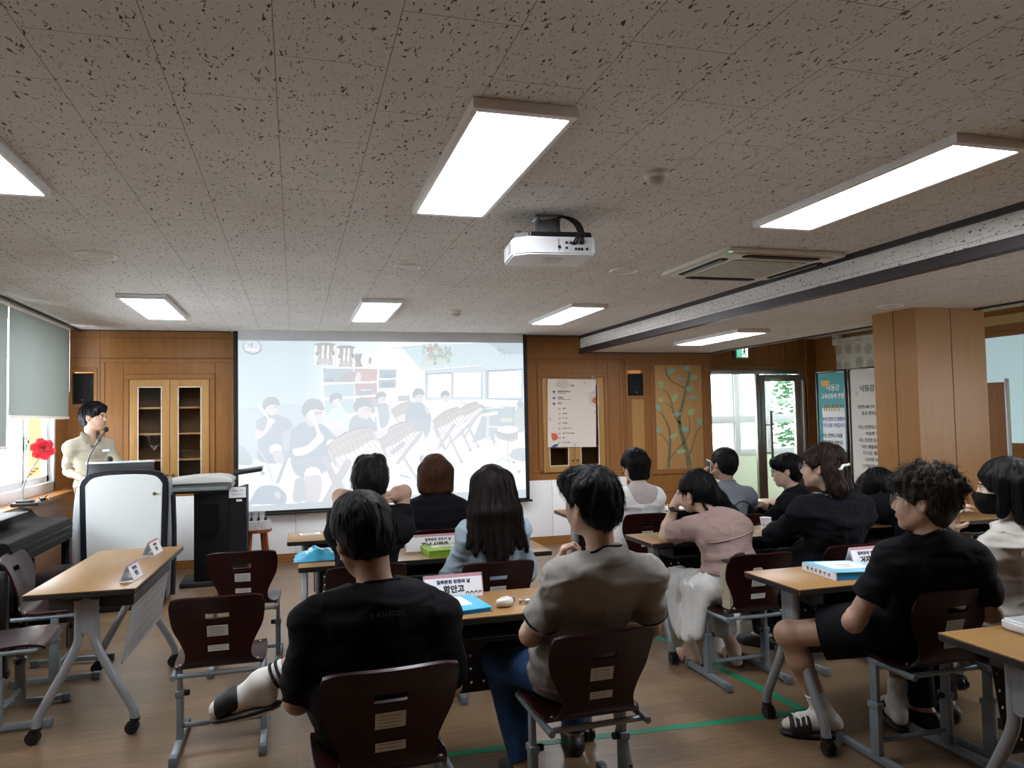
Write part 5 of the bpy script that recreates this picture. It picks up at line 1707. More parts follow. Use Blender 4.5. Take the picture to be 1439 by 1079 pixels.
def cable_remote():
    t = empty('remote_control', (-2.0, 7.05, SILL), R(-70), 'small dark remote lying on the window sill behind the paper rose', 'remote')
    MB().box(-.08, .08, -.02, .02, 0, .02, .005).build('case', M_black, t)
    MB().tube(smooth_pts([(.08, 0, .01), (.13, .01, .03), (.16, .03, .05), (.2, .03, .01)], 5), .004, 6).build('cable', M_black, t)
cable_remote()

# ------------------------------------------------------------------ display boards on the right
M_frame = plain('black display frame', '0E0E10', .4)
def display_board(y0, y1, label, kind):
    """poster board parallel to the right wall, facing the room"""
    x = 6.30
    w, z0, z1 = y1 - y0, .25, 2.0
    t = empty('display_board', (x, (y0 + y1) / 2, 0), R(-90), label, 'display board', 'display boards beside the column')
    # local: +x towards the camera side, board faces local -y (room side)
    f = MB().box(-w / 2, w / 2, -.015, .015, z1 - .02, z1, .002).box(-w / 2, w / 2, -.015, .015, z0, z0 + .02, .002).box(-w / 2, -w / 2 + .025, -.015, .015, 0, z1, .002).box(w / 2 - .025, w / 2, -.015, .015, 0, z1, .002)
    f.build('frame', M_frame, t)
    for s in (-1, 1):
        MB().box(s * (w / 2 - .02) - .02, s * (w / 2 - .02) + .02, -.2, .2, 0, .025, .004).build('foot', M_frame, t)
    def tx(parent, s, size, u, v, m, b=.01, al='CENTER'):
        text_mesh('printed_line', s, size, m, parent, TR(-w / 2 + u * w, -.012, z1 - v) @ RX(90), b, al, maxw=w * (.70 if al == 'LEFT' else .74))
    if kind == 'teal':
        p = MB().box(-w / 2 + .03, w / 2 - .03, -.008, -.004, z0 + .03, z1 - .03).build('poster_sheet', plain('teal print', '2E8F92', .6, var=.05), t, 0)
        pg = MB().box(-w / 2 + .10, w / 2 - .04, -.0095, -.0078, z0 + .08, z1 - .46).build('white_page', M_paper, p, 0)
        MB().box(-w / 2 + .10, -w / 2 + .24, -.0095, -.0078, z1 - .19, z1 - .12, .0).build('yellow_tag', plain('yellow print', 'D9A437', .6), p, 0)
        sp = MB()
        for k in range(7):
            sp.tube([(-w / 2 + .14 + k * (w - .22) / 7, -.014, z1 - .50), (-w / 2 + .14 + k * (w - .22) / 7, -.016, z1 - .44), (-w / 2 + .15 + k * (w - .22) / 7, -.014, z1 - .42)], .006, 6)
        sp.build('binding_ring', plain('yellowish ring', 'D8C48C', .5), p)
        wt = plain('white print', 'E8F0F0', .6)
        tx(p, '낙동강', .085, .58, .22, wt)
        tx(p, '교육공동체 헌장', .07, .56, .32, wt, .02)
        blue = plain('blue print text', '35489A', .6)
        for k, s in enumerate(('하나된 열정으로 함께하며', '나의 꿈을 키워갑니다')):
            tx(pg, s, .055, .56, .60 + .075 * k, blue)
        y = .80
        for blk in (('우리는 안전하고 서로를', '존중하며 배움을 실천합니다', '자율 책임 배려를 키웁니다'), ('서로 다름을 이해하고', '소통과 협력으로 함께', '성장하겠습니다'), ('나는 소중한 꿈을 위해', '노력하고 도전하겠습니다'), ('더 나은 내일을 위하여', '함께 걸어가겠습니다')):
            for s in blk:
                tx(pg, s, .056, .13, y, M_ink, .02, 'LEFT')
                y += .085
            y += .075
    else:
        p = MB().box(-w / 2 + .03, w / 2 - .03, -.008, -.004, z0 + .03, z1 - .03).build('poster_sheet', plain('pale grey print', 'C9C4BC', .6, var=.03), t, 0)
        tx(p, '낙동강 비전', .085, .5, .25, plain('slate print', '3A4450', .6), .01)
        y = .46
        g = plain('grey print text', '4A4844', .6)
        for blk in (('건강한 나와 우리 그리고 세상의 미래', '꿈과 행복을 찾는 사람'), ('나는 안전하고 따뜻한 울타리', '마음껏 웃고 놀고', '나는 건강한 몸과 마음으로 행복', '나는 배움과 나눔의 기쁨', '더 나은 세상을 만들며', '나라와 이웃을 사랑', '그 마음을 하루하루 키워', '걸어갑니다'), ('나의 꿈을 위해', '끈기 있게', '함께 이루는', '자랑스러운 우리', '세상에 빛을 더하는', '멋진 사람이 되어'), ('나의 친구와 함께', '서로를 아끼고', '돕겠습니다')):
            for s in blk:
                tx(p, s, .050, .55, y, g)
                y += .074
            y += .085
        MB().prism([(-w / 2 + .13 + .022 * math.cos(a), z1 - .30 + .022 * math.sin(a)) for a in [6.283 * k / 12 for k in range(12)]], .001, TR(0, -.009, 0) @ RX(90)).build('petal_print', plain('dusty pink print', 'C4A39A', .6), p, 0)
display_board(7.44, 7.97, 'tall teal poster board with a white page, right of the glass door', 'teal')
display_board(6.62, 7.40, 'tall pale poster board headed 낙동강 비전, left of the column', 'pale')
def side_board():
    t = empty('folding_screen', (5.75, 5.2, 0), R(-75), 'edge of a wooden folding board just right of the column', 'board')
    MB().box(-.25, .25, -.012, .012, .1, 1.72, .003).build('panel', M_wood, t, 0)
    MB().box(.25, .275, -.018, .018, 0, 1.75, .003).build('edge_frame', M_silver, t)
    MB().box(-.26, .26, -.15, .15, 0, .03, .004).build('foot', M_frame, t)
side_board()
# ------------------------------------------------------------------ people: one signed-distance volume per body / garment / head of hair, turned into a mesh
V = lambda *a: np.array(a, float)
def unit(v):
    v = np.asarray(v, float)
    return v / (np.linalg.norm(v) + 1e-12)

class SDF:
    def __init__(s, lo, hi, h):
        s.h = h
        s.lo = np.floor(np.asarray(lo, float) / h) * h - 2 * h
        n = np.ceil((np.asarray(hi, float) - s.lo) / h).astype(int) + 3
        s.n = n
        s.D = np.full(n, 1.0, np.float32)
        s.ax = [(s.lo[i] + h * np.arange(n[i])).astype(np.float32) for i in range(3)]
    def _sub(s, lo, hi):
        a = [max(0, int((lo[i] - s.lo[i]) / s.h)) for i in range(3)]
        b = [min(int(s.n[i]), int((hi[i] - s.lo[i]) / s.h) + 2) for i in range(3)]
        if any(b[i] <= a[i] for i in range(3)):
            return None, None
        sl = tuple(slice(a[i], b[i]) for i in range(3))
        X = s.ax[0][sl[0]][:, None, None]
        Y = s.ax[1][sl[1]][None, :, None]
        Z = s.ax[2][sl[2]][None, None, :]
        return sl, (X, Y, Z)
    def _join(s, sl, d, k, sub=False):
        D = s.D[sl]
        if sub:
            d = -d
            if k:
                hh = np.maximum(k - np.abs(D - d), 0) / k
                s.D[sl] = np.maximum(D, d) + hh * hh * k * .25
            else:
                s.D[sl] = np.maximum(D, d)
        elif k:
            hh = np.maximum(k - np.abs(D - d), 0) / k
            s.D[sl] = np.minimum(D, d) - hh * hh * k * .25
        else:
            s.D[sl] = np.minimum(D, d)
    def cap(s, a, b, ra, rb, k=.02, sub=False, pad=0):
        a, b = np.asarray(a, float), np.asarray(b, float)
        m = max(ra, rb) + k + 3 * s.h + pad
        sl, P = s._sub(np.minimum(a, b) - m, np.maximum(a, b) + m)
        if sl is None:
            return s
        ab = b - a
        l2 = ab @ ab + 1e-9
        px, py, pz = P[0] - a[0], P[1] - a[1], P[2] - a[2]
        t = np.clip((px * ab[0] + py * ab[1] + pz * ab[2]) / l2, 0, 1)
        d = np.sqrt((px - t * ab[0]) ** 2 + (py - t * ab[1]) ** 2 + (pz - t * ab[2]) ** 2) - (ra + (rb - ra) * t)
        s._join(sl, d.astype(np.float32), k, sub)
        return s
    def ell(s, c, r, rot=None, k=.03, sub=False):
        """rot: 3x3 whose rows are the local axes"""
        c, r = np.asarray(c, float), np.asarray(r, float)
        m = r.max() * 1.05 + k + 3 * s.h
        sl, P = s._sub(c - m, c + m)
        if sl is None:
            return s
        p = [P[i] - c[i] for i in range(3)]
        if rot is not None:
            p = [rot[i][0] * p[0] + rot[i][1] * p[1] + rot[i][2] * p[2] for i in range(3)]
        k0 = np.sqrt((p[0] / r[0]) ** 2 + (p[1] / r[1]) ** 2 + (p[2] / r[2]) ** 2)
        k1 = np.sqrt((p[0] / r[0] ** 2) ** 2 + (p[1] / r[1] ** 2) ** 2 + (p[2] / r[2] ** 2) ** 2) + 1e-6
        s._join(sl, (k0 * (k0 - 1) / k1).astype(np.float32), k, sub)
        return s
    def cut(s, p, n, k=.006, box=None):
        """remove everything on the side n points to, optionally only inside a sphere (centre, radius)"""
        p, n = np.asarray(p, float), unit(n)
        if box is not None:
            sl, P = s._sub(np.asarray(box[0]) - box[1], np.asarray(box[0]) + box[1])
        else:
            sl, P = s._sub(s.lo, s.lo + s.h * s.n)
        if sl is None:
            return s
        d = -((P[0] - p[0]) * n[0] + (P[1] - p[1]) * n[1] + (P[2] - p[2]) * n[2])
        if box is not None:
            c = box[0]
            ds = np.sqrt((P[0] - c[0]) ** 2 + (P[1] - c[1]) ** 2 + (P[2] - c[2]) ** 2) - box[1] * .92
            d = np.maximum(d, ds)
        s._join(sl, d.astype(np.float32), k, True)
        return s
    def merge(s, T, k):
        """smooth union with another volume on the same lattice"""
        o = np.round((T.lo - s.lo) / s.h).astype(int)
        a = np.maximum(o, 0)
        e = np.minimum(o + T.n, s.n)
        if (e <= a).any():
            return s
        sl = tuple(slice(a[i], e[i]) for i in range(3))
        tl = tuple(slice(a[i] - o[i], e[i] - o[i]) for i in range(3))
        s._join(sl, T.D[tl], k)
        return s
    def noise(s, amp, scale, seed=0, only=None):
        """smooth lattice noise; scale = cell size per axis"""
        rs = np.random.RandomState(seed)
        sc = np.asarray(scale, float)
        dims = np.ceil(s.n * s.h / sc).astype(int) + 3
        g = rs.uniform(-1, 1, dims).astype(np.float32)
        out = g
        for a in range(3):
            x = (np.arange(s.n[a]) * s.h) / sc[a]
            i = x.astype(int)
            f = x - i
            f = (f * f * (3 - 2 * f)).astype(np.float32)
            shp = [1, 1, 1]
            shp[a] = -1
            f = f.reshape(shp)
            out = np.take(out, i, a) * (1 - f) + np.take(out, i + 1, a) * f
        near = np.clip(1 - np.abs(s.D) / .05, 0, 1)
        s.D += amp * out * near
        return s
    def folds(s, amp, scale, seed=0):
        """crisp cloth folds: thin ridges where a lattice noise crosses zero"""
        k = s.D.copy()
        s.noise(1.0, scale, seed)
        near = np.clip(1 - np.abs(k) / .05, 0, 1)
        n = np.where(near > 0, (s.D - k) / np.maximum(near, 1e-3), 1)
        s.D = (k - amp * near * np.clip(1 - np.abs(n) * 4.5, 0, 1) ** 1.3).astype(np.float32)
        return s
    def sample(s, P):
        q = (np.asarray(P) - s.lo) / s.h
        q = np.clip(q, 0, np.array(s.n) - 1.001)
        i = q.astype(int)
        f = q - i
        r = 0
        for dx in (0, 1):
            for dy in (0, 1):
                for dz in (0, 1):
                    w = (f[:, 0] if dx else 1 - f[:, 0]) * (f[:, 1] if dy else 1 - f[:, 1]) * (f[:, 2] if dz else 1 - f[:, 2])
                    r = r + w * s.D[i[:, 0] + dx, i[:, 1] + dy, i[:, 2] + dz]
        return r
    def grad(s, P):
        e = s.h
        return np.stack([(s.sample(P + e * np.eye(3)[a]) - s.sample(P - e * np.eye(3)[a])) for a in range(3)], 1) / (2 * e)
    def mesh(s):
        D = s.D
        n = np.array(D.shape)
        ins = D < 0
        cnt = np.zeros(n - 1, np.int8)
        offs = [(i, j, k) for i in (0, 1) for j in (0, 1) for k in (0, 1)]
        def view(A, o):
            return A[o[0]:n[0] - 1 + o[0], o[1]:n[1] - 1 + o[1], o[2]:n[2] - 1 + o[2]]
        for o in offs:
            cnt += view(ins, o)
        act = (cnt > 0) & (cnt < 8)
        idx = np.full(n - 1, -1, np.int32)
        C = np.argwhere(act)
        idx[act] = np.arange(len(C))
        vals = {o: D[C[:, 0] + o[0], C[:, 1] + o[1], C[:, 2] + o[2]] for o in offs}
        pos = np.zeros((len(C), 3))
        num = np.zeros(len(C))
        for a in offs:
            for ax in range(3):
                if a[ax]:
                    continue
                b = list(a)
                b[ax] = 1
                b = tuple(b)
                d0, d1 = vals[a], vals[b]
                cr = (d0 < 0) != (d1 < 0)
                t = np.where(cr, d0 / np.where(cr, d0 - d1, 1), 0)
                p = np.array(a, float)[None] + 0 * t[:, None]
                p[:, ax] += t
                pos += p * cr[:, None]
                num += cr
        co = (C + pos / num[:, None]) * s.h + s.lo
        faces = []
        for ax in range(3):
            u, v = [(1, 2), (2, 0), (0, 1)][ax]
            sl0 = [slice(1, -1)] * 3
            sl1 = [slice(1, -1)] * 3
            sl0[ax] = slice(0, -1)
            sl1[ax] = slice(1, None)
            a, b = ins[tuple(sl0)], ins[tuple(sl1)]
            E = np.argwhere(a != b)
            if not len(E):
                continue
            off = np.array([1, 1, 1])
            off[ax] = 0
            E = E + off
            flip = ~ins[E[:, 0], E[:, 1], E[:, 2]]
            q = []
            for du, dv in ((-1, -1), (0, -1), (0, 0), (-1, 0)):
                c = E.copy()
                c[:, u] += du
                c[:, v] += dv
                q.append(idx[c[:, 0], c[:, 1], c[:, 2]])
            q = np.stack(q, 1)
            q[flip] = q[flip][:, ::-1]
            faces.append(q)
        F = np.concatenate(faces)
        F = F[(F >= 0).all(1)]
        return co, F
    def build(s, name, m, parent, base, relax=1):
        co, F = s.mesh()
        if relax:
            co = relaxed(co, F, relax)
        me = raw_mesh(name, co - base, F)
        return link(name, me, m, parent, 180)

def relaxed(co, F, n):
    for _ in range(n):
        acc = np.zeros_like(co)
        c = np.zeros(len(co))
        for k in range(4):
            np.add.at(acc, F[:, k], co[F[:, (k + 1) % 4]] + co[F[:, (k + 3) % 4]])
            np.add.at(c, F[:, k], 2)
        co = co * .45 + .55 * acc / np.maximum(c, 1)[:, None]
    return co

def ik(a, c, l1, l2, hint):
    """elbow / knee position between a and c bending towards hint; returns (joint, end)"""
    a, c, hint = np.asarray(a, float), np.asarray(c, float), np.asarray(hint, float)
    d = c - a
    L = np.linalg.norm(d)
    if L > (l1 + l2) * .998:
        c = a + d / L * (l1 + l2) * .998
        d = c - a
        L = np.linalg.norm(d)
    L = max(L, abs(l1 - l2) * 1.02 + 1e-4)
    u = unit(d)
    x = (l1 * l1 - l2 * l2 + L * L) / (2 * L)
    hgt = math.sqrt(max(0, l1 * l1 - x * x))
    n = hint - u * (hint @ u)
    return a + u * x + unit(n) * hgt, c

def frame3(fwd, up):
    f = unit(fwd)
    r = unit(np.cross(f, up))
    u = np.cross(r, f)
    return r, f, u

def head_frame(yaw, pitch=0, roll=0):
    """yaw left-positive from +Y, pitch up-positive, roll to the right-positive (degrees)"""
    y, p, q = R(yaw), R(pitch), R(roll)
    f = V(-math.sin(y) * math.cos(p), math.cos(y) * math.cos(p), math.sin(p))
    r0 = V(math.cos(y), math.sin(y), 0)
    u0 = np.cross(r0, f)
    r = r0 * math.cos(q) - u0 * math.sin(q)
    u = np.cross(r, f)
    return np.array([r, f, u])

M_skin = {}
def skin(tone):
    if tone not in M_skin:
        t = NT('skin ' + tone)
        c = srgb(tone)
        f = t.noise(t.co(), 34, 4)
        t.l(t.ramp(f, [(.3, [x * .9 for x in c]), (.7, [min(1, x * 1.06) for x in c])]), t.b.inputs['Base Color'])
        t.b.inputs['Roughness'].default_value = .52
        t.b.inputs['Subsurface Weight'].default_value = .05
        t.b.inputs['Subsurface Radius'].default_value = (.012, .005, .003)
        M_skin[tone] = t.m
    return M_skin[tone]

def cloth(name, col, rough=.85, var=.10, scale=60, weave=0):
    if name in MATS:
        return MATS[name]
    t = NT(name)
    c = srgb(col)
    v = t.co()
    f = t.noise(v, scale, 3)
    colr = t.ramp(f, [(.25, [x * (1 - var) for x in c]), (.75, [min(1, x * (1 + var)) for x in c])])
    t.l(colr, t.b.inputs['Base Color'])
    t.b.inputs['Roughness'].default_value = rough
    t.b.inputs['Specular IOR Level'].default_value = .15
    t.bump(t.noise(v, 420, 2), .12, .002)
    MATS[name] = t.m
    return t.m

def hair_mat(name, c1, c2, rough=.55):
    if name in MATS:
        return MATS[name]
    t = NT(name)
    f = t.noise(t.co(scale=(1, 1, .16)), 130, 4, .65)
    t.l(t.ramp(f, [(.3, srgb(c1)), (.7, srgb(c2))]), t.b.inputs['Base Color'])
    t.b.inputs['Roughness'].default_value = rough
    t.b.inputs['Specular IOR Level'].default_value = .18
    t.bump(f, .5, .004)
    MATS[name] = t.m
    return t.m

# ---- the head
def add_head(S, hc, H, sc=1.0, detail=True):
    """hc = point between the ears, H rows = right, forward, up"""
    g = lambda x, y, z: hc + sc * (x * H[0] + y * H[1] + z * H[2])
    e = lambda c, r, k=.03, sub=False: S.ell(g(*c), V(*r) * sc, H, k, sub)
    c_ = lambda a, b, ra, rb, k=.02, sub=False: S.cap(g(*a), g(*b), ra * sc, rb * sc, k, sub)
    e((0, -.012, .030), (.076, .096, .088), .02)
    e((0, .030, -.030), (.062, .066, .082), .04)
    for s in (-1, 1):
        c_((s * .054, .005, -.050), (s * .020, .062, -.092), .020, .018, .03)
        c_((s * .050, .050, -.012), (s * .030, .068, -.045), .016, .020, .03)
    e((0, .068, -.096), (.024, .020, .018), .02)
    if detail:
        c_((-.030, .086, .020), (.030, .086, .020), .011, .011, .02)
        for s in (-1, 1):
            e((s * .032, .100, .000), (.019, .018, .013), .014, True)
        c_((0, .090, .006), (0, .106, -.030), .0085, .0115, .014)
        c_((0, .100, -.034), (0, .109, -.034), .011, .009, .010)
        for s in (-1, 1):
            c_((s * .012, .096, -.037), (s * .010, .100, -.037), .0075, .007, .008)
        c_((-.020, .087, -.060), (.020, .087, -.060), .008, .008, .012)
        c_((-.014, .089, -.069), (.014, .089, -.069), .0075, .0075, .008)
        c_((-.022, .102, -.0645), (.022, .102, -.0645), .0035, .0035, .004, True)
        for s in (-1, 1):
            e((s * .031, .080, .000), (.0125, .0125, .0115), .004)
    for s in (-1, 1):
        e((s * .080, -.010, -.006), (.008, .019, .031), .008)
        c_((s * .086, -.018, .016), (s * .086, -.010, -.026), .006, .006, .008)
        e((s * .089, -.005, -.004), (.006, .009, .014), .005, True)
    return g

def face_parts(parent, base, hc, H, sc=1.0, glasses=None, skin_m=None):
    g = lambda x, y, z: Vector(hc + sc * (x * H[0] + y * H[1] + z * H[2]) - base)
    Mh = Matrix([[H[0][i], H[1][i], H[2][i], 0] for i in range(3)] + [[0, 0, 0, 1]])
    out = []
    for s in (-1, 1):
        e = MB().sph((0, 0, 0), .0118 * sc, n=14, M=Matrix.Translation(g(s * .031, .0835, .000)) @ Mh).build('eye', plain('eye white', 'C9C3BA', .25, var=.02), parent, 180)
        MB().sph((0, .0102 * sc, 0), .0062 * sc, (1, .45, 1), 14, M=Matrix.Translation(g(s * .031, .0835, .000)) @ Mh).build('iris', plain('dark iris', '140C08', .15), e, 180)
        MB().tube([g(s * .016, .0965, .017), g(s * .032, .097, .0225), g(s * .048, .086, .018)], [.0022 * sc, .0035 * sc, .0016 * sc], 8).build('eyebrow', M_hairblk, parent, 180)
        MB().tube([g(s * .020, .0945, .004), g(s * .031, .0972, .009), g(s * .044, .088, .005)], [.001 * sc, .0017 * sc, .001 * sc], 6).build('upper_eyelid', plain('eyelid line', '2A1A14', .6), parent, 180)
    MB().tube([g(-.020, .0945, -.0640), g(-.008, .1005, -.0615), g(0, .1005, -.0625), g(.008, .1005, -.0615), g(.020, .0945, -.0640)], [.001, .0035 * sc, .003 * sc, .0035 * sc, .001], 8).tube([g(-.017, .0945, -.0665), g(0, .1000, -.0695), g(.017, .0945, -.0665)], [.001, .0042 * sc, .001], 8).build('lips', plain('lips', '8C625A', .5), parent, 180)
    if glasses:
        gl = MB()
        for s in (-1, 1):
            pts = []
            for k in range(25):
                a = 2 * math.pi * k / 24
                pts.append(g(s * .033 + .0235 * math.cos(a), .1135 - .004 * abs(math.cos(a)), -.003 + .021 * math.sin(a)))
            gl.tube(pts, .0011 * sc, 6, caps=False)
            gl.tube([g(s * .056, .110, .004), g(s * .068, .085, .006), g(s * .083, .01, .010), g(s * .084, -.015, .0)], .0013 * sc, 6)
        gl.tube([g(-.010, .116, .002), g(0, .118, .005), g(.010, .116, .002)], .0012 * sc, 6)
        go = gl.build('eyeglasses', plain('eyeglass frame', glasses, .3, .6), parent, 180)
        for s in (-1, 1):
            MB().prism([(.0228 * sc * math.cos(a), .0203 * sc * math.sin(a)) for a in [6.2832 * k / 20 for k in range(20)]], .0006, Matrix.Translation(g(s * .033, .1125, -.003)) @ Mh @ RX(90)).build('lens', glass('eyeglass lens'), go, 0)

# ---- hands
def add_hand(S, wrist, d, palm_n, side, curl=.5, sc=1.0, thumb_in=.3, spread=.012):
    """d = direction of the fingers, palm_n = out of the palm, side = +1 when the thumb lies along cross(d, palm_n)"""
    d = unit(d)
    n = unit(palm_n - d * (palm_n @ d))
    t = np.cross(d, n) * side
    P = lambda a, b, c: wrist + sc * (a * d + b * t + c * n)
    S.cap(P(-.01, 0, 0), P(.03, .0, 0), .023 * sc, .026 * sc, .02)
    for b, l in ((.028, .092), (.010, .097), (-.009, .092), (-.026, .083)):
        S.cap(P(.02, b * .7, 0), P(l - .004, b, 0), .015 * sc, .0115 * sc, .014)
    for i, (b, l0, ph) in enumerate(((.029, .090, (.040, .024, .020)), (.010, .096, (.044, .028, .021)), (-.009, .091, (.041, .026, .020)), (-.027, .082, (.032, .019, .018)))):
        p = P(l0, b, 0)
        ang = 0
        r = (.0092, .0084, .0076, .0066)
        for j, L in enumerate(ph):
            ang += curl * (1.0, 1.15, .8)[j] * (1 + .08 * i)
            q = p + sc * L * (math.cos(ang) * d + math.sin(ang) * n + (spread * (1.5 - i)) * 1.2 * t * (1 if j == 0 else .3))
            S.cap(p, q, r[j] * sc, r[j + 1] * sc, .004)
            p = q
    p = P(.022, .026, .006)
    dirs = (unit(.62 * d + .72 * t + .25 * n), unit(.85 * d + .45 * t + (.2 + thumb_in) * n), unit(.95 * d + .1 * t + (.25 + thumb_in) * n))
    for L, dd, r0, r1 in zip((.040, .032, .026), dirs, (.0145, .0108, .0095), (.0115, .0095, .0075)):
        q = p + sc * L * dd
        S.cap(p, q, r0 * sc, r1 * sc, .008)
        p = q

def add_foot(S, ankle, fwd, h0=0.0, r=.036, shoe=1.0):
    """foot or shoe on the ground below the ankle"""
    f = unit(V(fwd[0], fwd[1], 0))
    a = np.asarray(ankle, float)
    heel = V(a[0], a[1], h0 + .03) - f * .045
    ball = V(a[0], a[1], h0 + .026) + f * .115
    toe = V(a[0], a[1], h0 + .022) + f * .165
    S.cap(a, heel + V(0, 0, .01), r, .031 * shoe, .03)
    S.cap(heel, ball, .030 * shoe, .034 * shoe, .02)
    S.cap(a + f * .01, ball + V(0, 0, .008), r * .95, .026 * shoe, .03)
    S.cap(ball, toe, .034 * shoe, .024 * shoe, .02)
    return heel, ball, toe, f

# ---- the whole figure
class Person:
    """joints from a few targets (all in room coordinates)"""
    def __init__(s, hip, hc, yaw, hyaw=None, hpitch=0, hroll=0, sw=.175, g=1.0, slouch=.04, hs=1.0, shyaw=None, neck=.155, up=.29, fo=.25, drop=.085, sit=True, th=.41, sk=.40):
        s.hip, s.hc, s.yaw = np.asarray(hip, float), np.asarray(hc, float), yaw
        s.g, s.hs = g, hs
        s.up, s.fo, s.th, s.sk = up, fo, th, sk
        s.H = head_frame(yaw if hyaw is None else hyaw, hpitch, hroll)
        s.B = head_frame(yaw)
        s.SB = head_frame(yaw if shyaw is None else shyaw)
        s.N = s.hc - s.H[1] * .045 * hs - s.H[2] * neck * hs * .5 - V(0, 0, neck * hs * .5)      # base of the neck
        mid = (s.hip + s.N) / 2 - s.B[1] * slouch + V(0, 0, .0)
        s.curve(mid)
        up_ = unit(s.N - s.bez(.8))
        s.upv = up_
        s.SH = {k: s.N + s.SB[0] * k * sw - V(0, 0, 1) * drop + s.SB[1] * .012 for k in (-1, 1)}
        s.HP = {k: s.hip + s.B[0] * k * .085 for k in (-1, 1)}
        s.arm, s.leg = {}, {}
    def curve(s, mid):
        s.bez = lambda t: (1 - t) ** 2 * s.hip + 2 * t * (1 - t) * mid + t * t * s.N
        return s
    def arms(s, side, wrist, hint, elbow=None):
        if elbow is not None:
            e = np.asarray(elbow, float)
            e = s.SH[side] + unit(e - s.SH[side]) * s.up
            w = np.asarray(wrist, float)
            w = e + unit(w - e) * s.fo
            s.arm[side] = (e, w)
        else:
            s.arm[side] = ik(s.SH[side], wrist, s.up, s.fo, hint)
        return s
    def legs(s, side, ankle, hint=None):
        hint = s.B[1] * .6 + V(0, 0, 1) if hint is None else np.asarray(hint, float)
        s.leg[side] = ik(s.HP[side], ankle, s.th, s.sk, hint)
        return s
    def bounds(s, pad=.2):
        P = [s.hip, s.hc, s.N, *s.SH.values(), *s.HP.values()]
        for e, w in s.arm.values():
            P += [e, w]
        for e, w in s.leg.values():
            P += [e, w]
        P = np.array(P)
        return P.min(0) - pad, P.max(0) + pad
    def torso(s, S, inf=0.0, k=.06, lower=True, chest=1.0):
        g = s.g
        ts = ((.0, .165, .112, .095), (.2, .150, .105, .12), (.42, .142, .100, .13), (.64, .150, .102, .12), (.80, .145, .090, .09))
        if not lower:
            ts = ts[1:]
        for t, a, b, c in ts:
            p = s.bez(t)
            u = unit(s.bez(min(1, t + .05)) - s.bez(max(0, t - .05)))
            f0 = s.B[1] if t < .5 else s.SB[1]
            r, f, u2 = frame3(f0 - u * (f0 @ u), u)
            gg = g * (chest if t > .5 else 1)
            S.ell(p + f * .01, V(a * gg + inf, b * g + inf, c + inf), np.array([r, f, u2]), k)
        S.cap(s.SH[-1] - V(0, 0, .012), s.SH[1] - V(0, 0, .012), .048 * g + inf, .048 * g + inf, .07)
        for q in (-1, 1):
            S.cap(s.N - V(0, 0, .028), s.SH[q] + V(0, 0, -.002), .046 + inf * .6, .042 * g + inf * .8, .05)
            S.cap(s.SH[q] - V(0, 0, .008), s.SH[q] - V(0, 0, .008), .052 * g + inf * .8, .052 * g + inf * .8, .04)
    def body(s, tone, root, base, h=.006, arms=1.0, hands=True, hand_kw=None, detail=True, feet=True, bare_legs=True, extra=None, ground=0.0):
        lo, hi = s.bounds(.24)
        lo[2] = min(lo[2], .0)
        S = SDF(lo, hi, h)
        s.torso(S, -.012)
        nk = s.hc - s.H[2] * .055 * s.hs - s.H[1] * .022 * s.hs
        S.cap(s.N + V(0, 0, -.02) + s.SB[1] * .02, nk, .051, .053 * s.hs, .03)
        for q, (kn, an) in s.leg.items():
            S.cap(s.HP[q], kn, .080 * s.g, .054, .04)
            S.cap(kn, kn, .052, .052, .03)
            m = (kn * .68 + an * .32)
            back = unit(np.cross(np.cross(an - kn, V(0, 0, 1)) + 1e-6, an - kn))
            S.cap(kn, m, .050, .054, .03)
            S.cap(m, an, .052, .034, .03)
            if feet:
                add_foot(S, an, s.foot_dir[q], getattr(s, 'foot_z', {}).get(q, max(0, an[2] - .085)))
        for q, (el, wr) in s.arm.items():
            S.cap(s.SH[q], el, .046 * arms * min(1.12, s.g), .038 * arms, .03)
            S.cap(el, el, .038 * arms, .038 * arms, .02)
            m = el * .7 + wr * .3
            S.cap(el, m, .038 * arms, .040 * arms, .02)
            S.cap(m, wr, .039 * arms, .026, .03)
            if hands:
                kw = dict(curl=.45, sc=.95)
                kw.update((hand_kw or {}).get(q, {}))
                d = kw.pop('d', wr - el)
                pn = kw.pop('n', V(0, 0, -1) + .2 * s.B[1])
                kw.setdefault('side', q * 1)
                add_hand(S, wr + unit(wr - el) * .012, np.asarray(d, float), np.asarray(pn, float), **kw)
        add_head(S, s.hc, s.H, s.hs, detail)
        if extra:
            extra(S)
        return S.build('body', skin(tone), root, base)
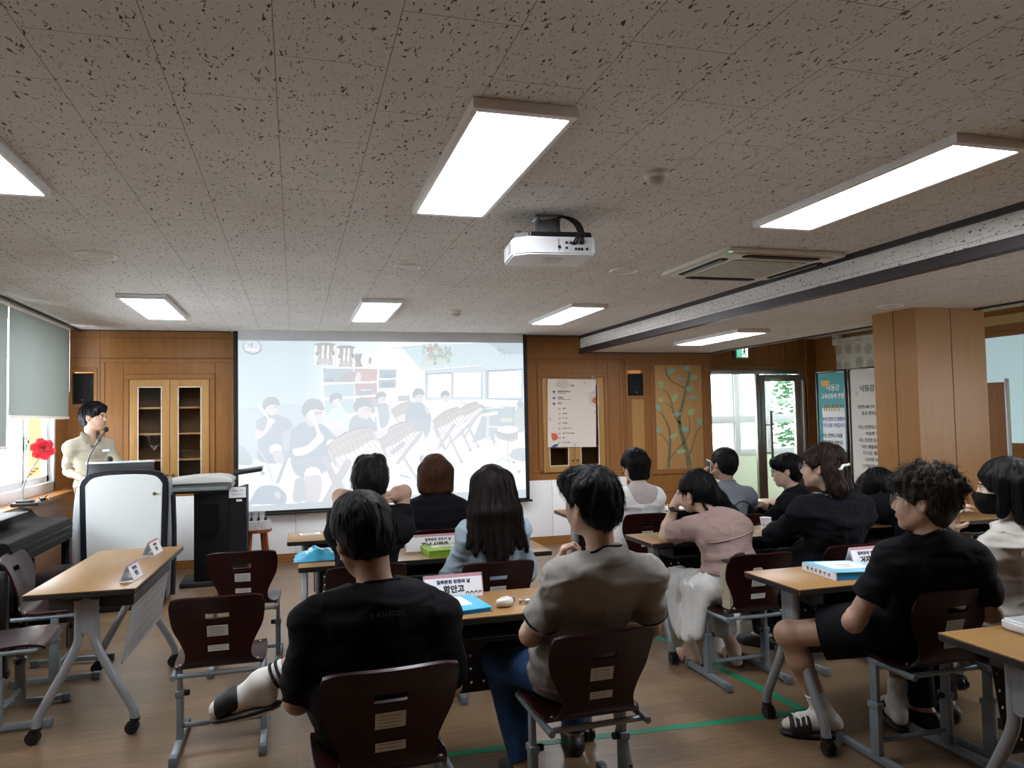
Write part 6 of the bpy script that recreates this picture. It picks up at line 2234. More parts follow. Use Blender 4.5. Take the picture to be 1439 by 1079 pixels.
    def shirt(s, m, root, base, h=.006, sleeve=.75, inf=.014, cuff=.064, loose=.012, seed=1, wr=.006, long=False, neck_r=.072, name='shirt', hem=-.10, collar_drop=.0, extra=None, build=True, fold=(.22, .10, .055)):
        lo, hi = s.bounds(.22)
        lo[2] = max(lo[2], s.hip[2] - .20)
        S = SDF(lo, hi, h)
        s.torso(S, inf)
        p0 = s.bez(0)
        # a little loose cloth round the waist
        S.ell(s.bez(.12), V(.165 * s.g + inf + loose, .118 * s.g + inf + loose, .15), np.array(s.B), .05)
        for q, (el, wrp) in s.arm.items():
            a = s.SH[q] - V(0, 0, .008)
            T = SDF(np.minimum(np.minimum(a, el), wrp) - .13, np.maximum(np.maximum(a, el), wrp) + .13, h)
            if long:
                T.cap(a, el, .052 * min(s.g, 1.2) + loose * .5, .047 + loose * .4, .03)
                T.cap(el, el * .02 + wrp * .98, .047 + loose * .4, .036, .02)
                T.cut(el * .07 + wrp * .93, wrp - el, .004)
            else:
                e2 = a + (el - a) * (sleeve + .12)
                T.cap(a, e2, .054 * min(s.g, 1.2) + loose * .35, cuff - .006 + loose * .4, .03)
                ce = a + (el - a) * sleeve
                T.cut(ce, el - a, .004)
            S.merge(T, .035)
        if extra:
            extra(S)
        if wr:
            S.noise(wr, fold, seed)
            S.noise(wr * .55, (fold[0] * .45, fold[1] * .5, fold[2] * .5), seed + 7)
            S.folds(wr * .75, (.17, .17, .11), seed + 3)
            S.folds(wr * .45, (.10, .10, .05), seed + 5)
        # neck opening
        nd = unit(s.hc - s.N)
        S.cap(s.N + nd * .002 + s.SB[1] * .034, s.N + nd * .12 + s.SB[1] * .02, neck_r * .86, neck_r * 1.08, .010, True)
        if hem is not None:
            S.cut(s.hip + V(0, 0, hem), V(0, 0, -1), .006)
        s.shirtS = S
        if not build:
            return S
        return S.build(name, m, root, base)
    def neckband(s, m, parent, base, r=.066, t=.006, name='collar_band', tilt=.35, lift=0.004):
        nd = unit(s.hc - s.N)
        ax = unit(nd + s.SB[1] * tilt)
        c = s.N + nd * (lift - .004) + s.SB[1] * .030
        a = unit(np.cross(ax, s.SB[1]))
        b = np.cross(ax, a)
        q = np.array([c + r * (math.cos(w) * a * 1.04 + math.sin(w) * b * .98) for w in [6.28319 * k / 40 for k in range(40)]])
        for _ in range(4):
            g_ = s.shirtS.grad(q)
            q = q - np.clip(s.shirtS.sample(q) - t * .15, -.012, .012)[:, None] * g_ / (np.linalg.norm(g_, axis=1, keepdims=True) + 1e-6)
        for _ in range(2):
            q = (np.roll(q, 1, 0) + q * 2 + np.roll(q, -1, 0)) / 4
        pts = [Vector(p - base) for p in q] + [Vector(q[0] - base)]
        return MB().tube(pts, t, 8, caps=False).build(name, m, parent, 180)
    def trousers(s, m, root, base, h=.007, length=1.0, inf=.012, seed=3, name='trousers', flare=0.0, wr=.004, thigh=.088):
        lo, hi = s.bounds(.16)
        hi[2] = s.hip[2] + .22
        lo[2] = max(-.01, lo[2])
        S = SDF(lo, hi, h)
        S.ell(s.hip + V(0, 0, .015), V(.172 * s.g + inf, .122 * s.g + inf, .115), np.array(s.B), .03)
        S.ell(s.hip + V(0, 0, .07), V(.160 * s.g + inf, .115 * s.g + inf, .09), np.array(s.B), .03)
        for q, (kn, an) in s.leg.items():
            if length <= .5:
                t = length / .5
                e = s.HP[q] + (kn - s.HP[q]) * (t + .12)
                c = s.HP[q] + (kn - s.HP[q]) * t
                T = SDF(np.minimum(s.HP[q], kn) - .16, np.maximum(s.HP[q], kn) + .16, h)
                T.cap(s.HP[q], e, thigh * s.g + inf, thigh * .92 + inf + flare, .02)
                T.cut(c, kn - s.HP[q], .004)
                S.merge(T, .03)
            else:
                t = (length - .5) / .5
                e = kn + (an - kn) * min(1, t)
                T = SDF(np.minimum(np.minimum(s.HP[q], kn), e) - .16, np.maximum(np.maximum(s.HP[q], kn), e) + .16, h)
                T.cap(s.HP[q], kn, thigh * s.g + inf, .062 + inf, .03)
                T.cap(kn, e, .062 + inf, .048 + inf + flare, .03)
                if an[2] < kn[2] - .1:
                    T.cut(e - unit(an - kn) * .01, an - kn, .004)
                S.merge(T, .03)
        if wr:
            S.noise(wr, (.10, .10, .05), seed)
        S.cut(s.hip + V(0, 0, .15), V(0, 0, 1), .004)
        return S.build(name, m, root, base)

# ---- hair
def hair_sdf(P, h=.004, big=1.0, style='short', lo_pad=.0, face=True, seed=0, groove=.0022, extra=None, fringe=.045, nape=-.060, ears=True, side_z=-.02):
    hc, H, sc = P.hc, P.H, P.hs
    g = lambda x, y, z: hc + sc * (x * H[0] + y * H[1] + z * H[2])
    S = SDF(hc - .22 - V(0, 0, lo_pad), hc + .22, h)
    b = big
    S.ell(g(0, -.014, .042), V(.092 * b, .112 * b, .098 * b) * sc, H, .0)
    S.ell(g(0, -.042, .0), V(.080 * b, .080 * b, .070) * sc, H, .03)
    if style == 'short':
        # tapering nape
        S.ell(g(0, -.052, -.042), V(.058, .045, .052) * sc, H, .03)
    if extra:
        extra(S, g)
    # open the face
    if face:
        S.ell(g(0, .125, fringe - .105), V(.078, .098, .105) * sc, H, .012, True)
        for s in (-1, 1):
            S.cap(g(s * .05, .15, fringe - .10), g(s * .088, .052, fringe - .085), .034 * sc, .030 * sc, .012, True)
    if ears:
        for s in (-1, 1):
            S.ell(g(s * .094, .004, -.030), V(.030, .034, .046) * sc, H, .010, True)
    if nape is not None:
        S.cut(g(0, 0, nape), -H[2] + .35 * H[1], .012)
    if groove:
        S.noise(groove * 1.6, (.018, .018, .05), seed)
        S.noise(groove, (.009, .009, .05), seed + 1)
    P.hairS = S
    P.hg = g
    return S

def strands(P, S, m, parent, base, n=260, length=.09, r=.0012, seed=0, down=.6, lift=.004, crown=(0, -.035, .135), curl=0.0, zmin=None, fwd=0.0, flick=.0, steps=9):
    """fine locks that follow the surface of the hair away from the crown, free at their tips"""
    rs = np.random.RandomState(seed)
    co, F = S.mesh()
    hc, H, sc = P.hc, P.H, P.hs
    if zmin is not None:
        co = co[((co - hc) @ H[2]) > zmin]
    lf = (co - hc) @ H[1]
    lz = (co - hc) @ H[2]
    co = co[~((lf > .045 * sc) & (lz < .055 * sc))]
    p = co[rs.randint(0, len(co), n)]
    cr = hc + sc * (crown[0] * H[0] + crown[1] * H[1] + crown[2] * H[2])
    L = length * rs.uniform(.5, 1.25, n)
    st = (L / steps)[:, None]
    path = [p]
    jit = rs.normal(0, .35, (n, 3))
    ph = rs.uniform(0, 6.28, n)
    for k in range(steps):
        gr = S.grad(p)
        gr /= np.linalg.norm(gr, axis=1, keepdims=True) + 1e-6
        d = p - cr
        d /= np.linalg.norm(d, axis=1, keepdims=True) + 1e-6
        d = d * (1 - down) + np.array([0, 0, -1.0]) * down + jit * .5 + fwd * H[1]
        if curl:
            d = d + curl * (np.sin(ph + k * 1.3)[:, None] * np.cross(gr, d) + .6 * np.cos(ph + k * 1.3)[:, None] * gr)
        d -= gr * (d * gr).sum(1, keepdims=True) * (1 - .25 * flick)
        d /= np.linalg.norm(d, axis=1, keepdims=True) + 1e-6
        p = p + d * st
        dist = S.sample(p)
        want = lift * (.2 + .9 * (k / steps)) * (1 + flick * 3 * (k / steps) ** 2)
        ok = np.abs(dist) < .05
        p = p + np.where(ok, np.clip(want - dist, -.01, .01), 0)[:, None] * gr
        path.append(p)
    path = np.stack(path, 1)
    m_ = path.shape[1]
    T = np.gradient(path, axis=1)
    T /= np.linalg.norm(T, axis=2, keepdims=True) + 1e-9
    A = np.cross(T, np.array([.3, .2, 1.0]))
    A /= np.linalg.norm(A, axis=2, keepdims=True) + 1e-9
    Bv = np.cross(T, A)
    w = r * (1 - (np.arange(m_) / (m_ - 1)) ** 1.5 * .92)
    rr = (rs.uniform(.45, 1.1, n)[:, None] * w[None])[..., None]
    ring = np.stack([path + rr * (math.cos(a) * A * 1.7 + math.sin(a) * Bv * .7) for a in (0, 2.094, 4.189)], 2)
    co = ring.reshape(-1, 3)
    base_i = (np.arange(n) * m_ * 3)[:, None, None]
    q = []
    i = np.arange(m_ - 1)[None, :, None] * 3
    k = np.arange(3)[None, None, :]
    k2 = (k + 1) % 3
    Fq = np.stack(np.broadcast_arrays(base_i + i + k, base_i + i + k2, base_i + i + 3 + k2, base_i + i + 3 + k), -1).reshape(-1, 4)
    me = raw_mesh('hair_locks', co - base, Fq)
    return link('hair_locks', me, m, parent, 180)

M_hairblk = hair_mat('black hair', '050506', '0F0E12')
M_hairbrn = hair_mat('brown hair', '2A170F', '54331F')
M_hairdk = hair_mat('dark brown hair', '0E0A09', '211714')
# ------------------------------------------------------------------ the people
SK1, SK2, SK3 = 'B08E78', 'C6A692', 'A5836E'
M_blackT = cloth('black cotton', '0E0E12', .9, .2)
M_blackK = cloth('black knit', '121218', .95, .2)
M_navyk = cloth('black jacket cloth', '13141A', .9, .2)
M_jeans = cloth('blue denim', '2B4468', .85, .22, 26)
M_darktr = cloth('dark trousers', '16171C', .9, .15)
M_shoe = plain('black shoe', '0F0F11', .5, var=.1)

def person_root(x, y, label):
    r = empty('person', (x, y, 0), 0, label, 'person')
    return r, V(x, y, 0)

def shoes(P, m, root, base, name='shoe', inf=.007, h=.006):
    for q, (kn, an) in P.leg.items():
        S = SDF(an - .24, an + .24, h)
        add_foot(S, an, P.foot_dir[q], max(0, an[2] - .085), .036 + inf, 1.18)
        S.cut(an + V(0, 0, -.005), V(0, 0, 1), .006)
        S.build(name, m, root, base)

def floor_legs(P, ax=.085, dy=.36, dz=.085, spread=0.0, turn=0):
    """both feet flat, a little ahead of the seat"""
    for q in (-1, 1):
        a = V(P.hip[0], P.hip[1], 0) + P.B[0] * q * (ax + spread) + P.B[1] * dy
        a[2] = dz
        P.legs(q, a)
    P.foot_dir = {q: P.B[1] + P.B[0] * q * .15 for q in (-1, 1)}
    P.foot_z = {q: 0.0 for q in (-1, 1)}
    return P

# ---- 1. presenter
def presenter():
    r, b = person_root(-1.745, 7.64, 'standing presenter in a beige polo shirt at the lectern, head turned to the screen')
    P = Person((-1.735, 7.66, .90), (-1.752, 7.60, 1.575), -146, -104, 2, 0, sw=.150, g=.92, slouch=.01, neck=.175, shyaw=-146)
    P.arms(1, (-1.80, 7.43, 1.035), None, elbow=(-1.99, 7.72, 1.05))
    P.arms(-1, (-1.60, 7.40, 1.07), None, elbow=(-1.545, 7.60, 1.10))
    for q in (-1, 1):
        P.leg[q] = ik(P.HP[q], V(-1.74, 7.64, .085) + P.B[0] * q * .10, .42, .42, P.B[1])
    P.foot_dir = {q: P.B[1] + P.B[0] * q * .2 for q in (-1, 1)}
    body = P.body('A8866E', r, b, .0055, hand_kw={-1: dict(curl=1.05, d=V(.75, -.3, .55), n=V(-.25, .3, .85)), 1: dict(curl=.4)})
    m = cloth('beige polo pique', '888272', .9, .06)
    sh = P.shirt(m, r, b, .006, sleeve=.80, cuff=.060, loose=.012, seed=4, neck_r=.068, extra=lambda S: S.cap(P.N + P.B[1] * .075 - V(0, 0, .02), P.N + P.B[1] * .135 - V(0, 0, .115), .034, .010, .01, True))
    # collar leaves, placket, badge
    nd = unit(P.hc - P.N)
    c = P.N + nd * .028 + P.B[1] * .022
    cm = bmesh.new()
    ring = []
    for k in range(33):
        a = R(-150 + 300 * k / 32)
        d0 = P.B[1] * -math.cos(a) + P.B[0] * math.sin(a)
        open_ = abs(a) / R(150)
        up = c + d0 * (.062 + .002 * open_) + V(0, 0, .034 - .052 * open_ ** 2.2)
        lo = c + d0 * (.088 + .012 * open_ ** 3) + V(0, 0, -.012 - .075 * open_ ** 2.0)
        mid = c + d0 * (.074 + .004 * open_) + V(0, 0, .030 - .055 * open_ ** 2.2)
        ring.append([cm.verts.new(Vector(p - b)) for p in (up, mid, lo)])
    for a0, a1 in zip(ring, ring[1:]):
        for j in range(2):
            cm.faces.new((a0[j], a0[j + 1], a1[j + 1], a1[j]))
    bmesh.ops.solidify(cm, geom=list(cm.faces), thickness=.004)
    MB().add(cm).build('collar', m, sh, 60)
    f = P.B[1]
    ch = P.bez(.80)
    def front(x, z):
        """point on the chest of the shirt"""
        o = V(P.N[0], P.N[1], 0) + P.B[0] * x
        o[2] = z
        ts = np.linspace(.30, 0, 60)
        q = o[None] + ts[:, None] * f[None]
        dd = P.shirtS.sample(q)
        i = np.argmax(dd < 0)
        return q[i]
    pl = MB()
    pts = [Vector(front(0, z) + f * .002 - b) for z in (1.36, 1.32, 1.28, 1.24)]
    pl.tube(pts, .014, 8, flat=(1, .25)).build('placket', m, sh, 60)
    bd = front(-.105, 1.275) + f * .006 - b
    MB().box(-.033, .033, -.004, .004, -.011, .011, .002, M=Matrix.Translation(bd) @ RZ(math.degrees(math.atan2(-f[0], f[1]))) @ RZ(8)).build('name_badge', plain('white badge', 'DCE8F0', .3), sh, 0)
    tr = P.trousers(cloth('grey trousers', '5C5E66', .85), r, b, .007, 1.0, seed=2, inf=.012)
    shoes(P, M_shoe, r, b)
    face_parts(r, b, P.hc, P.H)
    S = hair_sdf(P, .0035, 1.0, 'short', fringe=.052, nape=-.07, extra=lambda S, g: S.cap(g(-.06, .062, .085), g(.065, .072, .080), .034, .030, .03).cap(g(.0, .04, .115), g(0, -.04, .12), .03, .03, .03))
    hr = S.build('hair', M_hairblk, r, b)
    strands(P, S, M_hairblk, hr, b, 260, .07, .0011, 3, .35, .004, fwd=.25)
    # hand-held microphone
    t = empty('handheld_microphone', (0, 0, 0), 0, 'black hand-held microphone in the presenter\'s left hand', 'microphone')
    w = P.arm[-1][1]
    c0 = Vector(w + V(.045, -.06, .035))
    ax = Vector((.18, -.05, 1)).normalized()
    q = ax.to_track_quat('Z', 'Y').to_matrix().to_4x4()
    t.location = c0
    MB().lathe([(.0, -.12), (.012, -.12), (.014, -.05), (.017, .05), (.018, .065)], n=18, M=q).build('handle', M_black, t)
    MB().lathe([(.018, .063), (.025, .075), (.027, .095), (.024, .115), (.013, .127), (0, .13)], n=20, M=q).build('grille', plain('microphone mesh', '1A1A1D', .6, .4), t)
presenter()

# ---- 2. man in a black T-shirt, nearest, seen from behind
def man_black_tee():
    r, b = person_root(.25, 2.40, 'man in a black T-shirt nearest the camera, legs crossed, one white sock showing')
    P = Person((.255, 2.47, .57), (.205, 2.42, 1.135), 6, 16, -16, -9, sw=.205, g=1.10, slouch=.07, hs=1.03, neck=.165, drop=.055, up=.30)
    P.N = V(.245, 2.36, .975)
    P.curve((P.hip + P.N) / 2 + V(0, -.02, .02))
    P.SH = {-1: V(.060, 2.41, .89), 1: V(.425, 2.38, .88)}
    P.arms(-1, (.17, 2.76, .65), None, elbow=(.005, 2.52, .62))
    P.arms(1, (.34, 2.76, .67), None, elbow=(.485, 2.50, .63))
    P.leg[1] = ik(P.HP[1], V(-.118, 2.89, .565), .42, .42, V(.6, .3, .5))
    P.leg[-1] = ik(P.HP[-1], V(.12, 2.82, .085), .42, .41, V(0, .5, 1))
    P.foot_dir = {1: V(-1, .15, 0), -1: V(-.1, 1, 0)}
    an = P.leg[1][1]
    # the crossed leg's foot hangs outward: built with the body
    toe = an + V(-.150, .03, -.085)
    def foot(S):
        S.cap(an, an + V(.012, -.0, -.045), .036, .032, .02)
        S.cap(an + V(.015, 0, -.045), toe, .030, .028, .02)
        S.cap(an, toe + V(.04, 0, .02), .034, .028, .03)
        add_foot(S, P.leg[-1][1], P.foot_dir[-1], 0)
    P.body(SK3, r, b, .0055, feet=False, extra=foot, hand_kw={-1: dict(curl=.6), 1: dict(curl=.6)})
    sh = P.shirt(M_blackT, r, b, .0055, sleeve=.86, cuff=.068, loose=.014, seed=11, neck_r=.076, inf=.013, wr=.009)
    P.neckband(M_blackK, sh, b, .075, .007, tilt=.45, lift=-.002)
    P.trousers(M_darktr, r, b, .007, .47, inf=.016, flare=.01, seed=2)
    # sock with two black stripes, slide sandal
    kn = P.leg[1][0]
    d = unit(kn - an)
    S = SDF(an - .24, an + .24, .0045)
    S.cap(an + d * .10, an, .045, .040, .01)
    S.cap(an, an + V(.012, 0, -.045), .041, .037, .02)
    S.cap(an + V(.015, 0, -.045), toe, .035, .033, .02)
    S.cap(an, toe + V(.04, 0, .02), .039, .033, .03)
    S.cut(an + d * .092, d, .004)
    sk = S.build('sock', plain('white sock', 'D4D2CC', .9, var=.04), r, b)
    for e in (.050, .073):
        c = an + d * e
        u_ = unit(np.cross(d, V(0, 0, 1))); v_ = np.cross(d, u_)
        MB().tube([Vector(c + .0425 * (math.cos(a) * u_ + math.sin(a) * v_) * (1 + .05 * (e - .05) / .04) - b) for a in [6.2832 * k / 28 for k in range(29)]], .0062, 8, caps=False).build('stripe', plain('black sock stripe', '101012', .9), sk, 180)
    fd = unit(toe - an - V(.02, 0, -.03))
    ft = unit(toe - (an + V(.02, 0, -.05)))
    dn = unit(V(0, 0, -1) - ft * (V(0, 0, -1) @ ft))
    sd = np.cross(ft, dn)
    S = SDF(an - .3, an + .3, .005)
    heel = an + V(.045, 0, -.075)
    S.ell((heel + toe) / 2 + dn * .018 + ft * .01, V(.135, .052, .016), np.array([ft, sd, dn]), .0)
    so = S.build('slide_sole', plain('slide sole', '17171A', .6), r, b)
    S = SDF(an - .3, an + .3, .0045)
    S.ell((heel + toe) / 2 + dn * .030 + ft * .012, V(.128, .050, .010), np.array([ft, sd, dn]), .0)
    S.build('slide_midsole', plain('pale slide midsole', 'CFCBB8', .7), so, b)
    S = SDF(an - .3, an + .3, .0045)
    S.cap(an * .35 + toe * .65 + V(0, 0, .002), toe + ft * .0, .046, .042, .02)
    S.cut(toe + ft * .005, ft, .004)
    S.cut(an * .5 + toe * .5, -ft, .004)
    S.build('slide_strap', plain('black slide strap', '121214', .6), so, b)
    # left shoe on the floor
    lq = P.leg.pop(1)
    shoes(P, M_shoe, r, b)
    P.leg[1] = lq
    def ex(S, g):
        S.ell(g(0, -.055, -.02), V(.070, .056, .050), P.H, .03)
        S.cap(g(-.03, .075, .07), g(.04, .07, .075), .035, .035, .04)
    S = hair_sdf(P, .0038, 1.02, 'short', fringe=.05, nape=-.048, extra=ex, groove=.0018)
    hr = S.build('hair', M_hairblk, r, b)
    strands(P, S, M_hairblk, hr, b, 420, .07, .0010, 5, .45, .003)
    c = P.hc - P.H[0] * .086 + P.H[2] * -.042 + P.H[1] * -.004
    MB().tube([Vector(c + .012 * (math.cos(a) * V(0, 1, 0) + math.sin(a) * V(0, 0, 1)) - b) for a in [6.28 * k / 20 for k in range(21)]], .0016, 6, caps=False).build('hoop_earring', plain('silver earring', 'B4B4B8', .2, .9), r, 180)
    # small grey lettering below the collar
    tx = text_mesh('shirt_print', 'KANGOL', .021, plain('dark grey print', '404248', .7), sh, Matrix(), .02, spacing=1.35)
    me = tx.data
    n = len(me.vertices)
    co = np.zeros(n * 3, np.float32)
    me.vertices.foreach_get('co', co)
    co = co.reshape(-1, 3)
    X = .262 + co[:, 0] * .995
    Z = .925 + co[:, 1] - co[:, 0] * .02
    ys = np.linspace(2.0, 2.42, 140)
    Pq = np.stack([np.repeat(X[:, None], 140, 1), np.repeat(ys[None], n, 0), np.repeat(Z[:, None], 140, 1)], -1).reshape(-1, 3)
    dd = P.shirtS.sample(Pq).reshape(n, 140)
    yy = ys[np.argmax(dd < .001, 1)]
    A = np.stack([np.ones(n), X, X * X, Z, Z * Z], 1)
    yy = A @ np.linalg.lstsq(A, yy, rcond=None)[0]
    out = np.stack([X - b[0], yy - b[1] - .0035, Z], 1).astype(np.float32)
    me.vertices.foreach_set('co', out.ravel())
    me.update()
man_black_tee()

# ---- 3. man in a grey T-shirt with dark-trimmed collar
def man_grey_tee():
    r, b = person_root(1.04, 2.70, 'man in a grey T-shirt with black-trimmed collar and blue jeans, seen from behind')
    P = Person((1.045, 2.80, .51), (1.035, 2.56, 1.185), 4, 26, -2, -4, sw=.180, g=.98, slouch=.055, hs=1.0, neck=.165, drop=.055, up=.28)
    P.N = V(1.070, 2.53, 1.0)
    P.curve((P.hip + P.N) / 2 + V(0, -.01, 0))
    P.SH = {-1: V(.92, 2.56, .92), 1: V(1.235, 2.53, .925)}
    P.arms(-1, (.985, 2.70, .985), None, elbow=(.845, 2.69, .71))
    P.arms(1, (1.14, 2.96, .72), None, elbow=(1.305, 2.66, .70))
    P.leg[-1] = ik(P.HP[-1], V(.895, 3.0, .085), .42, .41, V(-.12, .5, 1))
    P.leg[1] = ik(P.HP[1], V(1.20, 3.24, .085), .42, .41, V(.1, .5, 1))
    P.foot_dir = {-1: V(-.25, 1, 0), 1: V(.2, 1, 0)}
    P.body(SK1, r, b, .0055, hand_kw={-1: dict(curl=.9, d=V(.15, -.25, .95), n=V(.75, -.4, .2)), 1: dict(curl=.5)})
    m = cloth('grey jersey', '8C8984', .9, .08)
    sh = P.shirt(m, r, b, .0055, sleeve=.72, cuff=.064, loose=.020, inf=.013, seed=21, neck_r=.072, wr=.010, hem=-.12)
    P.neckband(M_blackK, sh, b, .078, .0048, 'collar_stripe', .4, -.010)
    P.neckband(m, sh, b, .070, .007, 'collar_band', .4, .004)
    for q in (-1, 1):
        a, e = P.SH[q], P.arm[q][0]
        d = unit(e - a)
        c = a + (e - a) * .69
        u_ = unit(np.cross(d, V(0, 1, 0))); v_ = np.cross(d, u_)
        MB().tube([Vector(c - V(0, 0, .006) + .0672 * (math.cos(t) * u_ + math.sin(t) * v_) - b) for t in [6.2832 * k / 32 for k in range(33)]], .0045, 8, caps=False).build('cuff_stripe', M_blackK, sh, 180)
    P.trousers(M_jeans, r, b, .007, 1.0, inf=.011, seed=8, wr=.003)
    shoes(P, M_shoe, r, b)
    def ex(S, g):
        S.ell(g(0, -.055, -.03), V(.068, .054, .056), P.H, .03)
        S.cap(g(-.05, .06, .085), g(.05, .06, .09), .036, .036, .04)
        S.cap(g(-.085, -.02, .01), g(-.075, -.03, .06), .02, .03, .03)
    S = hair_sdf(P, .0038, 1.0, 'short', fringe=.05, nape=-.085, extra=ex, groove=.0030)
    hr = S.build('hair', M_hairblk, r, b)
    strands(P, S, M_hairblk, hr, b, 520, .075, .0012, 15, .4, .005, curl=.5, flick=.5)
man_grey_tee()

# ---- 4. man holding the back of his head
def man_hands_behind():
    r, b = person_root(.35, 4.06, 'man in black in the middle row holding the back of his neck with raised elbows')
    P = Person((.345, 4.11, .545), (.385, 4.07, 1.165), 0, -6, -6, 0, sw=.155, g=.98, slouch=.05, neck=.16)
    P.arms(1, (.45, 3.985, 1.085), None, elbow=(.675, 4.09, 1.125))
    P.arms(-1, (.315, 3.985, 1.085), None, elbow=(.115, 4.09, 1.10))
    for q, w, e in ((1, (.455, 4.02, 1.085), (.575, 4.16, 1.10)), (-1, (.325, 4.02, 1.08), (.235, 4.18, 1.09))):
        P.arm[q] = (V(*e), V(*w))
    floor_legs(P)
    P.body(SK3, r, b, .006, hand_kw={1: dict(curl=.25, d=V(-1, -.25, .12), n=V(0, 1, .1)), -1: dict(curl=.25, d=V(1, -.25, .12), n=V(0, 1, .1))})
    sh = P.shirt(M_blackT, r, b, .0065, sleeve=.55, cuff=.066, loose=.018, seed=31, neck_r=.07, wr=.008)
    P.trousers(M_darktr, r, b, .008)
    shoes(P, M_shoe, r, b)
    def ex(S, g):
        S.ell(g(0, -.055, -.03), V(.068, .05, .055), P.H, .03)
        S.cap(g(-.04, .03, .12), g(.05, .0, .125), .03, .03, .04)
    S = hair_sdf(P, .004, 1.05, 'short', fringe=.05, nape=-.08, extra=ex, groove=.003)
    hr = S.build('hair', M_hairblk, r, b)
    strands(P, S, M_hairblk, hr, b, 420, .075, .0013, 25, .35, .006, curl=.25, flick=.8)
man_hands_behind()

# ---- 5. woman with bobbed brown hair
def woman_brown_bob():
    r, b = person_root(.90, 4.92, 'woman with chin-length brown hair and a black top in the front row, seen from behind')
    P = Person((.90, 5.0, .555), (.893, 4.94, 1.135), 0, -4, -2, 0, sw=.150, g=.98, slouch=.05, neck=.155, hs=.97)
    P.arms(-1, (.80, 5.22, .76), None, elbow=(.70, 5.02, .72))
    P.arms(1, (1.0, 5.22, .76), None, elbow=(1.10, 5.02, .72))
    floor_legs(P)
    P.body(SK2, r, b, .006)
    P.shirt(M_blackK, r, b, .007, long=True, inf=.02, loose=.02, seed=41, neck_r=.066, wr=.006)
    P.trousers(M_darktr, r, b, .008)
    shoes(P, M_shoe, r, b)
    def ex(S, g):
        for x in (-.075, -.04, 0, .04, .075):
            y = -.075 + 3.2 * x * x
            S.cap(g(x * 1.0, y + .01, .03), g(x * 1.22, y - .004, -.105 + abs(x) * .1), .040, .026, .03)
        for s in (-1, 1):
            S.cap(g(s * .082, .0, .03), g(s * .098, .012, -.09), .032, .022, .03)
            S.cap(g(s * .078, .035, .03), g(s * .092, .04, -.075), .024, .018, .02)
    S = hair_sdf(P, .004, 1.03, 'bob', fringe=.06, nape=None, ears=False, extra=ex, groove=.003)
    hr = S.build('hair', M_hairbrn, r, b)
    strands(P, S, M_hairbrn, hr, b, 520, .13, .0012, 35, .7, .004, flick=.6)
woman_brown_bob()

# ---- 6. woman with long hair
def woman_long_hair():
    r, b = person_root(1.04, 4.08, 'woman with long straight dark hair down her pale blue blouse')
    P = Person((1.04, 4.16, .505), (1.045, 4.05, 1.11), 0, -2, -4, 0, sw=.140, g=.90, slouch=.05, neck=.155, hs=.97)
    P.arms(-1, (.93, 4.30, .77), None, elbow=(.845, 4.10, .70))
    P.arms(1, (1.16, 4.30, .77), None, elbow=(1.245, 4.10, .70))
    floor_legs(P)
    P.body(SK2, r, b, .006)
    m = cloth('pale blue blouse', '9FB0BE', .85, .05)
    P.shirt(m, r, b, .006, long=True, inf=.016, loose=.022, seed=51, neck_r=.066, wr=.010)
    P.trousers(M_darktr, r, b, .008)
    shoes(P, M_shoe, r, b)
    rs = np.random.RandomState(3)
    def ex(S, g):
        for i, x in enumerate(np.linspace(-.085, .085, 9)):
            y = -.085 + 4.5 * x * x
            L = -.33 - .05 * math.cos(x * 16) + rs.uniform(-.035, .02)
            S.cap(g(x * .95, y + .02, .05), g(x * 1.35, y - .030, -.13), .042, .036, .03)
            S.cap(g(x * 1.35, y - .030, -.13), g(x * 1.95 + rs.uniform(-.012, .012), -.125 + 3 * x * x, L + abs(x) * .5), .036, .014, .02)
        for s in (-1, 1):
            S.cap(g(s * .080, .01, .03), g(s * .112, -.02, -.13), .034, .034, .03)
            S.cap(g(s * .112, -.02, -.13), g(s * .165, -.055, -.26), .034, .012, .02)
    S = hair_sdf(P, .0042, 1.0, 'long', lo_pad=.28, fringe=.06, nape=None, ears=False, extra=ex, groove=.0012)
    hr = S.build('hair', M_hairdk, r, b)
    strands(P, S, M_hairdk, hr, b, 900, .22, .0012, 45, .85, .004, flick=.35, steps=14)
woman_long_hair()

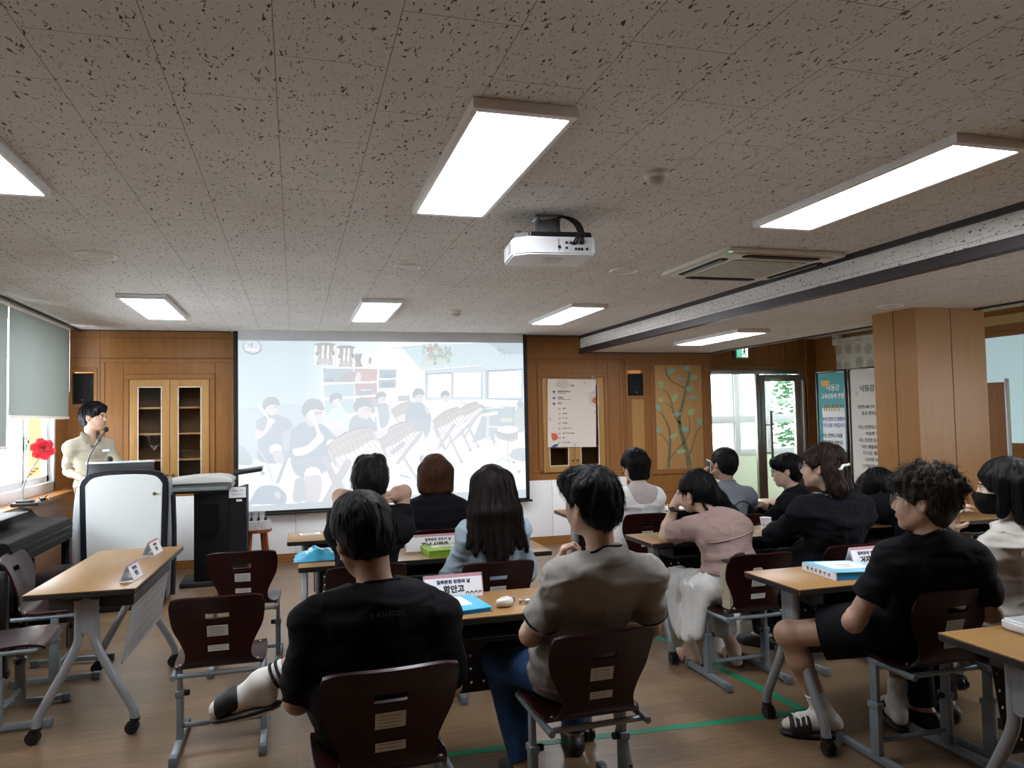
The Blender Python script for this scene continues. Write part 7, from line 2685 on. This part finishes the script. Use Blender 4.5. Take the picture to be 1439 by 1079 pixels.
# ---- 7. woman in a white sheer top
def woman_sheer():
    r, b = person_root(2.53, 5.36, 'woman with short black hair and a white sheer top in the front row')
    P = Person((2.54, 5.42, .52), (2.515, 5.31, 1.115), 0, 12, -4, 0, sw=.145, g=.92, slouch=.04, neck=.16, hs=.98)
    P.arms(-1, (2.40, 5.62, .77), None, elbow=(2.335, 5.40, .72))
    P.arms(1, (2.66, 5.62, .77), None, elbow=(2.745, 5.40, .72))
    floor_legs(P)
    an = V(2.72, 5.24, .10)
    P.leg[1] = ik(P.HP[1], an, .41, .40, V(.1, 1, .6))
    P.body(SK2, r, b, .006)
    name = 'white sheer blouse'
    t = NT(name)
    tc = t.n('ShaderNodeTexCoord')
    sx = t.n('ShaderNodeSeparateXYZ')
    t.l(tc.outputs['Object'], sx.inputs[0])
    # the camisole under it ends in a scoop on the upper back, above it skin shows through
    def mth(op, a, bb):
        x = t.n('ShaderNodeMath', operation=op)
        for i, v in ((0, a), (1, bb)):
            if hasattr(v, 'is_output'):
                t.l(v, x.inputs[i])
            else:
                x.inputs[i].default_value = v
        return x.outputs[0]
    x2 = mth('POWER', mth('ABSOLUTE', mth('ADD', sx.outputs[0], -.01), 0), 4.0)
    zc = mth('ADD', mth('MULTIPLY', x2, 520.0), .83)
    f = mth('GREATER_THAN', sx.outputs[2], zc)
    f2 = mth('LESS_THAN', mth('ABSOLUTE', mth('ADD', sx.outputs[0], -.01), 0), .12)
    f = mth('MULTIPLY', f, f2)
    t.l(t.mix(f, srgb('F0F0EE'), srgb('BFB7B2')), t.b.inputs['Base Color'])
    t.b.inputs['Roughness'].default_value = .8
    sh = P.shirt(t.m, r, b, .0055, sleeve=.75, inf=.012, loose=.012, seed=61, neck_r=.064, wr=.006)
    P.neckband(plain('white trim', 'D8D8D6', .8), sh, b, .066, .006, tilt=.3)
    P.trousers(M_jeans, r, b, .008)
    shoes(P, plain('brown leather shoe', '6A4630', .45, var=.1), r, b)
    def ex(S, g):
        for x in (-.07, -.035, 0, .035, .07):
            y = -.078 + 3.2 * x * x
            S.cap(g(x, y + .01, .02), g(x * .92, y + .012, -.085), .036, .026, .03)
        for s in (-1, 1):
            S.cap(g(s * .078, .03, .04), g(s * .086, .045, -.045), .026, .016, .02)
    S = hair_sdf(P, .004, 1.02, 'bob', fringe=.06, nape=None, ears=False, extra=ex, groove=.002)
    hr = S.build('hair', M_hairblk, r, b)
    strands(P, S, M_hairblk, hr, b, 320, .11, .0011, 55, .7, .003)
woman_sheer()
def black_bag():
    t = empty('handbag', (2.54, 5.235, .60), 0, 'black bag behind the woman in white, its handle rising over the chair back', 'bag')
    MB().box(-.11, .11, -.03, .03, -.06, .08, .02).build('body', M_black, t)
    for k, dy in ((0, -.012), (1, .012)):
        MB().tube([(.055 * math.cos(a), dy, .07 + .165 * math.sin(a)) for a in [math.pi * j / 20 for j in range(21)]], .007, 8).build('handle', M_black, t)
black_bag()

# ---- 8. woman in a mauve blouse
def woman_mauve():
    r, b = person_root(2.42, 3.77, 'woman in mauve blouse and white skirt, ponytail, leaning her cheek on her hand')
    P = Person((2.425, 3.86, .505), (2.315, 4.04, 1.03), 4, 24, -6, 0, sw=.165, g=.94, slouch=.06, neck=.15, hs=.98, drop=.05)
    P.N = V(2.375, 3.925, .915)
    P.curve((P.hip + P.N) / 2 + V(.02, -.06, .0))
    P.SH = {-1: V(2.24, 3.98, .84), 1: V(2.50, 3.90, .83)}
    P.arm[-1] = (V(2.185, 4.20, .755), V(2.215, 4.135, .945))
    P.arms(1, (2.50, 4.24, .75), None, elbow=(2.62, 4.07, .68))
    P.legs(-1, (2.28, 4.10, .085)); P.legs(1, (2.52, 4.02, .085))
    P.foot_dir = {-1: V(-.1, 1, 0), 1: V(.25, 1, 0)}
    P.body(SK2, r, b, .0055, hand_kw={-1: dict(curl=1.0, d=V(.45, -.2, .85), n=V(.7, .15, -.3))})
    m = cloth('mauve blouse cloth', '957F79', .85, .05)
    sh = P.shirt(m, r, b, .0058, sleeve=.70, cuff=.068, loose=.018, inf=.015, seed=71, neck_r=.062, wr=.008, hem=.085)
    # back yoke fold
    pts = []
    for k in range(15):
        x = 2.25 + .32 * k / 14
        z = .765 + .06 * k / 14
        ys = np.linspace(3.5, 3.95, 120)
        q = np.stack([np.full(120, x), ys, np.full(120, z)], 1)
        y = ys[np.argmax(P.shirtS.sample(q) < .001)]
        pts.append(Vector((x, y - .002, z)) - Vector(b))
    MB().tube(pts, .006, 8, flat=(1, .6)).build('yoke_pleat', m, sh, 180)
    # white skirt that hangs over the side of the seat
    lo, hi = P.bounds(.25)
    S = SDF((1.95, 3.45, .08), (2.8, 4.4, .75), .007)
    S.ell(P.hip + V(0, 0, .02), V(.178, .135, .12), np.array(P.B), .03)
    S.ell(P.hip + V(0, 0, .10), V(.155, .118, .08), np.array(P.B), .03)
    for q in (-1, 1):
        kn, an = P.leg[q]
        S.cap(P.HP[q], kn, .095, .085, .05)
        S.cap(kn, kn * .35 + an * .65, .085, .075, .05)
    for a, c, ra, rb in (((2.25, 3.84, .50), (2.185, 3.86, .25), .050, .032), ((2.25, 3.93, .50), (2.18, 3.95, .21), .050, .036), ((2.26, 4.03, .50), (2.19, 4.04, .21), .050, .034)):
        S.cap(a, c, ra, rb, .05)
    S.noise(.016, (.055, .06, .22), 5)
    S.noise(.006, (.03, .035, .12), 6)
    S.folds(.012, (.075, .08, .3), 9)
    S.cut(P.hip + V(0, 0, .16), V(0, 0, 1), .004)
    sk = S.build('skirt', cloth('white skirt cotton', 'C9C9C6', .75, .04), r, b)
    c = P.bez(.26)
    MB().tube([Vector(c + V(.162 * math.cos(t), .125 * math.sin(t), .0) - b) for t in [6.2832 * k / 36 for k in range(37)]], .012, 8, caps=False, flat=(.5, 1.2)).build('belt', plain('cream belt', 'B9B3A4', .6), sk, 180)
    for q in (-1, 1):
        an = P.leg[q][1]
        fd = unit(V(*P.foot_dir[q]))
        s2 = MB().box(-.045, .045, -.07, .19, 0, .014, .006, M=Matrix.Translation(Vector(an - b)) @ TR(0, 0, -an[2]) @ RZ(math.degrees(math.atan2(-fd[0], fd[1]))))
        so = s2.build('sandal', plain('brown sandal', '5A3A28', .6), r)
        for yy in (.02, .10):
            MB().tube([Vector(an + fd * yy + np.cross(fd, V(0, 0, 1)) * w * .046 + V(0, 0, -an[2] + .012 + .05 * (1 - w * w) + (.03 if yy < .05 else 0) * (1 - w * w)) - b) for w in np.linspace(-1, 1, 9)], .007, 8, flat=(1, .5)).build('strap', plain('brown sandal', '5A3A28', .6), so, 180)
    # watch
    el, w = P.arm[-1]
    d = unit(w - el)
    u_ = unit(np.cross(d, V(1, 0, 0))); v_ = np.cross(d, u_)
    c = w - d * .02
    wa = MB().tube([Vector(c + .031 * (math.cos(t) * u_ + math.sin(t) * v_) - b) for t in [6.2832 * k / 28 for k in range(29)]], .009, 8, caps=False, flat=(.35, 1)).build('watch_strap', plain('dark brown strap', '2A1812', .5), r, 180)
    MB().cyl((0, 0, 0), .016, .008, 'Z', 20, M=Matrix.Translation(Vector(c - V(.022, .026, 0) - b)) @ RX(75) @ RY(-20)).build('watch_case', M_black, wa)
    def ex(S, g):
        for s in (-1, 1):
            S.cap(g(s * .074, .035, .03), g(s * .07, .0, -.045), .026, .02, .03)
        S.cap(g(-.01, -.09, .0), g(.035, -.125, -.05), .050, .045, .03)
        S.cap(g(.035, -.125, -.05), g(.09, -.155, -.14), .048, .046, .03)
        S.cap(g(.09, -.155, -.14), g(.135, -.17, -.215), .046, .016, .02)
        S.cap(g(-.055, -.06, -.03), g(-.045, -.12, -.15), .010, .004, .01)
    S = hair_sdf(P, .0042, 1.03, 'ponytail', lo_pad=.06, fringe=.055, nape=-.16, extra=ex, groove=.003)
    hr = S.build('hair', M_hairblk, r, b)
    strands(P, S, M_hairblk, hr, b, 520, .15, .0012, 65, .55, .004, crown=(0, .06, .12), flick=.5, steps=12)
woman_mauve()
def tote():
    t = empty('tote_bag', (2.335, 3.69, .425), R(8), 'cream tote bag tucked beside the woman in mauve on her chair seat', 'bag')
    b = bmesh.new()
    bmesh.ops.create_cube(b, size=1)
    bmesh.ops.subdivide_edges(b, edges=b.edges, cuts=6, use_grid_fill=True)
    for v in b.verts:
        x, y, z = v.co
        k = 1 - .25 * (z + .5)
        v.co = Vector((x * .13 * (1 + .08 * math.sin(9 * z)), y * .09 * k * (1 + .12 * math.sin(7 * x + 3)), (z + .5) * .26))
    bmesh.ops.bevel(b, geom=[e for e in b.edges if e.calc_face_angle(0) > 1], offset=.01, segments=2, affect='EDGES')
    MB().add(b).build('body', cloth('cream canvas', 'A8A08A', .85), t, 60)
    MB().box(-.062, .062, -.037, .037, .252, .266, .006).build('top_edge', M_black, t)
    MB().tube(smooth_pts([(-.04, -.03, .26), (-.03, -.045, .30), (.03, -.045, .30), (.04, -.03, .26)], 6), .006, 8).build('handle', M_black, t)
tote()

# ---- 9. man in a grey striped shirt near the door
def man_striped():
    r, b = person_root(3.13, 5.05, 'man in a grey striped shirt by the glass door, holding a phone to his ear')
    P = Person((3.13, 5.12, .53), (3.275, 5.28, 1.095), -6, 10, -4, 4, sw=.165, g=1.0, slouch=.06, neck=.165)
    P.arms(-1, (3.17, 5.36, 1.01), None, elbow=(3.06, 5.44, .82))
    P.arms(1, (3.42, 5.60, .77), None, elbow=(3.50, 5.30, .73))
    floor_legs(P)
    P.body(SK3, r, b, .0065, hand_kw={-1: dict(curl=.8, d=V(.2, -.2, .9), n=V(.8, -.2, 0))})
    t = NT('grey striped shirting')
    wv = t.n('ShaderNodeTexWave', wave_type='BANDS', bands_direction='X')
    wv.inputs['Scale'].default_value = 32
    t.l(t.co(), wv.inputs['Vector'])
    t.l(t.ramp(wv.outputs['Fac'], [(.35, srgb('5F6872')), (.65, srgb('8A929B'))]), t.b.inputs['Base Color'])
    t.b.inputs['Roughness'].default_value = .85
    sh = P.shirt(t.m, r, b, .0065, sleeve=.85, cuff=.068, loose=.016, seed=81, neck_r=.066, wr=.007)
    P.neckband(t.m, sh, b, .064, .013, 'collar', .25, .012)
    P.trousers(M_darktr, r, b, .008)
    shoes(P, M_shoe, r, b)
    S = hair_sdf(P, .0045, 1.0, 'short', fringe=.05, nape=-.065, groove=.002)
    hr = S.build('hair', M_hairblk, r, b)
    strands(P, S, M_hairblk, hr, b, 220, .05, .0012, 75, .4, .003)
    w = P.arm[-1][1]
    p = empty('phone', tuple(w + V(.03, -.04, .085)), 0, 'white phone held to the ear of the man in the striped shirt', 'phone')
    MB().box(-.004, .004, -.035, .035, -.07, .07, .003, M=RX(12)).build('body', plain('white phone', 'D9DCDE', .3), p)
    MB().box(-.0045, -.0041, -.031, .031, -.063, .063, M=RX(12)).build('screen', M_black, p, 0)
man_striped()
def strap_bag():
    t = empty('shoulder_bag', (3.19, 4.905, .60), R(-20), 'thin black bag strap looped over the chair of the man in the striped shirt', 'bag')
    MB().tube(smooth_pts([(-.10, 0, .10), (-.07, -.005, .20), (0, -.005, .245), (.07, -.005, .20), (.10, 0, .08)], 6), .006, 8, flat=(1, .6)).build('strap', M_black, t)
    MB().box(-.12, .12, -.025, .025, -.10, .10, .02).build('body', M_black, t)
strap_bag()

# ---- 10. young man with glasses in profile
def man_profile():
    r, b = person_root(3.78, 5.02, 'young man in black with round glasses looking left, in front of the glass door')
    P = Person((3.80, 4.99, .52), (3.665, 5.02, 1.045), 40, 52, -3, 0, sw=.175, g=1.04, slouch=.06, neck=.155)
    P.arms(-1, (3.42, 5.25, .76), None, elbow=(3.52, 5.02, .70))
    P.arms(1, (3.66, 5.40, .76), None, elbow=(3.88, 5.22, .70))
    floor_legs(P)
    P.body(SK2, r, b, .0055)
    P.shirt(M_navyk, r, b, .007, long=True, inf=.02, loose=.02, seed=91, neck_r=.068)
    P.trousers(M_darktr, r, b, .009)
    shoes(P, M_shoe, r, b)
    face_parts(r, b, P.hc, P.H, 1.0, '6A6A70')
    def ex(S, g):
        S.cap(g(-.05, .085, .075), g(.05, .085, .075), .030, .030, .03)
        S.cap(g(-.075, .05, .06), g(-.05, .09, .055), .026, .022, .03)
        S.cap(g(.075, .05, .06), g(.05, .09, .055), .026, .022, .03)
    S = hair_sdf(P, .0038, 1.03, 'short', fringe=.045, nape=-.07, extra=ex, groove=.0025)
    hr = S.build('hair', M_hairblk, r, b)
    strands(P, S, M_hairblk, hr, b, 300, .06, .0012, 85, .4, .004, fwd=.2, flick=.4)
man_profile()

# ---- 11. woman in black with a white hair clip
def woman_clip():
    r, b = person_root(3.06, 3.80, 'large woman in black with wavy dark brown hair held by a white clip, wearing glasses')
    P = Person((3.09, 3.93, .52), (2.985, 3.76, 1.17), 22, 36, 4, 0, sw=.205, g=1.24, slouch=.05, neck=.16, hs=1.03, drop=.07)
    P.N = V(3.03, 3.68, 1.03)
    P.curve((P.hip + P.N) / 2 + V(.03, -.06, 0))
    P.SH = {-1: V(2.855, 3.75, .92), 1: V(3.20, 3.72, .915)}
    P.arms(-1, (2.96, 4.20, .775), None, elbow=(2.80, 3.96, .76))
    P.arms(1, (3.12, 4.22, .77), None, elbow=(3.32, 3.96, .72))
    floor_legs(P)
    P.body(SK2, r, b, .0058)
    sh = P.shirt(M_blackK, r, b, .0065, long=True, inf=.026, loose=.034, seed=101, neck_r=.07, wr=.010)
    # pale flecked trim along the collar
    nd = unit(P.hc - P.N)
    rs = random.Random(4)
    tr = MB()
    for k in range(60):
        a = R(rs.uniform(-60, 170))
        c = P.N + V(-.095 * math.sin(a), .095 * math.cos(a), 0) + V(-.03, .03, -.004 + rs.uniform(-.014, .014))
        q = c[None]
        for _ in range(4):
            g_ = P.shirtS.grad(q)
            q = q - P.shirtS.sample(q)[:, None] * g_ / (np.linalg.norm(g_, axis=1, keepdims=True) ** 2 + 1e-6)
        tr.sph(Vector(q[0] - b), rs.uniform(.003, .006), (1, 1, .8), 6)
    tr.build('collar_trim', plain('grey flecked trim', '8C8C90', .7), sh, 180)['kind'] = 'stuff'
    P.trousers(M_darktr, r, b, .009)
    shoes(P, M_shoe, r, b)
    face_parts(r, b, P.hc, P.H, P.hs, '2A2226')
    rs2 = np.random.RandomState(8)
    def ex(S, g):
        S.ell(g(0, -.05, .05), V(.10, .085, .085), P.H, .03)
        for x in np.linspace(-.075, .075, 7):
            y = -.085 + 3 * x * x
            S.cap(g(x, y, .0), g(x * 1.25 + .01, y - .035, -.11), .044, .044, .03)
            S.cap(g(x * 1.25 + .01, y - .035, -.11), g(x * 1.4 + .03 + rs2.uniform(-.01, .02), y - .045, -.19 + rs2.uniform(-.02, .02)), .042, .022, .02)
        for s in (-1, 1):
            S.cap(g(s * .078, .035, .04), g(s * .08, .0, -.01), .026, .024, .03)
    S = hair_sdf(P, .0042, 1.02, 'long', lo_pad=.05, fringe=.055, nape=None, extra=ex, groove=.004)
    hr = S.build('hair', hair_mat('dark reddish brown hair', '140A0A', '33201C'), r, b)
    strands(P, S, M_hairdk, hr, b, 700, .12, .0012, 95, .6, .006, curl=.9, flick=.7, zmin=-.3)
    # white clip across the back of the head
    pts = []
    for k in range(9):
        x = -.085 + .085 * k / 8
        c = P.hc + P.hs * (x * P.H[0] + (-.10) * P.H[1] + (.035 + .42 * x) * P.H[2])
        q = c[None]
        for _ in range(8):
            g_ = S.grad(q)
            q = q - np.clip(S.sample(q) - .011, -.03, .03)[:, None] * g_ / (np.linalg.norm(g_, axis=1, keepdims=True) + 1e-6)
        pts.append(Vector(q[0] - b))
    MB().tube(pts, .0085, 8).build('hair_clip', plain('white hair clip', 'E2E0DA', .3), hr, 180)
woman_clip()

# ---- 12. person in black bending forward
def person_bending():
    r, b = person_root(3.84, 3.96, 'person in a black hooded top bending far forward over the table, left of the column')
    P = Person((3.85, 3.95, .50), (3.695, 4.10, .965), 24, 42, -42, -8, sw=.18, g=1.08, slouch=.12, neck=.15, hs=1.02)
    P.N = V(3.79, 4.0, .965)
    P.curve((P.hip + P.N) / 2 + V(.07, -.13, .02))
    P.SH = {-1: V(3.635, 4.03, .88), 1: V(3.96, 3.98, .88)}
    P.arms(-1, (3.63, 4.25, .82), None, elbow=(3.55, 4.22, .755))
    P.arms(1, (3.80, 4.33, .77), None, elbow=(4.02, 4.20, .72))
    floor_legs(P)
    P.body(SK2, r, b, .006, hand_kw={-1: dict(curl=.8, d=V(.2, -.1, .9), n=V(.7, -.3, 0))})
    def hood(S):
        S.ell(P.N - P.B[1] * .055 + V(0, 0, .01), V(.10, .075, .055), np.array(P.B), .05)
        S.cap(P.N + V(-.07, .05, .0), P.N + V(.07, .03, .0), .045, .045, .05)
    P.shirt(M_navyk, r, b, .0065, long=True, inf=.022, loose=.028, seed=111, neck_r=.06, wr=.009, extra=hood)
    P.trousers(M_darktr, r, b, .009)
    shoes(P, M_shoe, r, b)
    face_parts(r, b, P.hc, P.H, P.hs, '2A2226')
    def ex(S, g):
        S.ell(g(0, -.05, .03), V(.096, .085, .10), P.H, .03)
        S.cap(g(-.05, .075, .07), g(.05, .075, .07), .034, .034, .03)
    S = hair_sdf(P, .0042, 1.08, 'short', fringe=.05, nape=-.10, extra=ex, groove=.004)
    hr = S.build('hair', M_hairblk, r, b)
    strands(P, S, M_hairblk, hr, b, 520, .07, .0013, 105, .3, .006, curl=.8, flick=.8)
person_bending()

# ---- 13. man with curly hair, right foreground
def man_curly():
    r, b = person_root(2.53, 2.62, 'man with curly hair, glasses, black T-shirt, shorts and striped slides, right foreground')
    P = Person((2.56, 2.74, .555), (2.435, 2.46, 1.13), 16, 36, 3, 0, sw=.185, g=1.0, slouch=.05, neck=.165, hs=1.02, drop=.06, th=.43, sk=.42, up=.30)
    P.N = V(2.455, 2.435, .995)
    P.curve((P.hip + P.N) / 2 + V(.03, -.03, 0))
    P.SH = {-1: V(2.305, 2.50, .90), 1: V(2.615, 2.42, .89)}
    P.arms(-1, (2.45, 2.80, .665), None, elbow=(2.19, 2.58, .665))
    P.arms(1, (2.66, 2.80, .66), None, elbow=(2.76, 2.48, .68))
    P.leg[-1] = ik(P.HP[-1], V(2.345, 3.0, .10), .43, .42, V(-1.0, .5, 1))
    P.leg[1] = ik(P.HP[1], V(2.735, 2.98, .10), .43, .42, V(.6, .5, 1))
    P.foot_dir = {-1: V(-.93, .42, 0), 1: V(.45, .9, 0)}
    P.foot_z = {-1: .03, 1: .03}
    P.body(SK3, r, b, .0055)
    sh = P.shirt(M_blackT, r, b, .0058, sleeve=.62, cuff=.074, loose=.022, seed=121, neck_r=.074, inf=.016, wr=.009)
    P.neckband(M_blackK, sh, b, .073, .007, tilt=.4, lift=-.002)
    P.trousers(cloth('black shorts cloth', '101014', .9, .2), r, b, .007, .33, inf=.022, flare=.016, seed=12, thigh=.092)
    for q in (-1, 1):
        kn, an = P.leg[q]
        d = unit(kn - an)
        S = SDF(an - .26, an + .26, .005)
        S.cap(an + d * .13, an, .047, .039, .01)
        add_foot(S, an, P.foot_dir[q], .03, .040, 1.10)
        S.cut(an + d * .12, d, .004)
        S.noise(.003, (.03, .03, .015), 4)
        S.build('sock', plain('white sock', 'D4D2CC', .9, var=.04), r, b)
        fd = unit(V(*P.foot_dir[q]))
        c = V(an[0], an[1], 0) + fd * .055
        sd = np.cross(fd, V(0, 0, 1))
        S = SDF(c - V(.25, .25, .05), c + V(.25, .25, .15), .005)
        S.ell(c + V(0, 0, .018), V(.150, .056, .020), np.array([fd, -sd, V(0, 0, 1)]), .0)
        S.cut(c + V(0, 0, .031), V(0, 0, 1), .004); S.cut(c + V(0, 0, .002), V(0, 0, -1), .002)
        so = S.build('slide_sole', plain('slide sole', '17171A', .6), r, b)
        S = SDF(c - V(.25, .25, .05), c + V(.25, .25, .15), .0045)
        S.cap(c + fd * .02 + V(0, 0, .046), c + fd * .11 + V(0, 0, .034), .060, .054, .02)
        S.cut(c + fd * .105, fd, .004); S.cut(c + fd * .015, -fd, .004); S.cut(c + V(0, 0, .02), V(0, 0, -1), .003)
        st = S.build('slide_strap', plain('black slide strap', '121214', .6), so, b)
        for k in range(3):
            e = c + fd * (.035 + .024 * k)
            pts = []
            for w in np.linspace(-1.15, 1.15, 13):
                q0 = e + sd * math.sin(w) * .06 + V(0, 0, .045 - .006 * k + .062 * math.cos(w))
                qq = q0[None]
                for _ in range(5):
                    g_ = S.grad(qq)
                    qq = qq - np.clip(S.sample(qq) - .0012, -.03, .03)[:, None] * g_ / (np.linalg.norm(g_, axis=1, keepdims=True) + 1e-6)
                pts.append(Vector(qq[0] - b))
            MB().tube(pts, .0042, 6, flat=(1, 1)).build('stripe', plain('white stripe', 'DADAD8', .6), st, 180)
    face_parts(r, b, P.hc, P.H, P.hs, '8A8478')
    rs = np.random.RandomState(14)
    def ex(S, g):
        S.ell(g(0, -.045, .055), V(.098, .090, .085), P.H, .03)
        S.cap(g(-.055, .07, .075), g(.055, .07, .08), .036, .036, .03)
        for k in range(46):
            a, e = rs.uniform(0, 6.28), rs.uniform(.1, 1.25)
            d = V(math.cos(a) * math.cos(e), math.sin(a) * math.cos(e), math.sin(e))
            S.cap(g(*(V(0, -.02, .045) + d * V(.098, .118, .100))), g(*(V(0, -.02, .045) + d * V(.104, .125, .106))), .017, .015, .012)
    S = hair_sdf(P, .0040, 1.02, 'short', fringe=.05, nape=-.075, extra=ex, groove=.005)
    hr = S.build('hair', hair_mat('dark brown curly hair', '14110E', '383027'), r, b)
    strands(P, S, hair_mat('dark brown curly hair', '14110E', '383027'), hr, b, 900, .075, .0011, 125, .15, .008, curl=1.4, flick=1.2, zmin=.0)
    strands(P, S, M_hairblk, hr, b, 300, .05, .0010, 126, .5, .003)
man_curly()

# ---- 14. woman in a white linen shirt at the right edge
def woman_mask():
    r, b = person_root(3.03, 2.55, 'woman with a black face mask and white linen shirt at the right edge')
    P = Person((3.03, 2.62, .515), (3.045, 2.62, 1.14), 14, 38, 0, 0, sw=.16, g=.98, slouch=.05, neck=.16)
    P.arms(-1, (2.865, 2.74, .955), None, elbow=(2.83, 2.72, .76))
    P.arms(1, (3.12, 2.92, .77), None, elbow=(3.27, 2.66, .74))
    floor_legs(P)
    P.body(SK2, r, b, .0058, hand_kw={-1: dict(curl=.6, d=V(-.3, -.4, .6), n=V(.6, -.5, 0))})
    m = cloth('white linen', 'BDBAB2', .9, .06, 40)
    sh = P.shirt(m, r, b, .006, sleeve=.95, cuff=.078, loose=.030, inf=.020, seed=131, neck_r=.068, wr=.014, hem=-.16)
    P.neckband(m, sh, b, .068, .016, 'collar', .2, .018)
    P.trousers(M_darktr, r, b, .008)
    shoes(P, M_shoe, r, b)
    face_parts(r, b, P.hc, P.H)
    S = SDF(P.hc - .2, P.hc + .2, .0045)
    add_head(S, P.hc, P.H, 1.045, True)
    g = lambda x, y, z: P.hc + x * P.H[0] + y * P.H[1] + z * P.H[2]
    S.ell(g(0, .085, -.055), V(.045, .038, .05), P.H, .03)
    S.cut(g(0, 0, -.018), P.H[2], .003)
    S.cut(g(0, .028, 0), -P.H[1], .003)
    S.cut(g(0, 0, -.115), -P.H[2], .003)
    mk = S.build('face_mask', cloth('black mask cloth', '0C0C0E', .85), r, b)
    for s in (-1, 1):
        MB().tube(smooth_pts([Vector(g(s * .066, .035, -.03) - b), Vector(g(s * .082, .0, .01) - b), Vector(g(s * .088, -.02, .02) - b), Vector(g(s * .086, -.02, -.02) - b), Vector(g(s * .066, .035, -.075) - b)], 5), .002, 6).build('ear_loop', M_mblack, mk, 180)
    def ex(S, g):
        for x in (-.075, -.04, 0, .04, .075):
            y = -.08 + 3.2 * x * x
            S.cap(g(x, y + .01, .03), g(x * 1.15, y + .002, -.115), .042, .028, .03)
        for s in (-1, 1):
            S.cap(g(s * .082, .01, .04), g(s * .094, .012, -.10), .032, .02, .03)
            S.cap(g(s * .070, .055, .06), g(s * .084, .045, -.03), .024, .014, .02)
    S = hair_sdf(P, .0042, 1.05, 'bob', fringe=.05, nape=None, ears=False, extra=ex, groove=.002)
    hr = S.build('hair', M_hairblk, r, b)
    strands(P, S, M_hairblk, hr, b, 420, .13, .0012, 135, .75, .003)
woman_mask()
